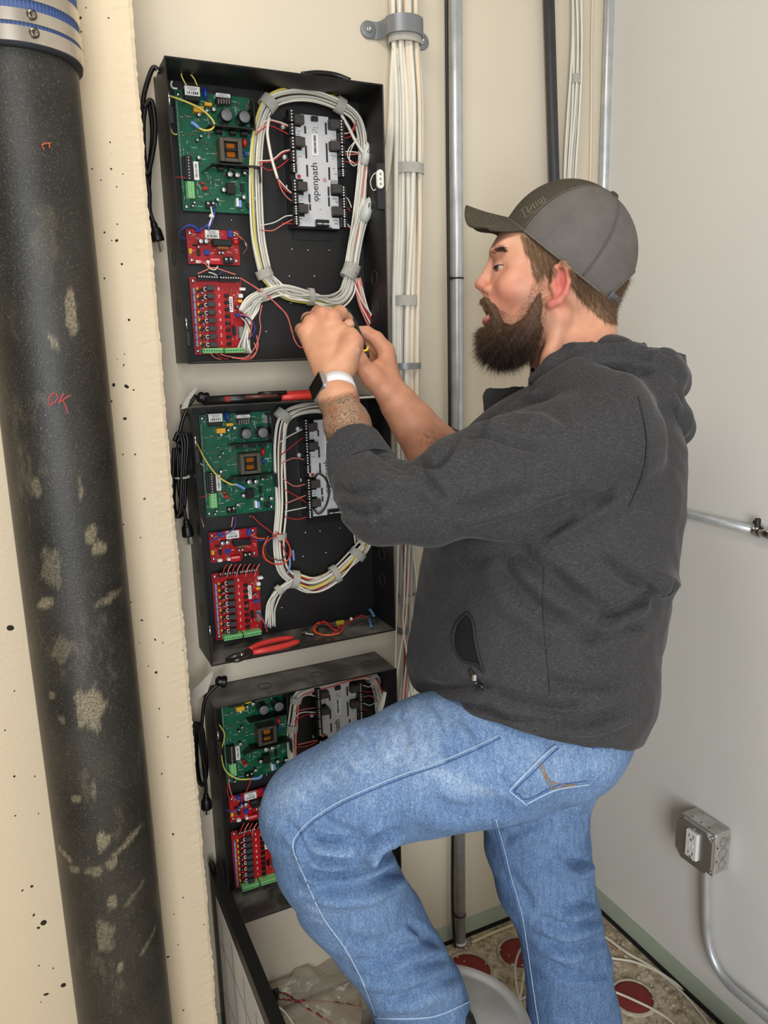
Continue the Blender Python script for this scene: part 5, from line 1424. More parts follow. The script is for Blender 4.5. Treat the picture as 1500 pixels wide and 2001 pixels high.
m_.sweep([(BCX + .157 * math.cos(a), BCY + .157 * math.sin(a) , .300 - .11 * math.sin((a - 3.2) / 2.6 * math.pi)) for a in np.linspace(3.2, 5.8, 24)], .0022, 6); m_.build('wire_handle', M_STEEL, e, True)

# ---- clear plastic bag crumpled on the floor by the wall
def crumple(c, rx, ry, rz, seed, nu=64, nv=36, amp=1.0):
    r_ = np.random.default_rng(seed)
    vs, fs = [], []
    ks = [(r_.normal(0, 1, 3) * 9, r_.uniform(0, 6), r_.uniform(.04, .13)) for _ in range(16)]
    for i in range(nv + 1):
        t = math.pi * i / nv
        for k in range(nu):
            a = 2 * math.pi * k / nu
            d = np.array([math.sin(t) * math.cos(a), math.sin(t) * math.sin(a), math.cos(t)])
            f = 1 + amp * (.30 * sum(am * (abs(math.sin(kk @ d + p)) - .5) for kk, p, am in ks) + .40 * mnoise.noise(Vector(d * 2.6 + seed)) + .20 * mnoise.noise(Vector(d * 7.0 + seed)))
            p = np.array(c) + d * f * (rx, ry, rz)
            p[2] = max(p[2], 0.0035)
            vs.append(p)
    for i in range(nv):
        for k in range(nu):
            l = (k + 1) % nu
            fs.append((i * nu + k, (i + 1) * nu + k, (i + 1) * nu + l, i * nu + l))
    return vs, fs
M_BAG = mat('clear_film', (212, 200, 182), 0.22, trans=0.55, alpha=0.62, spec=0.6, bump=0.6, bscale=22)
c = PZ(640, 1990, .03)
v_, f_ = crumple((c[0], c[1] + .05, .035), .15, .14, .06, 4)
tag(link_mesh('plastic_bag', v_, f_, M_BAG, None, True), 'crumpled clear plastic bag on the floor left of the bucket', 'bag')

# ---- cables lying about on the floor
def floor_cable(pts, r, mt, lab, name='cable', group=None, z=None):
    q = np.array([PZ(p[0], p[1], (p[2] if len(p) > 2 else r + .001)) for p in pts])
    m_ = MB(); m_.tube(q, r, 7, 7)
    return tag(m_.build(name, mt, None, True), lab, 'cable', group)
M_OFFW = mat('dusty_white_cable', (222, 214, 194), .5, var=.06, vscale=20)
floor_cable([(921, 1842), (955, 1826), (1000, 1808), (1018, 1801)], .0042, mat('yellowed_cable', (216, 206, 160), .5), 'short yellowed cable stub pointing from the wall toward the conduit foot')
q0 = g = lambda x, y: (840 + x / 3.261, 1700 + y / 3.261)
floor_cable([g(640, 455) + (.10,), g(600, 480) + (.09,), g(560, 540) + (.07,), g(540, 650) + (.04,), g(570, 830) + (.02,), g(640, 975) + (.01,)], .0030, M_OFFW, 'white cable arching from the red floor hole behind the bucket lid')
floor_cable([g(640, 430) + (.12,), g(622, 520) + (.09,), g(600, 640) + (.05,), g(570, 830) + (.012,), g(540, 900) + (.006,)], .0032, M_OFFW, 'straighter white cable rising out of the red floor hole left of the jeans leg')
floor_cable([g(490, 790), g(520, 740), g(535, 700), g(640, 700)], .0022, mat('tan_cable', (186, 164, 140), .6), 'thin tan cable crossing the rubble right of the bucket lid')
floor_cable([g(540, 840), g(600, 815), g(660, 780)], .0030, M_OFFW, 'short white cable end on the floor at the edge of the bucket lid')
floor_cable([(1150, 1812), (1185, 1833), (1225, 1862), (1270, 1888), (1320, 1922), (1370, 1958), (1425, 2005), (1470, 2050)], .0040, M_OFFW, 'upper of two white cables running along the foot of the right wall')
floor_cable([(1160, 1862), (1195, 1872), (1240, 1880), (1285, 1900), (1325, 1932), (1360, 1970), (1385, 2005), (1410, 2060)], .0032, M_OFFW, 'lower white cable snaking over the rubble along the right wall')
floor_cable([(1150, 1920, .02), (1205, 1940, .008), (1240, 1955, .007), (1280, 1975, .006), (1315, 2000, .004), (1360, 2050, .004)], .0030, M_OFFW, 'white cable stretched across the right red floor hole')
floor_cable([(1172, 1790), (1195, 1815), (1212, 1845), (1222, 1870), (1196, 1850), (1180, 1835)], .0018, mat('faded_pink_wire', (190, 150, 132), .6), 'thin faded pink wire hooked on the rubble behind the standing leg')
def twisted(pts, lab, r=.0014):
    q = catmull(np.array([PZ(p[0], p[1], p[2]) for p in pts]), 14)
    e = empty('twisted_wire', q[0], lab, 'wire')
    t = np.linspace(0, 1, len(q)); L = np.linalg.norm(np.diff(q, axis=0), axis=1).sum()
    for k_, mt in enumerate((M_RED, M_BLACKP)):
        ph = 2 * math.pi * t * L / .022 + k_ * math.pi
        off = np.stack([r * np.cos(ph), 0 * ph, r * np.sin(ph)], 1)
        m_ = MB(); m_.sweep(q + off, r, 6); m_.build('strand', mt, e, True)
twisted([(538, 1938, .10), (560, 1943, .09), (590, 1965, .085), (625, 1985, .07), (660, 2010, .05)], 'twisted red and black wire sagging toward the bottom edge over the plastic bag')
twisted([(545, 1952, .10), (580, 1955, .09), (640, 1957, .085), (705, 1966, .07)], 'twisted red and black wire running straight across the plastic bag to the bucket')
floor_cable([(520, 2010, .12), (521, 1985, .14), (532, 1970, .15), (550, 1972, .14), (572, 2000, .11), (585, 2030, .08)], .0022, M_CABLEG, 'pale cable loop standing up in front of the loose cabinet door')
m_ = MB(); c = PZ(535, 1945, .10); m_.box(c, (.022, .018, .026), ch=.004); m_.box(c + np.array([.004, -.006, .015]), (.014, .012, .012), ch=.003); m_.box((c[0], c[1], (c[2] - .013) / 2), (.012, .012, c[2] - .013))
tag(m_.build('connector', M_BLACKP), 'black connector block standing at the end of the loose cabinet door', 'connector')
# ---- corner of a black tool bag at the lower right
c = PZ(1500, 2001, .06)
v_, f_ = crumple((1.175, .80, .062), .10, .15, .075, 9, amp=.25)
bag = link_mesh('tool_bag', v_, f_, mat('black_nylon', (30, 29, 29), .8, bump=.2, bscale=300), None, True)
tag(bag, 'black tool bag at the bottom right corner against the wall', 'bag')
# ================================================================== THE MAN
from mathutils.bvhtree import BVHTree

class Sdf:
    """signed distance grid in the camera frame (right, down, forward; metres)"""
    def __init__(self, lo, hi, h):
        self.h = h; self.lo = np.array(lo, float)
        n = np.ceil((np.array(hi) - self.lo) / h).astype(int) + 1
        self.ax = [(self.lo[i] + h * np.arange(n[i])).astype(np.float32) for i in range(3)]
        self.F = np.full(n, 0.06, np.float32)
    def _sl(self, lo, hi):
        s = []
        for i in range(3):
            a = int(np.clip(math.floor((lo[i] - self.lo[i]) / self.h), 0, len(self.ax[i]) - 1))
            b = int(np.clip(math.ceil((hi[i] - self.lo[i]) / self.h) + 1, 1, len(self.ax[i])))
            s.append(slice(a, max(b, a + 1)))
        X = self.ax[0][s[0]][:, None, None]; Y = self.ax[1][s[1]][None, :, None]; Z = self.ax[2][s[2]][None, None, :]
        return tuple(s), X, Y, Z
    def _op(self, s, d, k, sub):
        f = self.F[s]
        if sub:
            d = -d
            h = np.maximum(k - np.abs(f - d), 0) / k
            self.F[s] = np.maximum(f, d) + h * h * k * 0.25
        else:
            h = np.maximum(k - np.abs(f - d), 0) / k
            self.F[s] = np.minimum(f, d) - h * h * k * 0.25
    def cone(self, p0, r0, p1, r1, k=0.01, sz=1.0, sub=False):
        p0 = np.array(p0, float); p1 = np.array(p1, float); R = max(r0, r1); m_ = R + k + 0.012
        mz = R * sz + k + 0.012
        lo = np.minimum(p0, p1) - (m_, m_, mz); hi = np.maximum(p0, p1) + (m_, m_, mz)
        s, X, Y, Z = self._sl(lo, hi)
        d = p1 - p0; d = d / (1, 1, sz); L = max(d @ d, 1e-9)
        x, y, z = X - p0[0], Y - p0[1], (Z - p0[2]) / sz
        t = np.clip((x * d[0] + y * d[1] + z * d[2]) / L, 0, 1)
        q = np.sqrt((x - t * d[0]) ** 2 + (y - t * d[1]) ** 2 + (z - t * d[2]) ** 2) - (r0 + t * (r1 - r0))
        self._op(s, q.astype(np.float32), k, sub)
    def chain(self, pts, k=0.01, sz=1.0, sub=False):
        """pts: (px, py, depth, radius in px)"""
        P_ = [(Q(p[0], p[1], p[2]), p[3] * p[2] / FPX) for p in pts]
        if len(P_) == 1:
            self.cone(P_[0][0], P_[0][1], P_[0][0] + (0, 0, 1e-4), P_[0][1], k, sz, sub)
        for (a, ra), (b, rb) in zip(P_[:-1], P_[1:]):
            self.cone(a, ra, b, rb, k, sz, sub)
    def ell(self, px, py, d, rx, ry, rz, k=0.01, rot=0.0, sub=False, tilt=0.0):
        """rx, ry in px, rz in metres; rot turns it in the picture plane"""
        c = Q(px, py, d); s_ = d / FPX; rx *= s_; ry *= s_
        R = max(rx, ry, rz) + k + 0.012
        s, X, Y, Z = self._sl(c - R, c + R)
        x, y, z = X - c[0], Y - c[1], Z - c[2]
        ca, sa = math.cos(rot), math.sin(rot)
        x, y = x * ca + y * sa, -x * sa + y * ca
        if tilt:
            cb, sb = math.cos(tilt), math.sin(tilt); x, z = x * cb + z * sb, -x * sb + z * cb
        k0 = np.sqrt((x / rx) ** 2 + (y / ry) ** 2 + (z / rz) ** 2)
        k1 = np.sqrt((x / rx ** 2) ** 2 + (y / ry ** 2) ** 2 + (z / rz ** 2) ** 2) + 1e-6
        self._op(s, (k0 * (k0 - 1) / k1).astype(np.float32), k, sub)
    def halfspace(self, p, n, k=0.004):
        """cut away the side the normal n points to"""
        n = np.array(n, float); n /= np.linalg.norm(n)
        d = (self.ax[0][:, None, None] - p[0]) * n[0] + (self.ax[1][None, :, None] - p[1]) * n[1] + (self.ax[2][None, None, :] - p[2]) * n[2]
        h = np.maximum(k - np.abs(self.F - d), 0) / k
        self.F = (np.maximum(self.F, d) + h * h * k * 0.25).astype(np.float32)
    def mesh(self, smooth=2):
        F = self.F; ins = F < 0
        nx, ny, nz = F.shape
        cnt = np.zeros((nx - 1, ny - 1, nz - 1), np.int8)
        for a in (0, 1):
            for b in (0, 1):
                for c in (0, 1):
                    cnt += ins[a:nx - 1 + a, b:ny - 1 + b, c:nz - 1 + c]
        I, J, K = np.nonzero((cnt > 0) & (cnt < 8))
        idx = np.full(cnt.shape, -1, np.int32); idx[I, J, K] = np.arange(len(I))
        acc = np.zeros((len(I), 3)); w = np.zeros(len(I))
        co = [(a, b, c) for a in (0, 1) for b in (0, 1) for c in (0, 1)]
        for e0 in co:
            for ax in range(3):
                if e0[ax]: continue
                e1 = list(e0); e1[ax] = 1
                f0 = F[I + e0[0], J + e0[1], K + e0[2]]; f1 = F[I + e1[0], J + e1[1], K + e1[2]]
                mk = (f0 < 0) != (f1 < 0)
                t = np.where(mk, f0 / np.where(mk, f0 - f1, 1), 0)
                p = np.tile(np.array(e0, float), (len(I), 1)); p[:, ax] = t
                acc[mk] += p[mk]; w[mk] += 1
        V = (np.stack([I, J, K], 1) + acc / w[:, None]) * self.h + self.lo
        faces = []
        for ax in range(3):
            o1, o2 = (ax + 1) % 3, (ax + 2) % 3
            sl0 = [slice(None)] * 3; sl1 = [slice(None)] * 3
            sl0[ax] = slice(0, -1); sl1[ax] = slice(1, None)
            ch = ins[tuple(sl0)] != ins[tuple(sl1)]
            E = np.stack(np.nonzero(ch), 1)
            ok = (E[:, o1] > 0) & (E[:, o2] > 0) & (E[:, o1] < F.shape[o1] - 1) & (E[:, o2] < F.shape[o2] - 1)
            E = E[ok]
            flip = ins[E[:, 0], E[:, 1], E[:, 2]]
            def cell(d1, d2):
                G = E.copy(); G[:, o1] -= d1; G[:, o2] -= d2
                return idx[G[:, 0], G[:, 1], G[:, 2]]
            q = np.stack([cell(1, 1), cell(0, 1), cell(0, 0), cell(1, 0)], 1)
            q[~flip] = q[~flip][:, ::-1]
            faces.append(q)
        Fq = np.concatenate(faces)
        Fq = Fq[(Fq >= 0).all(1)]
        V = laplace(V, Fq, smooth)
        return V, Fq
def laplace(V, Fq, it, lam=0.5, mask=None):
    e = np.concatenate([Fq[:, [0, 1]], Fq[:, [1, 2]], Fq[:, [2, 3]], Fq[:, [3, 0]]])
    n = len(V); dg = np.bincount(e[:, 0], minlength=n) + np.bincount(e[:, 1], minlength=n)
    for _ in range(it):
        s = np.zeros_like(V)
        for c in range(3):
            s[:, c] = np.bincount(e[:, 0], V[e[:, 1], c], n) + np.bincount(e[:, 1], V[e[:, 0], c], n)
        m_ = s / np.maximum(dg, 1)[:, None]
        l = lam if mask is None else lam * mask[:, None]
        V = V + l * (m_ - V)
    return V
def vnormals(V, Fq):
    n = np.cross(V[Fq[:, 2]] - V[Fq[:, 0]], V[Fq[:, 3]] - V[Fq[:, 1]])
    N = np.zeros_like(V)
    for k in range(4):
        for c in range(3):
            N[:, c] += np.bincount(Fq[:, k], n[:, c], len(V))
    return N / (np.linalg.norm(N, axis=1)[:, None] + 1e-12)
def topx(V):
    return V[:, 0] / V[:, 2] * FPX + CX, V[:, 1] / V[:, 2] * FPX + CY
def facing(V, N):
    d = V / np.linalg.norm(V, axis=1)[:, None]
    return -(N * d).sum(1)
def polydist(px, py, poly):
    """distance (px) to a polyline, signed by side, and place along it"""
    best = np.full(len(px), 1e9); sg = np.zeros(len(px)); tt = np.zeros(len(px))
    poly = np.array(poly, float); n = len(poly) - 1
    for i in range(n):
        a, b = poly[i], poly[i + 1]; d = b - a; L = d @ d
        t = np.clip(((px - a[0]) * d[0] + (py - a[1]) * d[1]) / L, 0, 1)
        dx, dy = px - a[0] - t * d[0], py - a[1] - t * d[1]
        q = np.hypot(dx, dy); m_ = q < best
        best[m_] = q[m_]; sg[m_] = np.sign(d[0] * dy - d[1] * dx)[m_]; tt[m_] = ((i + t) / n)[m_]
    return best, sg, tt
def smooth_poly(p, n=6): return catmull(np.array(p, float), n)
def creases(V, Fq, lines, dmax=None):
    """press folds into a cloth surface along picture polylines on the side seen; (points, width px, depth mm)"""
    N = vnormals(V, Fq); fc = facing(V, N); px, py = topx(V)
    disp = np.zeros(len(V))
    fr = np.clip((fc - 0.02) / 0.3, 0, 1)
    for (pts, w, dep) in lines:
        P_ = smooth_poly(pts)
        lo, hi = P_.min(0) - 4 * w, P_.max(0) + 4 * w
        mk = (px > lo[0]) & (px < hi[0]) & (py > lo[1]) & (py < hi[1]) & (fc > 0)
        if not mk.any(): continue
        d, s, t = polydist(px[mk], py[mk], P_)
        q = d * s
        end = np.clip(np.minimum(t, 1 - t) / 0.18, 0, 1)
        prof = -np.exp(-(q / w) ** 2) + 0.75 * np.exp(-((q - 1.9 * w) / (1.25 * w)) ** 2) + 0.25 * np.exp(-((q + 1.9 * w) / (1.25 * w)) ** 2)
        disp[mk] += dep * 0.001 * prof * end * fr[mk]
    return V + N * disp[:, None]
def link_cam(name, V, Fq, mt, parent, cols=None, smooth=True, attr='Col'):
    W = cam2world(V)
    me = bpy.data.meshes.new(name)
    Fq = np.asarray(Fq)
    me.vertices.add(len(W)); me.vertices.foreach_set('co', W.astype(np.float32).ravel())
    me.loops.add(Fq.size); me.loops.foreach_set('vertex_index', Fq.astype(np.int32).ravel())
    me.polygons.add(len(Fq)); me.polygons.foreach_set('loop_start', np.arange(0, Fq.size, Fq.shape[1], dtype=np.int32))
    me.polygons.foreach_set('loop_total', np.full(len(Fq), Fq.shape[1], np.int32))
    me.polygons.foreach_set('use_smooth', [smooth] * len(Fq))
    me.update(calc_edges=True); me.validate()
    o = bpy.data.objects.new(name, me); COL.objects.link(o)
    me.materials.append(mt)
    for nm, arr in (cols or {}).items():
        if arr.ndim == 2:
            a = me.attributes.new(nm, 'FLOAT_COLOR', 'POINT')
            a.data.foreach_set('color', np.concatenate([arr, np.ones((len(arr), 1))], 1).astype(np.float32).ravel())
        else:
            a = me.attributes.new(nm, 'FLOAT', 'POINT'); a.data.foreach_set('value', arr.astype(np.float32))
    if parent is not None:
        o.parent = parent; o.matrix_parent_inverse = parent_world(parent).inverted()
    return o
class Surf:
    """pick points on a built surface along the line of sight through a picture point"""
    def __init__(self, V, Fq):
        self.W = cam2world(V)
        self.t = BVHTree.FromPolygons([tuple(p) for p in self.W], [tuple(int(i) for i in f) for f in Fq])
    def at(self, px, py, off=0.0):
        d = ray(px, py); d /= np.linalg.norm(d)
        h = self.t.ray_cast(Vector(CAMPOS), Vector(d))
        if h[0] is None: return None, None
        n = np.array(h[1]); 
        if n @ d > 0: n = -n
        return np.array(h[0]) + n * off, n
    def line(self, pts, off=0.0, n=6):
        out = []
        for p in smooth_poly(pts, n):
            q, _ = self.at(p[0], p[1], off)
            if q is not None: out.append(q)
        return np.array(out)
def blob(px, py, cx_, cy_, rx, ry, rot=0.0):
    ca, sa = math.cos(rot), math.sin(rot)
    x, y = px - cx_, py - cy_
    x, y = x * ca + y * sa, -x * sa + y * ca
    return np.exp(-((x / rx) ** 2 + (y / ry) ** 2))
def lin(c): return np.array(srgb(*c)[:3])

man = empty('person', (0.86, 1.08, 0), 'bearded man in grey cap, charcoal hoodie and blue jeans, one foot on the bucket', 'person')

# ------------------------------------------------------------------ body: head, neck, arms and hands in one surface
DH = 1.27
sk = Sdf(Q(560, 350, 1.10) * (1.25, 1.0, 0) + (0, -0.06, 1.02), (0.46, 0.02, 1.56), 0.002)
def dh(dz): return DH + dz
# trunk under the hoodie, neck
sk.chain([(1130, 770, DH, 92), (1120, 860, DH, 130)], 0.03, 1.25)
sk.chain([(1130, 590, DH, 66), (1122, 680, DH, 78), (1126, 770, DH, 92)], 0.02, 0.9)
# skull, forehead, face
sk.ell(1105, 508, DH, 120, 114, 0.075, 0.02)
sk.ell(1012, 498, DH, 52, 58, 0.056, 0.02)
sk.ell(1024, 568, DH, 70, 82, 0.059, 0.02)
sk.ell(980, 491, DH, 21, 12, 0.047, 0.012)
sk.ell(986, 604, DH, 41, 34, 0.034, 0.015)
sk.ell(988, 662, DH, 42, 34, 0.034, 0.015)
for s in (-1, 1):
    sk.cone(Q(1000, 660, dh(s * .020)), .028, Q(1082, 608, dh(s * .052)), .024, 0.02)
    sk.ell(1015, 558, dh(s * .044), 40, 30, 0.020, 0.02)
    sk.ell(975, 489, dh(s * .028), 20, 8, 0.020, 0.008, -0.15)
    sk.ell(970, 521, dh(s * .046), 16, 9, 0.013, 0.010, 0.0, True)
    # eyelids
    u = [(962, 521, dh(s * .0325), 4.2), (972, 515.5, dh(s * .0380), 4.4), (984, 515.5, dh(s * .0405), 4.4), (996, 521, dh(s * .0420), 3.8)]
    l = [(964, 527, dh(s * .0325), 3.2), (973, 530.5, dh(s * .0378), 3.6), (985, 530, dh(s * .0402), 3.6), (996, 525, dh(s * .0420), 3.0)]
    # nose wing
    sk.ell(952, 565, dh(s * .0115), 10, 8.5, 0.0075, 0.005)
    sk.ell(948, 574, dh(s * .008), 4.5, 3, 0.004, 0.002, 0.0, True)
# nose
sk.chain([(968, 500, DH, 9), (957, 528, DH, 9.5), (941, 552, DH, 10.5)], 0.008, 1.0)
sk.ell(937.5, 556, DH, 10.5, 9.5, 0.0105, 0.006)
sk.chain([(944, 566, DH, 6), (953, 580, DH, 7)], 0.006)
# mouth, a little open
sk.ell(953, 598, DH, 9, 6.5, 0.021, 0.006); sk.ell(953, 627, DH, 11.5, 9, 0.020, 0.006)
sk.ell(944, 612, DH, 20, 6.5, 0.017, 0.004, 0.0, True)
# near ear (and the far one)
for s in (-1, 1):
    e_ = lambda z: dh(s * z)
    sk.ell(1096, 552, e_(.074), 18, 37, 0.009, 0.006, 0.22)
    hel = [(1082, 545, e_(.075), 5), (1086, 524, e_(.078), 6), (1099, 516, e_(.083), 6.5), (1110, 527, e_(.088), 6.5), (1111, 550, e_(.088), 6.5), (1104, 573, e_(.084), 6.5), (1092, 589, e_(.079), 7), (1076, 596, e_(.074), 9)]
    sk.chain(hel, 0.003)
    sk.ell(1092, 553, e_(.087), 11, 20, 0.009, 0.003, 0.2, True)
    sk.chain([(1102, 535, e_(.081), 4), (1101, 556, e_(.080), 4)], 0.003)
    sk.ell(1079, 560, e_(.074), 6, 8, 0.006, 0.003)
# cords of the neck
sk.chain([(1095, 620, dh(-.060), 14), (1075, 700, dh(-.050), 12), (1062, 760, dh(-.030), 10)], 0.02)
# ---- near (left) arm
sk.chain([(1140, 840, 1.15, 60), (960, 930, 1.09, 52), (760, 975, 1.06, 46)], 0.02)
sk.chain([(760, 975, 1.06, 46), (705, 900, 1.125, 46), (678, 830, 1.19, 41), (660, 780, 1.235, 35), (649, 742, 1.262, 31.5)], 0.02)
# left hand: wrist to knuckles
wr = (649, 738, 1.265)
mcp = {'index': (650, 622, 1.300, 17), 'middle': (630, 617, 1.308, 17), 'ring': (608, 632, 1.312, 16), 'little': (594, 650, 1.308, 13.5)}
base = {'index': (668, 726, 1.268, 21), 'middle': (654, 724, 1.264, 22), 'ring': (641, 724, 1.264, 21), 'little': (629, 728, 1.268, 17)}
for kf in mcp: sk.chain([base[kf], mcp[kf]], 0.012)
sk.chain([(672, 712, 1.268, 24), (684, 682, 1.272, 20), (668, 650, 1.288, 16)], 0.012)
fing = {'index': [mcp['index'], (664, 612, 1.325, 14.5), (676, 624, 1.345, 13), (676, 642, 1.352, 11.5), (672, 655, 1.352, 9)],
        'middle': [mcp['middle'], (622, 612, 1.345, 14), (628, 632, 1.368, 12.5), (648, 650, 1.366, 10.5)],
        'ring': [mcp['ring'], (602, 624, 1.350, 13.5), (610, 645, 1.372, 12), (632, 662, 1.368, 10)],
        'little': [mcp['little'], (588, 644, 1.340, 11.5), (596, 662, 1.360, 10.5), (614, 674, 1.358, 9)]}
for kf, ch in fing.items(): sk.chain(ch, 0.004)
for kf in mcp: sk.ell(mcp[kf][0] - 1, mcp[kf][1] - 4, mcp[kf][2] - .012, 10, 9, .008, .012)
sk.chain([(673, 712, 1.262, 23), (690, 668, 1.262, 17), (686, 655, 1.272, 14.5)], 0.010)
sk.chain([(686, 656, 1.274, 14), (672, 648, 1.298, 12.5), (682, 634, 1.306, 11)], 0.004)
# extensor tendons on the back of the hand
for kf in ('index', 'middle', 'ring'):
    a, b = base[kf], mcp[kf]
    sk.chain([(a[0] * .6 + b[0] * .4, a[1] * .6 + b[1] * .4, (a[2] * .6 + b[2] * .4) - .0125, 5), (b[0], b[1] + 8, b[2] - .0105, 5)], 0.006)
# ---- far (right) arm and hand
sk.chain([(1150, 840, 1.42, 60), (990, 880, 1.45, 54), (880, 905, 1.43, 50)], 0.02)
sk.chain([(880, 905, 1.43, 50), (838, 868, 1.405, 47), (806, 826, 1.385, 40), (778, 788, 1.37, 32), (768, 772, 1.366, 29)], 0.02)
rm = {'index': (754, 686, 1.375, 17), 'middle': (757, 700, 1.395, 17), 'ring': (757, 716, 1.408, 16), 'little': (754, 732, 1.412, 14)}
rbz = {'index': (758, 756, 1.362, 20), 'middle': (766, 758, 1.372, 20), 'ring': (770, 760, 1.382, 18), 'little': (770, 764, 1.388, 16)}
for kf in rm: sk.chain([rbz[kf], rm[kf]], 0.012)
sk.chain([rm['index'], (735, 662, 1.378, 14), (716, 650, 1.374, 12.5), (704, 647, 1.368, 10)], 0.004)
sk.chain([rm['middle'], (728, 672, 1.405, 13.5), (706, 672, 1.405, 12), (692, 684, 1.395, 10)], 0.004)
sk.chain([rm['ring'], (726, 692, 1.418, 13), (705, 694, 1.416, 11.5), (692, 706, 1.402, 9.5)], 0.004)
sk.chain([rm['little'], (728, 712, 1.420, 11.5), (708, 714, 1.416, 10.5), (698, 724, 1.404, 8.5)], 0.004)
sk.chain([(752, 762, 1.352, 24), (728, 738, 1.342, 20), (714, 722, 1.336, 17)], 0.012)
sk.chain([(714, 722, 1.336, 16.5), (704, 702, 1.322, 13.5), (697, 686, 1.316, 11), (694, 680, 1.316, 9)], 0.004)
sk.chain([(740, 720, 1.358, 18), (752, 740, 1.365, 22)], 0.012)
V, Fq = sk.mesh(2)
N = vnormals(V, Fq); px, py = topx(V)
near = V[:, 2]
# skin colouring: warm base, redder cheeks, nose, ears and knuckles, lips, stubble shade of the beard line
base_c = lin((216, 160, 128)); C = np.tile(base_c, (len(V), 1))
def tint(mask, col):
    global C
    m_ = np.clip(mask, 0, 1)[:, None]; C = C * (1 - m_) + lin(col) * m_
headm = ((px > 900) & (py < 740)).astype(float)
tint(headm * 0.4, (212, 154, 126))
tint(0.6 * headm * blob(px, py, 985, 590, 42, 38), (206, 122, 104))
tint(0.55 * headm * blob(px, py, 1010, 540, 40, 30), (216, 146, 122))
tint(0.6 * headm * blob(px, py, 938, 557, 16, 14), (200, 118, 100))
tint(0.85 * headm * blob(px, py, 1096, 552, 24, 48) * (near < DH - .070), (206, 96, 92))
tint(0.8 * headm * blob(px, py, 1080, 592, 14, 14) * (near < DH - .060), (206, 98, 96))
tint(0.9 * headm * blob(px, py, 951, 628, 15, 10), (188, 104, 98)); tint(0.7 * headm * blob(px, py, 950, 598, 10, 6), (170, 96, 88))
tint(0.9 * headm * blob(px, py, 944, 612, 12, 5), (60, 26, 24))
tint(0.55 * headm * blob(px, py, 970, 522, 24, 16), (186, 126, 108))
tint(0.5 * headm * blob(px, py, 1140, 690, 60, 50), (222, 150, 122))
tint(0.75 * headm * np.clip(blob(px, py, 1035, 640, 34, 60, 0.35) * 1.3, 0, 1), (132, 94, 74))
for (kx, ky) in ((650, 613), (630, 607), (607, 622), (593, 640), (690, 662)):
    tint(0.5 * blob(px, py, kx, ky, 12, 10) * (px < 760), (206, 128, 108))
tint(0.35 * (px < 760) * (py < 760), (206, 146, 108))
tint(0.5 * ((px > 700) & (px < 900) & (py > 640)), (196, 130, 102))
tint(0.45 * np.clip((py - 772 + 0.25 * (px - 650)) / 10, 0, 1) * (px < 742) * (py < 900) * (V[:, 2] < 1.30), (138, 116, 92))
tint(0.8 * headm * np.clip(blob(px, py, 975, 632, 26, 26), 0, 1), (128, 92, 74))
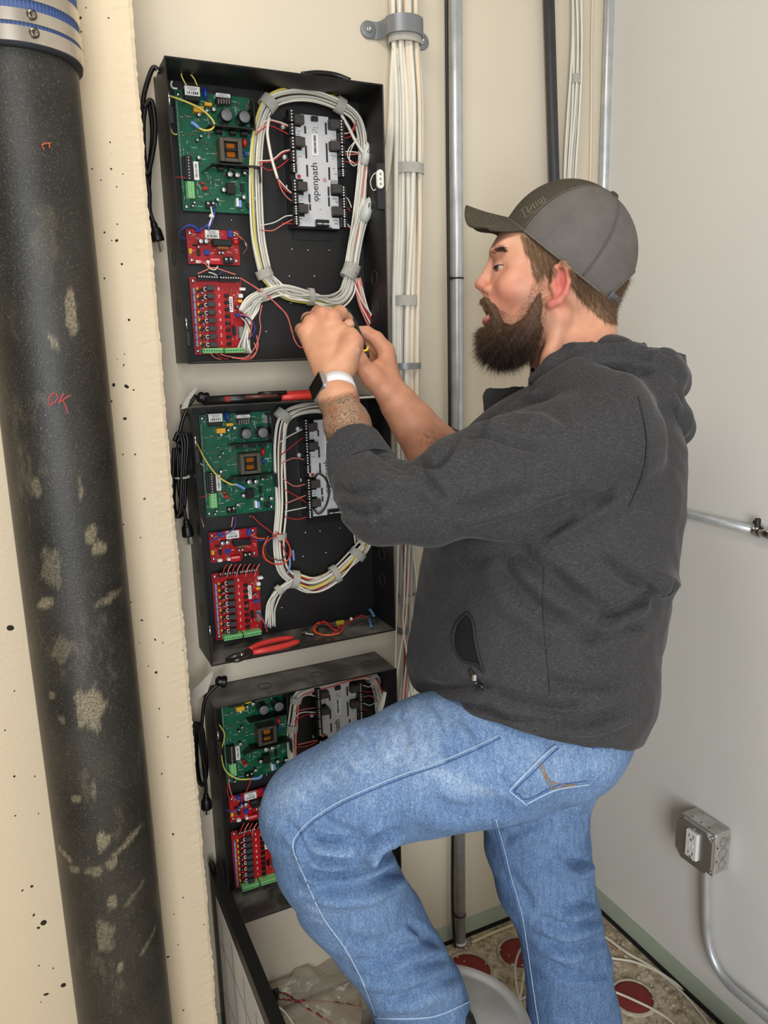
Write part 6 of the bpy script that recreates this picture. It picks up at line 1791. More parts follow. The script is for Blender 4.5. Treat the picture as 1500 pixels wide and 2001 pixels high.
# tattooed areas, drawn by the skin shader where these masks are set
tl_ = np.clip((py - 772 + 0.25 * (px - 650)) / 10, 0, 1) * (px < 742) * (py < 900) * (V[:, 2] < 1.30)
tr_ = np.clip(1.5 * (blob(px, py, 852, 862, 40, 34) - 0.33), 0, 1) * (V[:, 2] > 1.30) * (px > 780) * (px < 930)
def skin_material():
    mt = bpy.data.materials.new('skin'); mt.use_nodes = True
    nt, b = nodes_of(mt)
    at = nt.nodes.new('ShaderNodeAttribute'); at.attribute_name = 'Col'
    ta = nt.nodes.new('ShaderNodeAttribute'); ta.attribute_name = 'tattoo'
    tc = nt.nodes.new('ShaderNodeTexCoord')
    w = nt.nodes.new('ShaderNodeTexNoise'); w.inputs['Scale'].default_value = 34; w.inputs['Distortion'].default_value = 2.2; w.inputs['Detail'].default_value = 1.2
    nt.links.new(tc.outputs['Object'], w.inputs['Vector'])
    r1 = nt.nodes.new('ShaderNodeValToRGB'); e = r1.color_ramp.elements
    e[0].position = 0.0; e[0].color = (.5, .5, .5, 1); e[1].position = 1.0; e[1].color = (.6, .6, .6, 1)
    
    for p_, v_ in ((.36, .35), (.385, .95), (.41, .95), (.43, .12), (.485, .12), (.50, .95), (.52, .95), (.54, .5), (.60, .15), (.615, .9), (.635, .9), (.65, .3)):
        x = e.new(p_); x.color = (v_, v_, v_, 1)
    nt.links.new(w.outputs['Fac'], r1.inputs['Fac'])
    mu = nt.nodes.new('ShaderNodeMath'); mu.operation = 'MULTIPLY'
    nt.links.new(ta.outputs['Fac'], mu.inputs[0]); nt.links.new(r1.outputs['Color'], mu.inputs[1])
    n2 = nt.nodes.new('ShaderNodeTexNoise'); n2.inputs['Scale'].default_value = 30
    nt.links.new(tc.outputs['Object'], n2.inputs['Vector'])
    r2 = nt.nodes.new('ShaderNodeValToRGB'); r2.color_ramp.elements[0].position = 0.52; r2.color_ramp.elements[0].color = (0, 0, 0, 1); r2.color_ramp.elements[1].position = 0.64; r2.color_ramp.elements[1].color = (0.55, 0.55, 0.55, 1)
    nt.links.new(n2.outputs['Fac'], r2.inputs['Fac'])
    m2 = nt.nodes.new('ShaderNodeMath'); m2.operation = 'MULTIPLY'
    nt.links.new(ta.outputs['Fac'], m2.inputs[0]); nt.links.new(r2.outputs['Color'], m2.inputs[1])
    def mix(f, a, c):
        mx = nt.nodes.new('ShaderNodeMix'); mx.data_type = 'RGBA'
        nt.links.new(f, mx.inputs[0]); nt.links.new(a, mx.inputs[6]); mx.inputs[7].default_value = c
        return mx.outputs[2]
    c = mix(m2.outputs[0], at.outputs['Color'], srgb(206, 112, 74))
    c = mix(mu.outputs[0], c, srgb(92, 88, 76))
    n3 = nt.nodes.new('ShaderNodeTexNoise'); n3.inputs['Scale'].default_value = 45; n3.inputs['Detail'].default_value = 5
    nt.links.new(tc.outputs['Object'], n3.inputs['Vector'])
    hs = nt.nodes.new('ShaderNodeHueSaturation')
    mr = nt.nodes.new('ShaderNodeMapRange'); mr.inputs[1].default_value = .3; mr.inputs[2].default_value = .7; mr.inputs[3].default_value = .90; mr.inputs[4].default_value = 1.08
    nt.links.new(n3.outputs['Fac'], mr.inputs[0]); nt.links.new(mr.outputs[0], hs.inputs['Value']); nt.links.new(c, hs.inputs['Color'])
    nt.links.new(hs.outputs['Color'], b.inputs['Base Color'])
    b.inputs['Roughness'].default_value = 0.48
    b.inputs['Specular IOR Level'].default_value = 0.4
    b.inputs['Subsurface Weight'].default_value = 0.12
    b.inputs['Subsurface Radius'].default_value = (0.008, 0.003, 0.0015)
    b.inputs['Subsurface Scale'].default_value = 0.5
    nb = nt.nodes.new('ShaderNodeTexNoise'); nb.inputs['Scale'].default_value = 420; nb.inputs['Detail'].default_value = 3
    nt.links.new(tc.outputs['Object'], nb.inputs['Vector'])
    bp = nt.nodes.new('ShaderNodeBump'); bp.inputs['Strength'].default_value = 0.12; bp.inputs['Distance'].default_value = 0.002
    nt.links.new(nb.outputs['Fac'], bp.inputs['Height']); nt.links.new(bp.outputs['Normal'], b.inputs['Normal'])
    return mt
M_SKIN = skin_material()
body = link_cam('body', V, Fq, M_SKIN, man, {'Col': C, 'tattoo': np.clip(tl_ + tr_, 0, 1)})
SKV, SKF = V, Fq
skin_surf = Surf(V, Fq)
# ------------------------------------------------------------------ hoodie
def hoodie_material(name, base=(64, 63, 64), hi=(84, 84, 86), rib=None):
    mt = bpy.data.materials.new(name); mt.use_nodes = True
    nt, b = nodes_of(mt)
    tc = nt.nodes.new('ShaderNodeTexCoord')
    mp = nt.nodes.new('ShaderNodeMapping'); mp.inputs['Scale'].default_value = (1.0, 1.0, 3.4); mp.inputs['Rotation'].default_value = (0.25, 0.35, 0)
    nt.links.new(tc.outputs['Object'], mp.inputs['Vector'])
    n = nt.nodes.new('ShaderNodeTexNoise'); n.inputs['Scale'].default_value = 230; n.inputs['Detail'].default_value = 4; n.inputs['Roughness'].default_value = 0.65
    nt.links.new(mp.outputs['Vector'], n.inputs['Vector'])
    r = nt.nodes.new('ShaderNodeValToRGB'); e = r.color_ramp.elements
    e[0].position = 0.34; e[0].color = srgb(*[int(c * 0.82) for c in base]); e[1].position = 0.74; e[1].color = srgb(*hi)
    x = e.new(0.54); x.color = srgb(*base)
    nt.links.new(n.outputs['Fac'], r.inputs['Fac'])
    nt.links.new(r.outputs['Color'], b.inputs['Base Color'])
    b.inputs['Roughness'].default_value = 0.92
    b.inputs['Specular IOR Level'].default_value = 0.15
    b.inputs['Sheen Weight'].default_value = 0.12
    b.inputs['Sheen Roughness'].default_value = 0.4
    n2 = nt.nodes.new('ShaderNodeTexNoise'); n2.inputs['Scale'].default_value = 600; n2.inputs['Detail'].default_value = 2
    nt.links.new(tc.outputs['Object'], n2.inputs['Vector'])
    bp = nt.nodes.new('ShaderNodeBump'); bp.inputs['Strength'].default_value = 0.25; bp.inputs['Distance'].default_value = 0.002
    nt.links.new(n2.outputs['Fac'], bp.inputs['Height']); nt.links.new(bp.outputs['Normal'], b.inputs['Normal'])
    return mt
M_HOOD = hoodie_material('heather_charcoal_fleece')
M_RIB = hoodie_material('ribbed_charcoal_knit', (62, 62, 64), (92, 92, 94))
DT = 1.28
hd = Sdf((-0.16, -0.30, 0.90), (0.60, 0.47, 1.62), 0.004)
# trunk: (px, py, depth, radius px), widened toward and away from the viewer
hd.chain([(1200, 830, DT, 96), (1212, 900, DT, 106), (1190, 980, DT, 124)], 0.02, 1.6)
hd.chain([(1158, 825, DT, 112), (1122, 895, DT, 166), (1087, 985, DT, 229), (1066, 1080, DT, 232), (1050, 1180, DT, 232), (1036, 1275, DT, 232), (1058, 1335, DT, 208)], 0.02, 1.14)
hd.chain([(1060, 1332, DT, 205), (1046, 1398, DT, 180)], 0.02, 1.16)
# collar and shoulders
hd.chain([(1074, 772, 1.18, 30), (1128, 762, 1.16, 50), (1180, 806, 1.13, 90)], 0.04)
hd.chain([(1085, 785, 1.38, 32), (1130, 770, 1.41, 50), (1180, 810, 1.43, 88)], 0.02)
hd.chain([(1052, 806, 1.24, 40), (1022, 856, 1.24, 58), (985, 935, 1.25, 88)], 0.02, 1.5)
hd.chain([(1185, 720, 1.26, 62), (1240, 780, 1.26, 72)], 0.03, 1.8)
# near sleeve
hd.chain([(1176, 868, 1.125, 120), (1060, 912, 1.10, 116), (960, 938, 1.085, 112), (900, 952, 1.076, 98), (838, 986, 1.064, 80), (750, 982, 1.060, 82)], 0.012)
hd.chain([(750, 982, 1.060, 82), (722, 946, 1.095, 71), (712, 924, 1.112, 64)], 0.012)
# far sleeve
hd.chain([(1130, 840, 1.43, 98), (1010, 870, 1.46, 76), (930, 905, 1.45, 58)], 0.02)
# underside of the sleeve kept apart from the body
# neck opening
hd.chain([(1085, 640, DH, 68), (1080, 715, DH, 70), (1076, 752, DH, 62)], 0.006, 1.02, True)
# waist band cut along the hips
a_, b_, c_ = Q(845, 1352, DT), Q(1232, 1442, DT), Q(1040, 1450, DT - .245)
n_ = np.cross(b_ - a_, c_ - a_); n_ = n_ if n_[1] > 0 else -n_
hd.halfspace(a_, n_, 0.006)
# cuff end
a_ = Q(680, 850, 1.166); n_ = np.array([-0.42, -0.84, .30]); 
V, Fq = hd.mesh(3)
FOLDS = [
    # shoulder and upper sleeve
    ([(930, 838), (960, 812), (1010, 770), (1060, 748)], 9, 6), ([(905, 852), (950, 850), (1010, 868), (1060, 880)], 10, 5), ([(1000, 792), (1060, 795), (1120, 830)], 14, 3),
    ([(822, 912), (830, 935), (850, 960), (872, 985)], 8, 6), ([(800, 895), (840, 912), (860, 905), (900, 850)], 8, 8), ([(722, 870), (770, 900), (815, 915)], 11, 5), ([(730, 905), (775, 925), (822, 928)], 11, 4),
    ([(655, 950), (690, 965), (735, 955)], 10, 4), ([(668, 985), (710, 1000), (760, 985)], 10, 3.5), ([(725, 985), (740, 1010), (750, 1035)], 6, 2.5),
    ([(880, 1000), (960, 985), (1040, 955)], 16, 3), ([(900, 1040), (1000, 1020), (1100, 985), (1165, 960)], 12, 6),
    ([(1050, 1050), (1120, 1010), (1180, 975), (1200, 955)], 10, 5), ([(1110, 1000), (1150, 975), (1185, 962)], 7, 4),
    # body drag lines from the armpit
    ([(1000, 1060), (1040, 1100), (1085, 1150), (1150, 1180)], 16, 8), ([(1060, 1090), (1110, 1150), (1180, 1195), (1240, 1205)], 15, 8), ([(985, 1080), (1000, 1130), (1060, 1190), (1120, 1215)], 18, 6),
    ([(1170, 1080), (1220, 1130), (1285, 1150)], 12, 5), ([(1150, 1225), (1200, 1200), (1262, 1166)], 9, 8), ([(1120, 1260), (1190, 1235), (1260, 1215)], 12, 4),
    # lower part above the band
    ([(815, 1335), (870, 1345), (930, 1340), (960, 1345)], 10, 5), ([(940, 1340), (1010, 1365), (1090, 1375), (1170, 1368)], 9, 6), ([(960, 1360), (1040, 1390), (1140, 1400), (1240, 1380)], 10, 7), ([(850, 1368), (900, 1372), (950, 1385), (1050, 1410), (1140, 1415), (1250, 1390)], 6, 5),
    ([(1060, 1330), (1140, 1345), (1230, 1330)], 12, 4),
    # back and side panel seam
    ([(1245, 775), (1262, 850), (1256, 920), (1225, 1000)], 3.5, 2.5), ([(1062, 1110), (1062, 1200), (1070, 1300), (1075, 1370)], 3, 1.2),
    ([(1290, 1140), (1262, 1160), (1240, 1175)], 8, 8)]
V = creases(V, Fq, [(a, b, min(c * 2.4, 11.5)) for a, b, c in FOLDS])
# the roll of cloth at the small of the back
px, py = topx(V); N = vnormals(V, Fq)
V = V + N * (0.030 * blob(px, py, 1288, 1137, 26, 20) - 0.010 * blob(px, py, 1270, 1170, 30, 12) + 0.006 * blob(px, py, 812, 1300, 30, 40))[:, None]
nzv = np.sin(V[:, 0] * 61 + 3 * np.sin(V[:, 1] * 40)) * np.sin(V[:, 1] * 55 + 2.5 * np.sin(V[:, 2] * 47))
V = V + N * (0.0012 * nzv)[:, None]
V = laplace(V, Fq, 1)
hoodie = link_cam('hoodie', V, Fq, M_HOOD, man)
hs_ = Surf(V, Fq)
# ribbed cuff of the near sleeve: fine ribs round a sleeve end
def cuff(name, pts, nrib, amp):
    c = catmull(np.array([Q(p[0], p[1], p[2]) for p in pts]), 8); r = np.interp(np.linspace(0, 1, len(c)), np.linspace(0, 1, len(pts)), [p[3] * p[2] / FPX for p in pts])
    tan = np.gradient(c, axis=0); tan /= np.linalg.norm(tan, axis=1)[:, None]
    a = np.cross(tan[0], [0, 0, 1.0]); a /= np.linalg.norm(a)
    n = nrib * 4; vs = []
    for i in range(len(c)):
        a = a - tan[i] * (a @ tan[i]); a /= np.linalg.norm(a); b_ = np.cross(tan[i], a)
        for k in range(n):
            t = 2 * math.pi * k / n
            rr = r[i] + amp * math.cos(t * nrib)
            vs.append(c[i] + rr * (math.cos(t) * a + math.sin(t) * b_))
    L = len(c); fs = []
    # turn the edge inward so that it reads as cloth with thickness
    for k in range(n):
        t = 2 * math.pi * k / n; vs.append(c[-1] - tan[-1] * .004 + (r[-1] - .006) * (math.cos(t) * a + math.sin(t) * b_))
    for i in range(L):
        for k in range(n):
            l = (k + 1) % n; fs.append((i * n + k, i * n + l, (i + 1) * n + l, (i + 1) * n + k))
    return link_cam(name, np.array(vs), np.array(fs), M_RIB, man)
cuff('cuff', [(714, 930, 1.106, 70), (704, 908, 1.121, 66), (697, 888, 1.136, 60), (691, 869, 1.150, 54)], 62, 0.0007)
cuff('cuff', [(940, 905, 1.45, 59), (905, 902, 1.437, 58), (882, 896, 1.428, 57), (862, 886, 1.418, 54)], 62, 0.0007)
# waist band: ribbed knit around the hips
hb = Sdf((-0.12, 0.18, 0.92), (0.50, 0.47, 1.60), 0.004)
hb.chain([(1060, 1334, DT, 208), (1047, 1400, DT, 183)], 0.02, 1.16)
a_, b_, c_ = Q(845, 1353, DT), Q(1232, 1445, DT), Q(1040, 1453, DT - .245)
n_ = np.cross(b_ - a_, c_ - a_); n_ = n_ if n_[1] > 0 else -n_
hb.halfspace(a_, n_, 0.008)
nn = n_ / np.linalg.norm(n_)
hb.halfspace(a_ - nn * 0.052, -nn, 0.010)
Vb, Fb = hb.mesh(3)
Nb = vnormals(Vb, Fb)
phi = np.arctan2(Vb[:, 2] - DT, Vb[:, 0] - Q(1060, 1390, DT)[0])
Vb = Vb + Nb * (0.0015 + 0.0005 * np.cos(phi * 150))[:, None]
Vb = creases(Vb, Fb, [([(880, 1372), (950, 1400), (1050, 1425), (1150, 1428)], 8, 2.5), ([(1100, 1405), (1180, 1410), (1245, 1392)], 7, 3)])
link_cam('waist_band', Vb, Fb, M_RIB, man)

# ---- hood lying on the back
ho = Sdf((0.10, -0.26, 0.98), (0.62, 0.02, 1.58), 0.004)
for s in (-1, 1):
    z = lambda v: 1.27 + s * v
    ho.chain([(1046, 742, z(.060), 15), (1085, 712, z(.083), 20), (1130, 682, z(.092), 24), (1180, 664, z(.085), 27), (1235, 668, z(.06), 30), (1268, 668, z(.02), 30)], 0.012)
    ho.chain([(1080, 742, z(.085), 22), (1150, 716, z(.105), 30), (1220, 712, z(.095), 40), (1290, 735, z(.06), 46), (1304, 745, z(.015), 44)], 0.014)
    ho.chain([(1230, 740, z(.085), 34), (1285, 790, z(.075), 42), (1312, 822, z(.05), 36), (1318, 836, z(.0), 34)], 0.018)
ho.chain([(1300, 704, 1.22, 22), (1314, 697, 1.26, 20), (1312, 700, 1.32, 20)], 0.014)
ho.chain([(1245, 657, 1.235, 18), (1262, 655, 1.27, 17)], 0.010)
ho.ell(1252, 656, 1.25, 18, 16, .04, .012)
ho.chain([(1090, 620, DH, 64), (1088, 700, DH, 66), (1090, 760, DH, 60)], 0.008, 1.0, True)
ho.ell(1206, 662, 1.27, 46, 22, .055, .012, 0.1, True)
ho.chain([(1196, 664, 1.205, 14), (1235, 650, 1.215, 15), (1260, 648, 1.24, 14), (1266, 664, 1.28, 13)], 0.008)
Vh, Fh = ho.mesh(3)
Vh = creases(Vh, Fh, [([(1150, 700), (1200, 690), (1250, 700), (1282, 705)], 7, 6), ([(1130, 722), (1200, 735), (1260, 765), (1300, 800), (1318, 850)], 8, 8), ([(1262, 650), (1268, 680), (1272, 700)], 5, 6), ([(1278, 680), (1300, 690), (1330, 688)], 5, 5),
                     ([(1300, 760), (1325, 770), (1340, 800)], 7, 5), ([(1240, 720), (1290, 745), (1330, 745)], 8, 5), ([(1080, 732), (1130, 712), (1170, 712)], 6, 4), ([(1300, 800), (1312, 830), (1310, 865)], 6, 6)])
Nh = vnormals(Vh, Fh)
Vh = Vh + Nh * (0.0014 * np.sin(Vh[:, 0] * 70 + 2 * np.sin(Vh[:, 1] * 60)) * np.sin(Vh[:, 2] * 55))[:, None]
link_cam('hood', Vh, Fh, M_HOOD, man)
# collar flap on the far side of the throat
fl_ = Sdf((0.10, -0.22, 1.20), (0.34, -0.06, 1.46), 0.0035)
fl_.chain([(955, 800, 1.36, 11), (958, 775, 1.36, 13), (968, 757, 1.36, 12), (990, 752, 1.355, 10), (1015, 752, 1.34, 9)], 0.01, 1.2)
fl_.chain([(985, 790, 1.345, 22), (1010, 775, 1.34, 18)], 0.012, 1.2)
Vf, Ff = fl_.mesh(2); link_cam('collar_flap', Vf, Ff, M_HOOD, man)
# drawcord-dark undershirt edge at the throat
m_ = MB(); m_.sweep(cam2world(catmull(np.array([Q(1040, 722, DH - .035), Q(1048, 736, DH - .055), Q(1062, 748, DH - .068)]), 5)), .0035, 6); m_.build('shirt_collar', M_BLACKP, man, True)
# slanted zip pocket at the side
M_ZIP = mat('black_zip_tape', (24, 24, 25), 0.6); M_TEETH = mat('dark_zip_teeth', (92, 94, 96), 0.35, 0.8)
lipA = [(914, 1197), (896, 1215), (888, 1240), (890, 1268), (905, 1290), (932, 1298), (944, 1312)]
lipB = [(915, 1197), (925, 1215), (929, 1245), (936, 1280), (945, 1312)]
pa = smooth_poly(lipA, 6); pb = smooth_poly(lipB, 9)
k_ = min(len(pa), len(pb)); ia = np.linspace(0, len(pa) - 1, 30).astype(int); ib = np.linspace(0, len(pb) - 1, 30).astype(int)
vs = []; fs = []
nc = 7
for i in range(30):
    for j in range(nc):
        p = pa[ia[i]] * (1 - j / (nc - 1)) + pb[ib[i]] * (j / (nc - 1)); q, _ = hs_.at(p[0], p[1], 0.0012); vs.append(q)
for i in range(29):
    for j in range(nc - 1): fs.append((i * nc + j, i * nc + j + 1, (i + 1) * nc + j + 1, (i + 1) * nc + j))
pocket = link_mesh('pocket_opening', vs, fs, mat('pocket_lining', (34, 34, 36), 0.95, spec=.1), man, True)
for lp_ in (lipA, lipB):
    q = hs_.line(lp_, 0.0022, 6); m_ = MB(); m_.sweep(q, .0022, 6); m_.build('zip_tape', M_ZIP, pocket, True)
    q = hs_.line(lp_, 0.0040, 10); d_ = np.concatenate([[0], np.cumsum(np.linalg.norm(np.diff(q, axis=0), axis=1))])
    m_ = MB()
    for t in np.arange(0, d_[-1], .0024):
        c = np.array([np.interp(t, d_, q[:, k]) for k in range(3)]); m_.box(c, (.0017, .0017, .0013))
    tag(m_.build('zip_teeth', M_TEETH, pocket), kind='stuff')
q = hs_.line([(920, 1310), (930, 1325), (942, 1338)], .003, 5); m_ = MB(); m_.sweep(q, .0035, 6); m_.build('zip_tape', M_ZIP, pocket, True)
c, _ = hs_.at(930, 1322, .006); m_ = MB(); m_.box(c, (.007, .005, .010), ch=.0015); m_.build('zip_slider', M_CHROME, pocket)
q = hs_.line([(931, 1326), (937, 1338), (944, 1350)], .006, 5); m_ = MB(); m_.sweep(q, .0022, 6); m_.build('zip_pull', M_TEETH, pocket, True)
# stitched seams
def seam(surf, pts, parent, mt, r, name='seam', off=0.0004, flat=None):
    q = surf.line(pts, off, 8)
    if len(q) > 2:
        m_ = MB(); m_.sweep(q, r, 5, flat=flat); return m_.build(name, mt, parent, True)
M_SEAM = mat('dark_seam_thread', (40, 40, 42), 0.9)
seam(hs_, [(1246, 775), (1262, 850), (1256, 920), (1228, 990)], man, M_SEAM, .0010, 'sleeve_seam')
seam(hs_, [(1062, 1105), (1060, 1200), (1068, 1290), (1074, 1365)], man, M_SEAM, .0008, 'side_seam')

# ------------------------------------------------------------------ jeans
def denim_material():
    mt = bpy.data.materials.new('faded_blue_denim'); mt.use_nodes = True
    nt, b = nodes_of(mt)
    at = nt.nodes.new('ShaderNodeAttribute'); at.attribute_name = 'fade'
    tc = nt.nodes.new('ShaderNodeTexCoord')
    def noise(s, d, sc=None, ro=0.6):
        n = nt.nodes.new('ShaderNodeTexNoise'); n.inputs['Scale'].default_value = s; n.inputs['Detail'].default_value = d; n.inputs['Roughness'].default_value = ro
        src = tc.outputs['Object']
        if sc:
            mp = nt.nodes.new('ShaderNodeMapping'); mp.inputs['Scale'].default_value = sc; nt.links.new(src, mp.inputs['Vector']); src = mp.outputs['Vector']
        nt.links.new(src, n.inputs['Vector']); return n
    wv = noise(520, 2, (1, 1, .55)); sl = noise(170, 3, (1, 1, .18)); big = noise(16, 4)
    def madd(a, k, c=None):
        n = nt.nodes.new('ShaderNodeMath'); n.operation = 'MULTIPLY_ADD'; nt.links.new(a, n.inputs[0]); n.inputs[1].default_value = k
        if isinstance(c, float): n.inputs[2].default_value = c
        else: nt.links.new(c, n.inputs[2])
        return n.outputs[0]
    v = madd(wv.outputs['Fac'], 0.75, -0.375); v = madd(sl.outputs['Fac'], 0.42, v); v = madd(big.outputs['Fac'], 0.30, v); v = madd(at.outputs['Fac'], 0.62, v)
    v = madd(v, 1.0, -0.36)
    r = nt.nodes.new('ShaderNodeValToRGB'); e = r.color_ramp.elements
    e[0].position = 0.0; e[0].color = srgb(62, 84, 120); e[1].position = 0.85; e[1].color = srgb(188, 204, 222)
    x = e.new(0.35); x.color = srgb(106, 134, 172)
    nt.links.new(v, r.inputs['Fac']); nt.links.new(r.outputs['Color'], b.inputs['Base Color'])
    b.inputs['Roughness'].default_value = 0.85; b.inputs['Specular IOR Level'].default_value = 0.2
    bp = nt.nodes.new('ShaderNodeBump'); bp.inputs['Strength'].default_value = 0.3; bp.inputs['Distance'].default_value = 0.002
    nt.links.new(wv.outputs['Fac'], bp.inputs['Height']); nt.links.new(bp.outputs['Normal'], b.inputs['Normal'])
    return mt
M_DENIM = denim_material()
jn = Sdf((-0.24, 0.18, 0.94), (0.52, 1.22, 1.62), 0.004)
# hips
jn.chain([(1060, 1330, 1.28, 150), (1085, 1400, 1.28, 152)], 0.02, 1.1)
jn.ell(1108, 1440, 1.22, 106, 98, .135, .03)
jn.ell(1104, 1440, 1.36, 102, 96, .12, .03)
# raised (left) leg
jn.chain([(1080, 1440, 1.19, 128), (975, 1470, 1.165, 130), (850, 1490, 1.150, 130), (735, 1528, 1.150, 116), (645, 1572, 1.155, 106), (616, 1590, 1.158, 106)], 0.02)
jn.chain([(618, 1588, 1.158, 106), (648, 1668, 1.185, 110), (684, 1745, 1.220, 104), (737, 1815, 1.265, 95), (783, 1885, 1.315, 89), (815, 1945, 1.355, 90), (824, 1978, 1.375, 96)], 0.012)
a_ = Q(826, 1984, 1.378); ax_ = Q(822, 1978, 1.375) - Q(780, 1900, 1.325); ax_ /= np.linalg.norm(ax_)
jn.cone(a_ + ax_ * .13, .13, a_ + ax_ * .131, .13, 0.004, 1.0, True)
# standing (right) leg
jn.chain([(1085, 1450, 1.37, 112), (1044, 1560, 1.385, 104), (1050, 1650, 1.395, 100), (1064, 1720, 1.40, 94), (1088, 1790, 1.41, 82), (1108, 1880, 1.42, 82), (1120, 1990, 1.43, 88), (1128, 2120, 1.44, 92), (1132, 2215, 1.45, 98)], 0.012)
# waist cut under the hoodie, hems
jn.halfspace(Q(1000, 1300, 1.28), (0.1, -1, 0), 0.004)
V, Fq = jn.mesh(3)
JF = [
    # hip and thigh
    ([(700, 1425), (718, 1450), (735, 1490)], 10, 3), ([(770, 1395), (785, 1420), (795, 1470)], 11, 3.5), ([(850, 1365), (870, 1410), (880, 1470), (890, 1500)], 12, 4), ([(905, 1400), (935, 1440), (950, 1480)], 10, 3),
    ([(960, 1510), (1000, 1545), (1030, 1562)], 9, 4), ([(830, 1560), (890, 1580), (960, 1575), (1010, 1565)], 14, 5), ([(880, 1530), (930, 1555), (990, 1545)], 12, 3),
    # behind the knee
    ([(590, 1632), (640, 1640), (690, 1648), (735, 1638), (790, 1625)], 9, 20), ([(580, 1655), (630, 1668), (690, 1670), (720, 1650), (745, 1640)], 8, 15), ([(585, 1690), (650, 1700), (710, 1685), (770, 1650)], 10, 12), ([(600, 1725), (680, 1735), (750, 1715), (785, 1690)], 12, 9), ([(570, 1610), (590, 1650), (600, 1680)], 7, 4),
    ([(620, 1590), (660, 1620), (720, 1630)], 10, 4), ([(545, 1600), (570, 1620), (590, 1625)], 10, 2.5),
    # shin and ankle
    ([(690, 1870), (740, 1880), (800, 1850), (850, 1840)], 9, 6), ([(700, 1900), (750, 1912), (820, 1890), (872, 1868)], 9, 6), ([(790, 1800), (830, 1830), (862, 1850)], 8, 5), ([(720, 1940), (780, 1950), (850, 1925), (895, 1900)], 10, 5), ([(670, 1830), (720, 1845), (770, 1830)], 12, 3),
    # standing leg
    ([(1095, 1778), (1130, 1770), (1160, 1758)], 7, 9), ([(1110, 1690), (1135, 1688), (1158, 1675)], 7, 9), ([(1050, 1790), (1100, 1812), (1150, 1800), (1168, 1790)], 8, 6), ([(1045, 1830), (1100, 1852), (1150, 1845), (1180, 1830)], 9, 6), ([(1055, 1870), (1110, 1900), (1165, 1905), (1190, 1895)], 10, 4), ([(1085, 1660), (1120, 1690), (1152, 1685)], 10, 4), ([(980, 1640), (1020, 1620), (1060, 1610)], 10, 3), ([(1100, 1590), (1130, 1600), (1150, 1595)], 8, 3), ([(985, 1700), (1020, 1740), (1040, 1780)], 10, 3)]
V = creases(V, Fq, [(a, b, min(c * 1.8, 20)) for a, b, c in JF])
px, py = topx(V); N = vnormals(V, Fq); fc = facing(V, N)
# back pocket stands 2 mm proud
PK = [(992, 1546), (1068, 1468), (1090, 1452), (1200, 1462), (1208, 1490), (1150, 1535), (1085, 1545), (1028, 1572)]
def inpoly(px, py, poly):
    r_ = np.zeros(len(px), bool); n = len(poly)
    for i in range(n):
        x0, y0 = poly[i]; x1, y1 = poly[(i + 1) % n]
        c = ((y0 > py) != (y1 > py)) & (px < (x1 - x0) * (py - y0) / (y1 - y0 + 1e-9) + x0)
        r_ ^= c
    return r_
pin = inpoly(px, py, PK) & (fc > 0) & (V[:, 2] < 1.34)
V = V + N * (0.0022 * pin)[:, None] + N * (0.0014 * np.sin(V[:, 0] * 66 + 2 * np.sin(V[:, 1] * 50)) * np.sin(V[:, 2] * 60 + V[:, 1] * 23))[:, None]
V = laplace(V, Fq, 1)
# wear of the denim: pale along the thigh top, knee, seat and the hems
fade = 0.40 + 0.34 * blob(px, py, 760, 1455, 210, 60, -0.45) + 0.20 * blob(px, py, 900, 1510, 160, 60, -0.2) + 0.16 * blob(px, py, 560, 1560, 60, 60) + 0.28 * blob(px, py, 1120, 1490, 90, 50) + 0.12 * blob(px, py, 690, 1740, 80, 130, 0.5)
fade += 0.24 * blob(px, py, 850, 1950, 70, 20, -.4) - 0.12 * (V[:, 2] > 1.33)  # paler hem; the standing leg is set darker as a whole
# whiskers: bleached ridges beside the seam and on the folds
for (x, y, l, w_, a) in ((592, 1560, 18, 5, .7), (615, 1540, 20, 5, .7), (640, 1525, 22, 6, .7), (668, 1510, 20, 6, .7), (700, 1500, 18, 5, .7), (800, 1470, 18, 5, 1.2), (830, 1462, 16, 5, 1.2), (760, 1480, 20, 5, 1.2), (880, 1520, 70, 10, .35), (930, 1545, 60, 9, .1), (640, 1670, 60, 6, .1), (700, 1700, 60, 6, -.2), (600, 1750, 18, 5, .4), (612, 1775, 20, 5, .4), (622, 1800, 22, 5, .4)):
    fade += 0.22 * blob(px, py, x, y, l, w_, a)
jeans = link_cam('jeans', V, Fq, M_DENIM, man, {'fade': np.clip(fade, 0, 1)})
js = Surf(V, Fq)
M_STITCH = mat('pale_denim_seam', (160, 182, 208), 0.85, var=.15, vscale=300); M_STITCHD = mat('dark_denim_seam', (66, 92, 138), 0.9)
out1 = [(975, 1436), (930, 1458), (860, 1488), (790, 1512), (720, 1540), (660, 1568), (610, 1600), (582, 1628), (572, 1650), (580, 1680), (598, 1720), (630, 1790), (672, 1850), (700, 1900), (720, 1945), (735, 1985)]
seam(js, out1, jeans, M_STITCH, .0013, 'outer_seam', .0006, .6)
seam(js, [(x + 3, y + 6) for x, y in out1], jeans, M_STITCHD, .0012, 'outer_seam', .0002, .6)
in2 = [(968, 1600), (985, 1660), (1000, 1720), (1018, 1780), (1030, 1850), (1040, 1920), (1052, 2001)]
seam(js, in2, jeans, M_STITCH, .0013, 'inner_seam', .0006, .6)
seam(js, [(x - 7, y) for x, y in in2], jeans, M_STITCHD, .0012, 'inner_seam', .0003, .6)
for poly in ([(1085, 1456), (1068, 1470), (1030, 1508), (994, 1545)], [(994, 1545), (1010, 1558), (1028, 1572)], [(1028, 1570), (1085, 1543), (1150, 1532)]):
    seam(js, poly, jeans, M_STITCH, .0021, 'pocket_edge', .0008, .6)
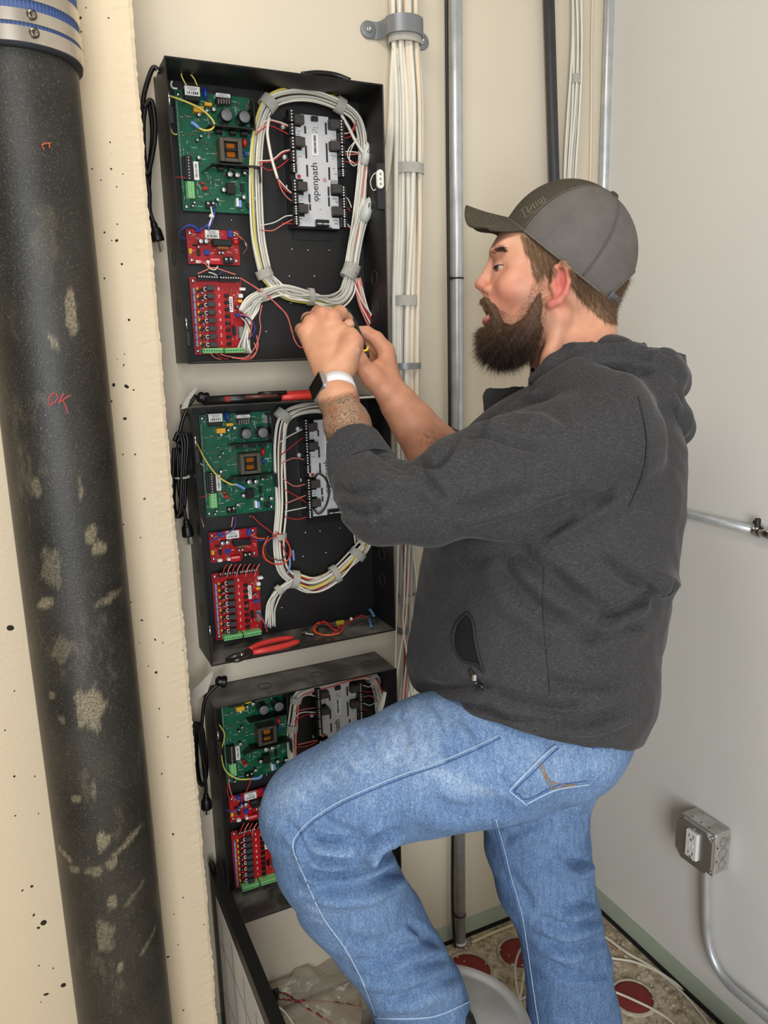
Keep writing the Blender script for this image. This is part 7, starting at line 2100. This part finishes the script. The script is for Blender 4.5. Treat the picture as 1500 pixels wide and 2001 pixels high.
for poly in ([(1090, 1462), (1073, 1477), (1036, 1514), (1004, 1546), (1014, 1553), (1030, 1562), (1086, 1536), (1146, 1526)],):
    seam(js, poly, jeans, M_STITCHD, .0011, 'pocket_edge', .0006, .6)
M_TAN = mat('tan_thread', (150, 120, 84), .8)
for poly in ([(1052, 1492), (1062, 1515), (1078, 1543)], [(1057, 1490), (1068, 1515), (1083, 1541)], [(1078, 1543), (1100, 1538), (1126, 1532)], [(1060, 1510), (1080, 1528), (1124, 1536)]):
    seam(js, poly, jeans, M_TAN, .0009, 'pocket_stitching', .0006)
seam(js, [(732, 1988), (790, 1990), (850, 1985), (905, 1962), (918, 1955)], jeans, M_STITCH, .0016, 'hem_stitching', .0005)
seam(js, [(1156, 1462), (1190, 1458), (1222, 1446)], jeans, M_STITCHD, .0016, 'waist_seam', .0005)

# ------------------------------------------------------------------ shoes
M_SHOE = mat('black_shoe_leather', (24, 23, 23), 0.45, bump=.1, bscale=200); M_SOLE = mat('black_rubber_sole', (16, 16, 16), 0.7)
def shoe(heel, direction, name='shoe'):
    h = np.array(heel, float); d = np.array(direction, float); d[2] = 0; d /= np.linalg.norm(d); s_ = np.cross([0, 0, 1.0], d)
    prof = [(0.00, .030, .055), (.02, .036, .075), (.07, .037, .085), (.11, .039, .080), (.16, .045, .062), (.21, .050, .050), (.255, .046, .042), (.285, .030, .034), (.295, .012, .026)]
    n = 16; vs = []; fs = []
    for (x, w_, hh) in prof:
        for k in range(n):
            a = 2 * math.pi * k / n; ca, sa = math.cos(a), math.sin(a)
            vs.append(h + d * x + s_ * w_ * np.sign(ca) * abs(ca) ** .7 + np.array([0, 0, .024 + (hh - .024) * max(sa, 0) ** .8 if sa > 0 else .022]))
    for i in range(len(prof) - 1):
        for k in range(n):
            l = (k + 1) % n; fs.append((i * n + k, i * n + l, (i + 1) * n + l, (i + 1) * n + k))
    fs.append(tuple(range(n))[::-1]); fs.append(tuple((len(prof) - 1) * n + k for k in range(n)))
    o = link_mesh(name, vs, fs, M_SHOE, man, True)
    ol = [h + d * x + s_ * (w_ + .004) for x, w_, _ in prof] + [h + d * x - s_ * (w_ + .004) for x, w_, _ in prof[::-1]]
    m_ = MB(); m_.prism(ol, (0, 0, .024)); m_.build('sole', M_SOLE, o)
    m_ = MB(); m_.sweep(catmull(np.array([h + d * .075 + (0, 0, .070), h + d * .078 + (0, 0, .10), h + d * .08 + (0, 0, .13)]), 5), [.034] * 11, 12); m_.build('ankle_collar', M_SHOE, o, True)
    m_ = MB()
    for i in range(4): m_.sweep([h + d * (.105 + i * .02) + s_ * .022 + (0, 0, .082 - i * .005), h + d * (.108 + i * .02) + (0, 0, .089 - i * .007), h + d * (.105 + i * .02) - s_ * .022 + (0, 0, .082 - i * .005)], .0025, 6)
    tag(m_.build('laces', M_SOLE, o), kind='stuff') if False else m_.build('laces', M_SOLE, o, True)
    return o
FWD = (-0.88, 0.30, 0)
hL = PZ(915, 2000, .42); 
shoe((0.606, 0.985, BZ - .0005), (-0.97, 0.05, 0))
hR = P(1150, 2215, 1.45)
shoe((hR[0] + .02, hR[1] - .01, 0.0), (-0.80, 0.55, 0))
# ------------------------------------------------------------------ cap
PXM = DH / FPX
CC = Q(1105, 500, DH)
E1 = np.array([-0.777, -0.629, 0.0]); E2 = np.array([0.629, -0.777, 0.0]); E3 = np.array([0, 0, -1.0])
_t = math.radians(21)      # the head leans a little toward the viewer
E2, E3 = math.cos(_t) * E2 + math.sin(_t) * E3, math.cos(_t) * E3 - math.sin(_t) * E2
RC, RZ, F0 = 134 * PXM, 0.0885, math.asin(-13 / 134)
def capP(th, ph, k=1.0):
    # crown a touch flatter at the front so that the front panel stands up
    f = 1.0 + 0.035 * max(math.cos(th), 0) ** 2 * math.sin(max(ph, 0) * 2)
    return CC + k * f * (RC * math.cos(th) * math.cos(ph) * E1 + RC * math.sin(ph) * E2 + RZ * math.sin(th) * math.cos(ph) * E3)
def cap_material(name, c, rough=.85, mesh=False):
    mt = bpy.data.materials.new(name); mt.use_nodes = True
    nt, b = nodes_of(mt)
    b.inputs['Roughness'].default_value = rough; b.inputs['Specular IOR Level'].default_value = .2
    tc = nt.nodes.new('ShaderNodeTexCoord')
    n = nt.nodes.new('ShaderNodeTexNoise'); n.inputs['Scale'].default_value = 24 if mesh else 260; n.inputs['Detail'].default_value = 4
    nt.links.new(tc.outputs['Object'], n.inputs['Vector'])
    r = nt.nodes.new('ShaderNodeValToRGB'); r.color_ramp.elements[0].position = .3; r.color_ramp.elements[1].position = .7
    r.color_ramp.elements[0].color = srgb(*[int(x * .94) for x in c]); r.color_ramp.elements[1].color = srgb(*[min(255, int(x * 1.06)) for x in c])
    nt.links.new(n.outputs['Fac'], r.inputs['Fac'])
    col = r.outputs['Color']
    if mesh:
        at = nt.nodes.new('ShaderNodeAttribute'); at.attribute_name = 'grid'
        sp = nt.nodes.new('ShaderNodeSeparateXYZ'); nt.links.new(at.outputs['Vector'], sp.inputs[0])
        s_ = []
        for ax, k in (('X', 300.0), ('Y', 330.0)):
            m_ = nt.nodes.new('ShaderNodeMath'); m_.operation = 'MULTIPLY'; m_.inputs[1].default_value = k; nt.links.new(sp.outputs[ax], m_.inputs[0])
            q = nt.nodes.new('ShaderNodeMath'); q.operation = 'SINE'; nt.links.new(m_.outputs[0], q.inputs[0]); s_.append(q.outputs[0])
        mm = nt.nodes.new('ShaderNodeMath'); mm.operation = 'MULTIPLY_ADD'; nt.links.new(s_[0], mm.inputs[0]); mm.inputs[1].default_value = 0.5; nt.links.new(s_[1], mm.inputs[2])
        r2 = nt.nodes.new('ShaderNodeValToRGB'); r2.color_ramp.elements[0].position = .0; r2.color_ramp.elements[0].color = (1, 1, 1, 1); r2.color_ramp.elements[1].position = .75; r2.color_ramp.elements[1].color = (.30, .30, .32, 1)
        nt.links.new(mm.outputs[0], r2.inputs['Fac'])
        mx = nt.nodes.new('ShaderNodeMix'); mx.data_type = 'RGBA'; mx.blend_type = 'MULTIPLY'; mx.inputs[0].default_value = 1.0
        nt.links.new(col, mx.inputs[6]); nt.links.new(r2.outputs['Color'], mx.inputs[7]); col = mx.outputs[2]
        bp = nt.nodes.new('ShaderNodeBump'); bp.inputs['Strength'].default_value = .5; bp.inputs['Distance'].default_value = .001; bp.invert = True
        nt.links.new(mm.outputs[0], bp.inputs['Height']); nt.links.new(bp.outputs['Normal'], b.inputs['Normal'])
    nt.links.new(col, b.inputs['Base Color'])
    return mt
M_CAPF = cap_material('dark_olive_cap_cloth', (74, 68, 58)); M_CAPM = cap_material('grey_cap_mesh', (130, 124, 119), mesh=True); M_CAPS = cap_material('cap_strap_plastic', (96, 98, 104), .5)
SEAMS = [math.radians(a) for a in (-47, 0, 47, 112, 180, 248, 313)]
def opening(th, ph):
    a = abs((th - math.pi + math.pi) % (2 * math.pi) - math.pi)
    return math.hypot(a * 0.92, (ph - F0) * 1.0) < math.radians(30)
cap = None
def cap_panel(name, t0, t1, mt, parent):
    nt_, np_ = 40, 44
    vs = []; fs = []; gr = []
    for i in range(nt_ + 1):
        th = t0 + (t1 - t0) * i / nt_
        edge = min(i, nt_ - i) / nt_
        for j in range(np_ + 1):
            ph = F0 + (math.radians(89.3) - F0) * j / np_
            k = 1.0 - 0.012 * math.exp(-(edge / 0.05) ** 2) * math.cos(ph)
            vs.append(capP(th, ph, k)); gr.append((th * 1.0, ph, 0))
    for i in range(nt_):
        for j in range(np_):
            tc_, pc = t0 + (t1 - t0) * (i + .5) / nt_, F0 + (math.radians(89.3) - F0) * (j + .5) / np_
            if opening(tc_, pc): continue
            fs.append((i * (np_ + 1) + j, (i + 1) * (np_ + 1) + j, (i + 1) * (np_ + 1) + j + 1, i * (np_ + 1) + j + 1))
    o = link_cam(name, np.array(vs), np.array(fs), mt, parent, {'grid': np.array(gr, float)})
    sm = o.modifiers.new('thickness', 'SOLIDIFY'); sm.thickness = 0.0016; sm.offset = 0
    return o, np.array(vs), np.array(fs)
# the front panels carry the cap; everything else of the cap hangs under it
capf, v1, f1 = cap_panel('cap', SEAMS[0], SEAMS[2], M_CAPF, man)
cap = capf
for a, b_ in ((2, 3), (3, 4), (4, 5), (5, 6)):
    cap_panel('mesh_panel', SEAMS[a], SEAMS[b_], M_CAPM, cap)
def cap_line(pts, r, mt, name, flat=None):
    m_ = MB(); m_.sweep(cam2world(np.array(pts)), r, 6, flat=flat); return m_.build(name, mt, cap, True)
M_CSEAM = cap_material('cap_seam_tape', (104, 98, 90))
for th in (SEAMS[0], SEAMS[2], SEAMS[3], SEAMS[5]):
    cap_line([capP(th, p, 1.004) for p in np.linspace(F0, 1.55, 26)], .0016, M_CSEAM, 'panel_seam', .6)
cap_line([capP(t, F0, 1.002) for t in np.linspace(-2.6, 2.6, 90)], .0022, M_CSEAM, 'edge_binding')
ob_ = [capP(math.pi + math.radians(32.6) * math.cos(a), F0 + math.radians(30) * math.sin(a), 1.003) for a in np.linspace(0, math.pi, 30)]
cap_line(ob_, .002, M_CSEAM, 'opening_binding')
m_ = MB(); c = cam2world(capP(0, 1.5705, 1.0)); up_ = RW @ E2; m_.lathe(c, [(.0085, 0), (.008, .003), (.005, .0055), (.0006, .0062)], 18, up_); m_.build('top_button', M_CAPF, cap, True)
# plastic strap across the back opening
q = [capP(t, F0 + .05, 1.045) for t in np.linspace(math.radians(143), math.radians(217), 24)]
m_ = MB(); m_.ribbon(cam2world(np.array(q)), RW @ E2, .015, .0016, 1); st_ = m_.build('back_strap', M_CAPS, cap, True)
for t in (150, 156, 162):
    m_ = MB(); p = cam2world(capP(math.radians(t), F0 + .05, 1.055)); n_ = RW @ (-E1 * .8 + E3 * .5); m_.lathe(p, [(.0022, -.001), (.002, .0008), (.0003, .001)], 8, n_); m_.build('strap_peg', M_CAPS, st_, True)
# brim
def brimP(u, v):
    """u -1..1 across, v 0..1 outward"""
    th = u * math.radians(50)
    b_ = capP(th, F0)
    L = 80 * PXM * (1 - 0.367 * (1 - math.exp(-4 * u * u))) * v; dr = (30 + 22 * math.sin(math.pi * abs(u)) ** 2 + 6 * u * u) * PXM * (v ** 1.15) + 3 * PXM * math.sin(v * math.pi)
    return b_ + E1 * L - E2 * dr + E3 * (0.006 * u * v)
nu_, nv_ = 48, 18; vs = []; fs = []
for i in range(nu_ + 1):
    for j in range(nv_ + 1): vs.append(brimP(-1 + 2 * i / nu_, j / nv_))
for i in range(nu_):
    for j in range(nv_): fs.append((i * (nv_ + 1) + j, (i + 1) * (nv_ + 1) + j, (i + 1) * (nv_ + 1) + j + 1, i * (nv_ + 1) + j + 1))
brim = link_cam('brim', np.array(vs), np.array(fs), M_CAPF, cap)
sm = brim.modifiers.new('thickness', 'SOLIDIFY'); sm.thickness = 0.0032; sm.offset = 0
M_BST = mat('brim_stitching', (104, 96, 82), .9)
for v in (.30, .42, .54, .66, .78, .90):
    m_ = MB(); m_.sweep(cam2world(np.array([brimP(u, v) + np.array([0.0, -0.0018, 0]) for u in np.linspace(-.94, .94, 40)])), .0005, 5); m_.build('stitching', M_BST, brim, True)
m_ = MB(); m_.sweep(cam2world(np.array([brimP(u, 1.0) for u in np.linspace(-1, 1, 50)])), .0021, 6); m_.build('brim_edge', M_CAPF, brim, True)
# worn embroidery on the front panel (unreadable in the photograph: strokes only)
cs_ = Surf(v1, f1)
M_EMB = mat('pale_embroidery', (122, 114, 98), .9, var=.2, vscale=400)
emb = MB()
for s in ([(1020, 409), (1027, 424)], [(1016, 412), (1026, 405)], [(1029, 405), (1033, 416)], [(1033, 404), (1039, 402), (1037, 408), (1035, 412)], [(1031, 417), (1040, 411)], [(1041, 398), (1046, 408)], [(1046, 395), (1051, 404)], [(1051, 392), (1056, 400)], [(1056, 389), (1061, 399)], [(1060, 385), (1064, 391), (1069, 388)], [(1064, 391), (1066, 397)], [(1036, 420), (1044, 413)], [(1044, 416), (1056, 405)], [(1024, 427), (1034, 421)], [(1058, 402), (1068, 396)]):
    q = cs_.line(s, .0008, 5)
    if len(q) > 2: emb.sweep(q, .0009, 5, flat=.6)
tag(emb.build('embroidery', M_EMB, cap), kind='stuff')

# ------------------------------------------------------------------ hair, beard, brows: strands over a thin under-layer
def hair_material(name, c0, c1, rough=.55):
    mt = bpy.data.materials.new(name); mt.use_nodes = True
    nt, b = nodes_of(mt)
    at = nt.nodes.new('ShaderNodeAttribute'); at.attribute_name = 'shade'
    r = nt.nodes.new('ShaderNodeValToRGB'); r.color_ramp.elements[0].color = srgb(*c0); r.color_ramp.elements[1].color = srgb(*c1)
    nt.links.new(at.outputs['Fac'], r.inputs['Fac']); nt.links.new(r.outputs['Color'], b.inputs['Base Color'])
    b.inputs['Roughness'].default_value = rough; b.inputs['Specular IOR Level'].default_value = .3
    return mt
def strands(roots, dirs, lens, r0, shade, curl=0.0, droop=0.0, segs=4, seed=1):
    """thin three-sided tapering strands in the camera frame"""
    r_ = np.random.default_rng(seed)
    n = len(roots); d = dirs / np.linalg.norm(dirs, axis=1)[:, None]
    a = np.cross(d, r_.normal(0, 1, (n, 3))); a /= np.linalg.norm(a, axis=1)[:, None]; b = np.cross(d, a)
    bend = r_.normal(0, 1, (n, 3)) * curl
    V = []; S = []
    for i in range(segs + 1):
        t = i / segs
        c = roots + d * (lens * t)[:, None] + bend * (lens * t * t)[:, None] + np.array([0, droop, 0]) * (lens * t * t)[:, None]
        rr = r0 * (1 - 0.85 * t)
        for k in range(3):
            w = 2 * math.pi * k / 3
            V.append(c + rr * (math.cos(w) * a + math.sin(w) * b)); S.append(shade)
    V = np.stack(V, 1).reshape(-1, 3); S = np.stack(S, 1).reshape(-1)
    m_ = (segs + 1) * 3; f = []
    for i in range(segs):
        for k in range(3):
            f.append((i * 3 + k, i * 3 + (k + 1) % 3, (i + 1) * 3 + (k + 1) % 3, (i + 1) * 3 + k))
    f = np.array(f)
    Fq = (f[None] + (np.arange(n) * m_)[:, None, None]).reshape(-1, 4)
    return V, Fq, S
def join(*parts):
    Vs, Fs, Ss = [], [], []; o = 0
    for V_, F_, S_ in parts:
        Vs.append(V_); Fs.append(F_ + o); Ss.append(S_); o += len(V_)
    return np.concatenate(Vs), np.concatenate(Fs), np.concatenate(Ss)
SKN = vnormals(SKV, SKF); spx, spy = topx(SKV)
M_HAIR = hair_material('light_brown_hair', (86, 62, 45), (172, 136, 104))
temple = [(1014, 455), (1047, 452), (1112, 512), (1086, 515), (1076, 548), (1062, 530), (1050, 542), (1038, 538), (1035, 505), (1024, 485)]
nape = [(1108, 518), (1150, 545), (1186, 572), (1206, 560), (1242, 500), (1250, 560), (1225, 600), (1204, 628), (1188, 630), (1168, 618), (1140, 592), (1118, 560)]
up_h = [(1000, 440), (1110, 505), (1200, 590), (1240, 500), (1230, 420), (1100, 380)]
headok = (spy < 640) & (SKV[:, 2] > 1.1)
ht = inpoly(spx, spy, temple) & headok; hn = inpoly(spx, spy, nape) & headok
r_ = np.random.default_rng(3)
def pick(mask, n):
    i = np.nonzero(mask)[0]; return r_.choice(i, min(n, len(i) * 3), replace=True)
it, in_ = pick(ht, 5200), pick(hn, 7000)
zs_ = lambda n, s: r_.normal(0, s, n)
def mkdirs(idx, dvec, nk, sp):
    return SKN[idx] * nk + np.array(dvec) + r_.normal(0, sp, (len(idx), 3))
h1 = strands(SKV[it] + r_.normal(0, .0008, (len(it), 3)), mkdirs(it, (0.30, 1.0, 0), .16, .16), r_.uniform(.010, .020, len(it)), .00032, np.clip(r_.normal(.55, .22, len(it)), 0, 1), .08, seed=4)
h2 = strands(SKV[in_] + r_.normal(0, .0008, (len(in_), 3)), mkdirs(in_, (0.22, 1.0, 0), .14, .16), r_.uniform(.008, .018, len(in_)) * np.clip(1.25 - (spy[in_] - 560) / 110, .35, 1.1), .00032, np.clip(r_.normal(.40, .22, len(in_)), 0, 1), .08, seed=5)
Vh, Fh, Sh = join(h1, h2)
hair = link_cam('hair', Vh, Fh, M_HAIR, man, {'shade': Sh})
# under-layer of the hair: a close skin-hugging shell so that the scalp does not show through
um = (ht | hn | (inpoly(spx, spy, [(1020, 430), (1050, 470), (1095, 508), (1110, 530), (1200, 600), (1240, 560), (1200, 420)]) & headok) | (inpoly(spx, spy, up_h) & headok))
fsel = SKF[um[SKF].all(1)]
ids = np.unique(fsel); mp_ = np.full(len(SKV), -1); mp_[ids] = np.arange(len(ids))
link_cam('hair_underlayer', SKV[ids] + SKN[ids] * .0007, mp_[fsel], hair_material('short_hair_base', (138, 106, 82), (150, 118, 92), .8), hair, {'shade': r_.uniform(0, 1, len(ids))})

bd = Sdf(Q(905, 560, 1.27) * (1, 1, 0) + (0, 0, 1.16), Q(1075, 735, 1.27) * (1, 1, 0) + (0, 0, 1.38), 0.0025)
bd.ell(984, 670, DH, 44, 38, 0.040, .012)
bd.ell(960, 652, DH, 22, 16, 0.026, .010)
for s in (-1, 1):
    bd.chain([(945, 588, dh(s * .004), 6), (954, 592, dh(s * .017), 7), (964, 604, dh(s * .026), 7), (969, 622, dh(s * .029), 8), (976, 648, dh(s * .033), 15)], .008)
    bd.chain([(985, 668, dh(s * .030), 32), (1014, 664, dh(s * .044), 28), (1036, 640, dh(s * .056), 19), (1047, 606, dh(s * .063), 9), (1054, 575, dh(s * .066), 4)], .012)
bd.ell(936, 613, DH, 24, 9, .018, .004, 0.1, True)
bd.ell(938, 628, DH, 22, 7, .016, .004, 0.0, True)
Vb, Fb = bd.mesh(2)
Vb = Vb + vnormals(Vb, Fb) * (0.0012 * np.sin(Vb[:, 0] * 500) * np.sin(Vb[:, 1] * 320 + Vb[:, 2] * 200))[:, None]
Nb = vnormals(Vb, Fb); bx_, by_ = topx(Vb)
shade_core = np.clip(0.55 - (by_ - 620) / 140, 0.02, 0.7)
M_BEARD = hair_material('dark_brown_beard', (22, 17, 14), (134, 100, 74), .6)
nb_ = 15000
ib_ = r_.integers(0, len(Vb), nb_)
low = np.clip((by_[ib_] - 610) / 90, 0, 1)
cheek = np.clip((bx_[ib_] - 1015) / 30, 0, 1) * (1 - low)
ln_ = (.006 + .015 * low) * r_.uniform(.6, 1.25, nb_) * (1 - .35 * cheek)
mus = (by_[ib_] < 628) & (bx_[ib_] < 985)
ln_[mus] *= .9
dirs = Nb[ib_] * (0.55 - .25 * cheek)[:, None] + np.array([-0.12, .85, 0]) + r_.normal(0, .24, (nb_, 3))
dirs[mus] = Nb[ib_][mus] * .35 + np.array([-.1, .8, 0]) + r_.normal(0, .2, (mus.sum(), 3))
front = (bx_[ib_] < 960) & (by_[ib_] > 640)
dirs[front] += np.array([-.55, -.15, 0])
sb = strands(Vb[ib_], dirs, ln_, .00030, np.clip(.62 - low * .62 + .25 * cheek + r_.normal(0, .14, nb_), 0, 1), .22, -.05, seed=6)
# fine stubble up the cheek and under the jaw, from the skin
cm = (inpoly(spx, spy, [(1040, 545), (1062, 545), (1070, 600), (1062, 650), (1046, 700), (1000, 680), (1000, 620), (1015, 600), (1030, 585)]) & headok) | (inpoly(spx, spy, [(1036, 640), (1060, 630), (1050, 712), (1034, 715)]) & (spy < 730))
cm |= inpoly(spx, spy, [(962, 592), (985, 606), (1012, 618), (1012, 670), (972, 650), (966, 622)]) & headok
ic = pick(cm, 4200)
sc_ = strands(SKV[ic], mkdirs(ic, (-.1, .9, 0), .3, .3), r_.uniform(.003, .007, len(ic)), .00015, np.clip(r_.normal(.85, .15, len(ic)), 0, 1), .12, seed=7)
# stray wisps
iw = r_.choice(np.nonzero((by_ > 650))[0], 160)
sw_ = strands(Vb[iw], Nb[iw] + np.array([-.3, .6, 0]) + r_.normal(0, .4, (160, 3)), r_.uniform(.018, .036, 160), .00018, np.full(160, .2), .6, seed=8)
Vq, Fq_, Sq = join((Vb, Fb, shade_core * .6), sb, sc_, sw_)
link_cam('beard', Vq, Fq_, M_BEARD, man, {'shade': Sq})
# brow and lashes
bp_ = []
for s in (-1, 1):
    for k in range(260):
        t = r_.uniform(0, 1); u = r_.normal(0, 1)
        bp_.append((958 + 27 * t, 490.5 - 5.5 * math.sin(t * 2.4) + 2.2 * u, DH + s * (-.0 + .022 + .022 * t), t))
root = []; dr = []
for (x, y, d, t) in bp_:
    p, n_ = skin_surf.at(x, y) if d < DH else (None, None)
    if p is None: continue
    root.append((p - CAMPOS) @ RW); dr.append((n_ @ RW) * .35 + np.array([.75, -.25 + .5 * t, 0]))
if root:
    root = np.array(root); dr = np.array(dr) + r_.normal(0, .18, (len(dr), 3))
    Ve, Fe, Se = strands(root, dr, r_.uniform(.005, .009, len(root)), .00032, np.clip(r_.normal(.25, .15, len(root)), 0, 1), .1, seed=9)
    link_cam('eyebrow', Ve, Fe, M_BEARD, man, {'shade': Se})
# eyes: ball, iris and pupil, and two lids that wrap the ball
def lid(name, ec, r, g_, lo, hi, par, colr):
    """spherical band about the eye ball between two elevations seen along the gaze axis"""
    sd = np.cross(g_, [0, 1.0, 0]); sd /= np.linalg.norm(sd); uv = np.cross(sd, g_); uv = uv if uv[1] < 0 else -uv
    vs = []; fs = []; na, ne = 22, 8
    for i in range(na + 1):
        az = math.radians(-100 + 200 * i / na)
        for j in range(ne + 1):
            el = lo(az) + (hi - lo(az)) * j / ne
            vs.append(ec + r * (math.cos(el) * (math.cos(az) * g_ + math.sin(az) * sd) + math.sin(el) * uv))
    for i in range(na):
        for j in range(ne): fs.append((i * (ne + 1) + j, (i + 1) * (ne + 1) + j, (i + 1) * (ne + 1) + j + 1, i * (ne + 1) + j + 1))
    C_ = np.tile(lin(colr), (len(vs), 1))
    o = link_cam(name, np.array(vs), np.array(fs), M_SKIN, par, {'Col': C_, 'tattoo': np.zeros(len(vs))})
    sm_ = o.modifiers.new('thickness', 'SOLIDIFY'); sm_.thickness = 0.0012; sm_.offset = 1
    return o
p_, n_ = skin_surf.at(979, 522)
dz_ = DH - ((p_ - CAMPOS) @ RW)[2]
for s in (-1, 1):
    ER = .0116
    ec = Q(980, 522.5, DH + s * (dz_ + .0022 - ER))
    m_ = MB(); m_.ball(cam2world(ec), ER, 20, 14); eye = m_.build('eye', mat('eye_white', (190, 172, 162), .25), man, True)
    g_ = np.array([-0.86, .22, s * .46]); g_ /= np.linalg.norm(g_)
    m_ = MB(); m_.lathe(cam2world(ec + g_ * (ER - .0014)), [(.0054, 0), (.0050, .0010), (.0035, .0016), (.0003, .0019)], 18, RW @ g_, caps=False); m_.build('iris', mat('grey_green_iris', (62, 60, 52), .2), eye, True)
    m_ = MB(); m_.lathe(cam2world(ec + g_ * (ER + .0002)), [(.0022, 0), (.0015, .0005), (.0002, .0007)], 12, RW @ g_, caps=False); m_.build('pupil', M_BLACKP, eye, True)
    f_ = np.array([-.70, 0.05, s * .71]); f_ /= np.linalg.norm(f_)
    lid('eyelid', ec, ER + .0006, f_, lambda az: math.radians(5 - 20 * abs(az / 1.75) ** 2), math.radians(85), eye, (186, 132, 110))
    lid('eyelid', ec, ER + .0006, f_, lambda az: math.radians(-18 + 16 * abs(az / 1.75) ** 2), math.radians(-80), eye, (196, 138, 116))
    sd = np.cross(f_, [0, 1.0, 0]); sd /= np.linalg.norm(sd); uv = np.cross(sd, f_); uv = uv if uv[1] < 0 else -uv
    lash = [ec + (ER + .0016) * (math.cos(el) * (math.cos(az) * f_ + math.sin(az) * sd) + math.sin(el) * uv) for az, el in ((a_, math.radians(5 - 20 * abs(a_ / 1.75) ** 2)) for a_ in np.linspace(-1.3, 1.3, 18))]
    m_ = MB(); m_.sweep(cam2world(np.array(lash)), .0006, 5); m_.build('lashes', mat('lash_brown', (52, 36, 28), .7), eye, True)

# ------------------------------------------------------------------ wristwatch, ring
wc = Q(656, 764, 1.2465); wa = Q(649, 742, 1.262) - Q(662, 782, 1.234); wa /= np.linalg.norm(wa)
wn = np.array([-.80, -.02, -.60]); wn -= wa * (wn @ wa); wn /= np.linalg.norm(wn); wb = np.cross(wn, wa)
Rw_ = RW @ np.stack([wb, wa, wn], 1)
face = wc + wn * .0315
M_WBAND = mat('white_watch_band', (236, 236, 238), .45)
pts = [wc + .0318 * (math.cos(t) * wn + math.sin(t) * wb) for t in np.linspace(.62, 2 * math.pi - .62, 30)]
m_ = MB(); m_.ribbon(cam2world(np.array(pts)), RW @ wa, .0235, .0024, 1); watch = m_.build('wristwatch', M_WBAND, man, True)
m_ = MB(); m_.box(cam2world(face), (.042, .036, .0105), Rw_, ch=.004); case = m_.build('watch_case', mat('silver_watch_case', (196, 198, 200), .25, .9), watch)
m_ = MB(); m_.box(cam2world(face + wn * .0048), (.0375, .0315, .0022), Rw_, ch=.001); m_.build('watch_screen', mat('black_glass', (10, 10, 12), .08, spec=.7), watch)
m_ = MB(); c = face + wa * .0185 + wb * .008; m_.cyl(cam2world(c), cam2world(c + wa * .003), .0032, 12); m_.build('watch_crown', M_CHROME, watch, True)
for k in (-1, 0, 1):
    t = 3.9 + k * .22; m_ = MB(); c = wc + .0332 * (math.cos(t) * wn + math.sin(t) * wb); n_ = math.cos(t) * wn + math.sin(t) * wb
    m_.lathe(cam2world(c), [(.0013, -.0004), (.0013, .0003), (.0003, .0003)], 8, RW @ n_); m_.build('band_hole', mat('grey_hole', (150, 150, 152), .6), watch)
a, b_ = Q(608, 632, 1.312), Q(602, 624, 1.350); ax_ = b_ - a; ax_ /= np.linalg.norm(ax_); c = a + ax_ * .015
u_ = np.cross(ax_, [0, 1, 0]); u_ /= np.linalg.norm(u_); v_ = np.cross(ax_, u_)
m_ = MB(); m_.sweep(cam2world(np.array([c + .0127 * (math.cos(t) * u_ + math.sin(t) * v_) for t in np.linspace(0, 2 * math.pi, 26, endpoint=False)])), .0022, 7, closed=True); m_.build('finger_ring', M_BLACKP, man, True)

# ------------------------------------------------------------------ wire stripper held between the hands
tool = empty('wire_stripper', tuple(P(690, 650, 1.345)), 'black wire stripper with a small yellow lock held between the two hands', 'tool')
def chainmesh(pts, k=6, n=10, flat=.7):
    q = catmull(np.array([Q(p[0], p[1], p[2]) for p in pts]), k); r = np.interp(np.linspace(0, 1, len(q)), np.linspace(0, 1, len(pts)), [p[3] * p[2] / FPX for p in pts])
    m_ = MB(); m_.sweep(cam2world(q), r, n, flat=flat); return m_
chainmesh([(675, 602, 1.352, 3), (680, 612, 1.350, 7), (689, 632, 1.346, 10), (699, 655, 1.342, 10), (708, 677, 1.339, 9.5), (716, 693, 1.337, 7.5), (720, 699, 1.336, 3)]).build('upper_handle', M_BLACKP, tool, True)
chainmesh([(671, 605, 1.356, 3), (676, 616, 1.356, 6), (682, 636, 1.358, 8), (690, 665, 1.356, 8), (694, 695, 1.358, 8), (695, 715, 1.350, 8.5), (693, 726, 1.348, 4)]).build('lower_handle', M_BLACKP, tool, True)
for (x, y, r) in ((678, 617, 3.2), (676, 606, 2.0)):
    p = P(x, y, 1.342); m_ = MB(); m_.lathe(p, [(r * .0009, .001), (r * .0009, -.0015), (r * .0004, -.0022)], 10, RW @ np.array([0, 0, 1.0])); m_.build('pivot_screw', M_CHROME, tool, True)
chainmesh([(703, 680, 1.330, 2), (709, 685, 1.329, 2.6), (716, 684, 1.329, 2.8), (719, 677, 1.330, 2)], flat=.8).build('yellow_lock', mat('yellow_plastic', (232, 200, 40), .4), tool, True)
chainmesh([(705, 690, 1.336, 6), (714, 690, 1.335, 7), (719, 694, 1.335, 5)], flat=.6).build('grey_grip_insert', M_DARK, tool, True)

# fingernails that show
def nail(px, py, tip, w=.0055, l=.0065):
    p, n = skin_surf.at(px, py)
    if p is None: return
    q = P(tip[0], tip[1], ((p - CAMPOS) @ RW)[2]); t = q - p; t -= n * (t @ n); t /= np.linalg.norm(t); b_ = np.cross(n, t)
    m_ = MB(); m_.ball(p + n * .0002, (w, l, .0009), 14, 8, np.stack([b_, t, n], 1)); m_.build('fingernail', mat('fingernail', (214, 164, 146), .3), man, True)
nail(684, 632, (690, 624)); nail(699, 686, (694, 676), .005, .006)
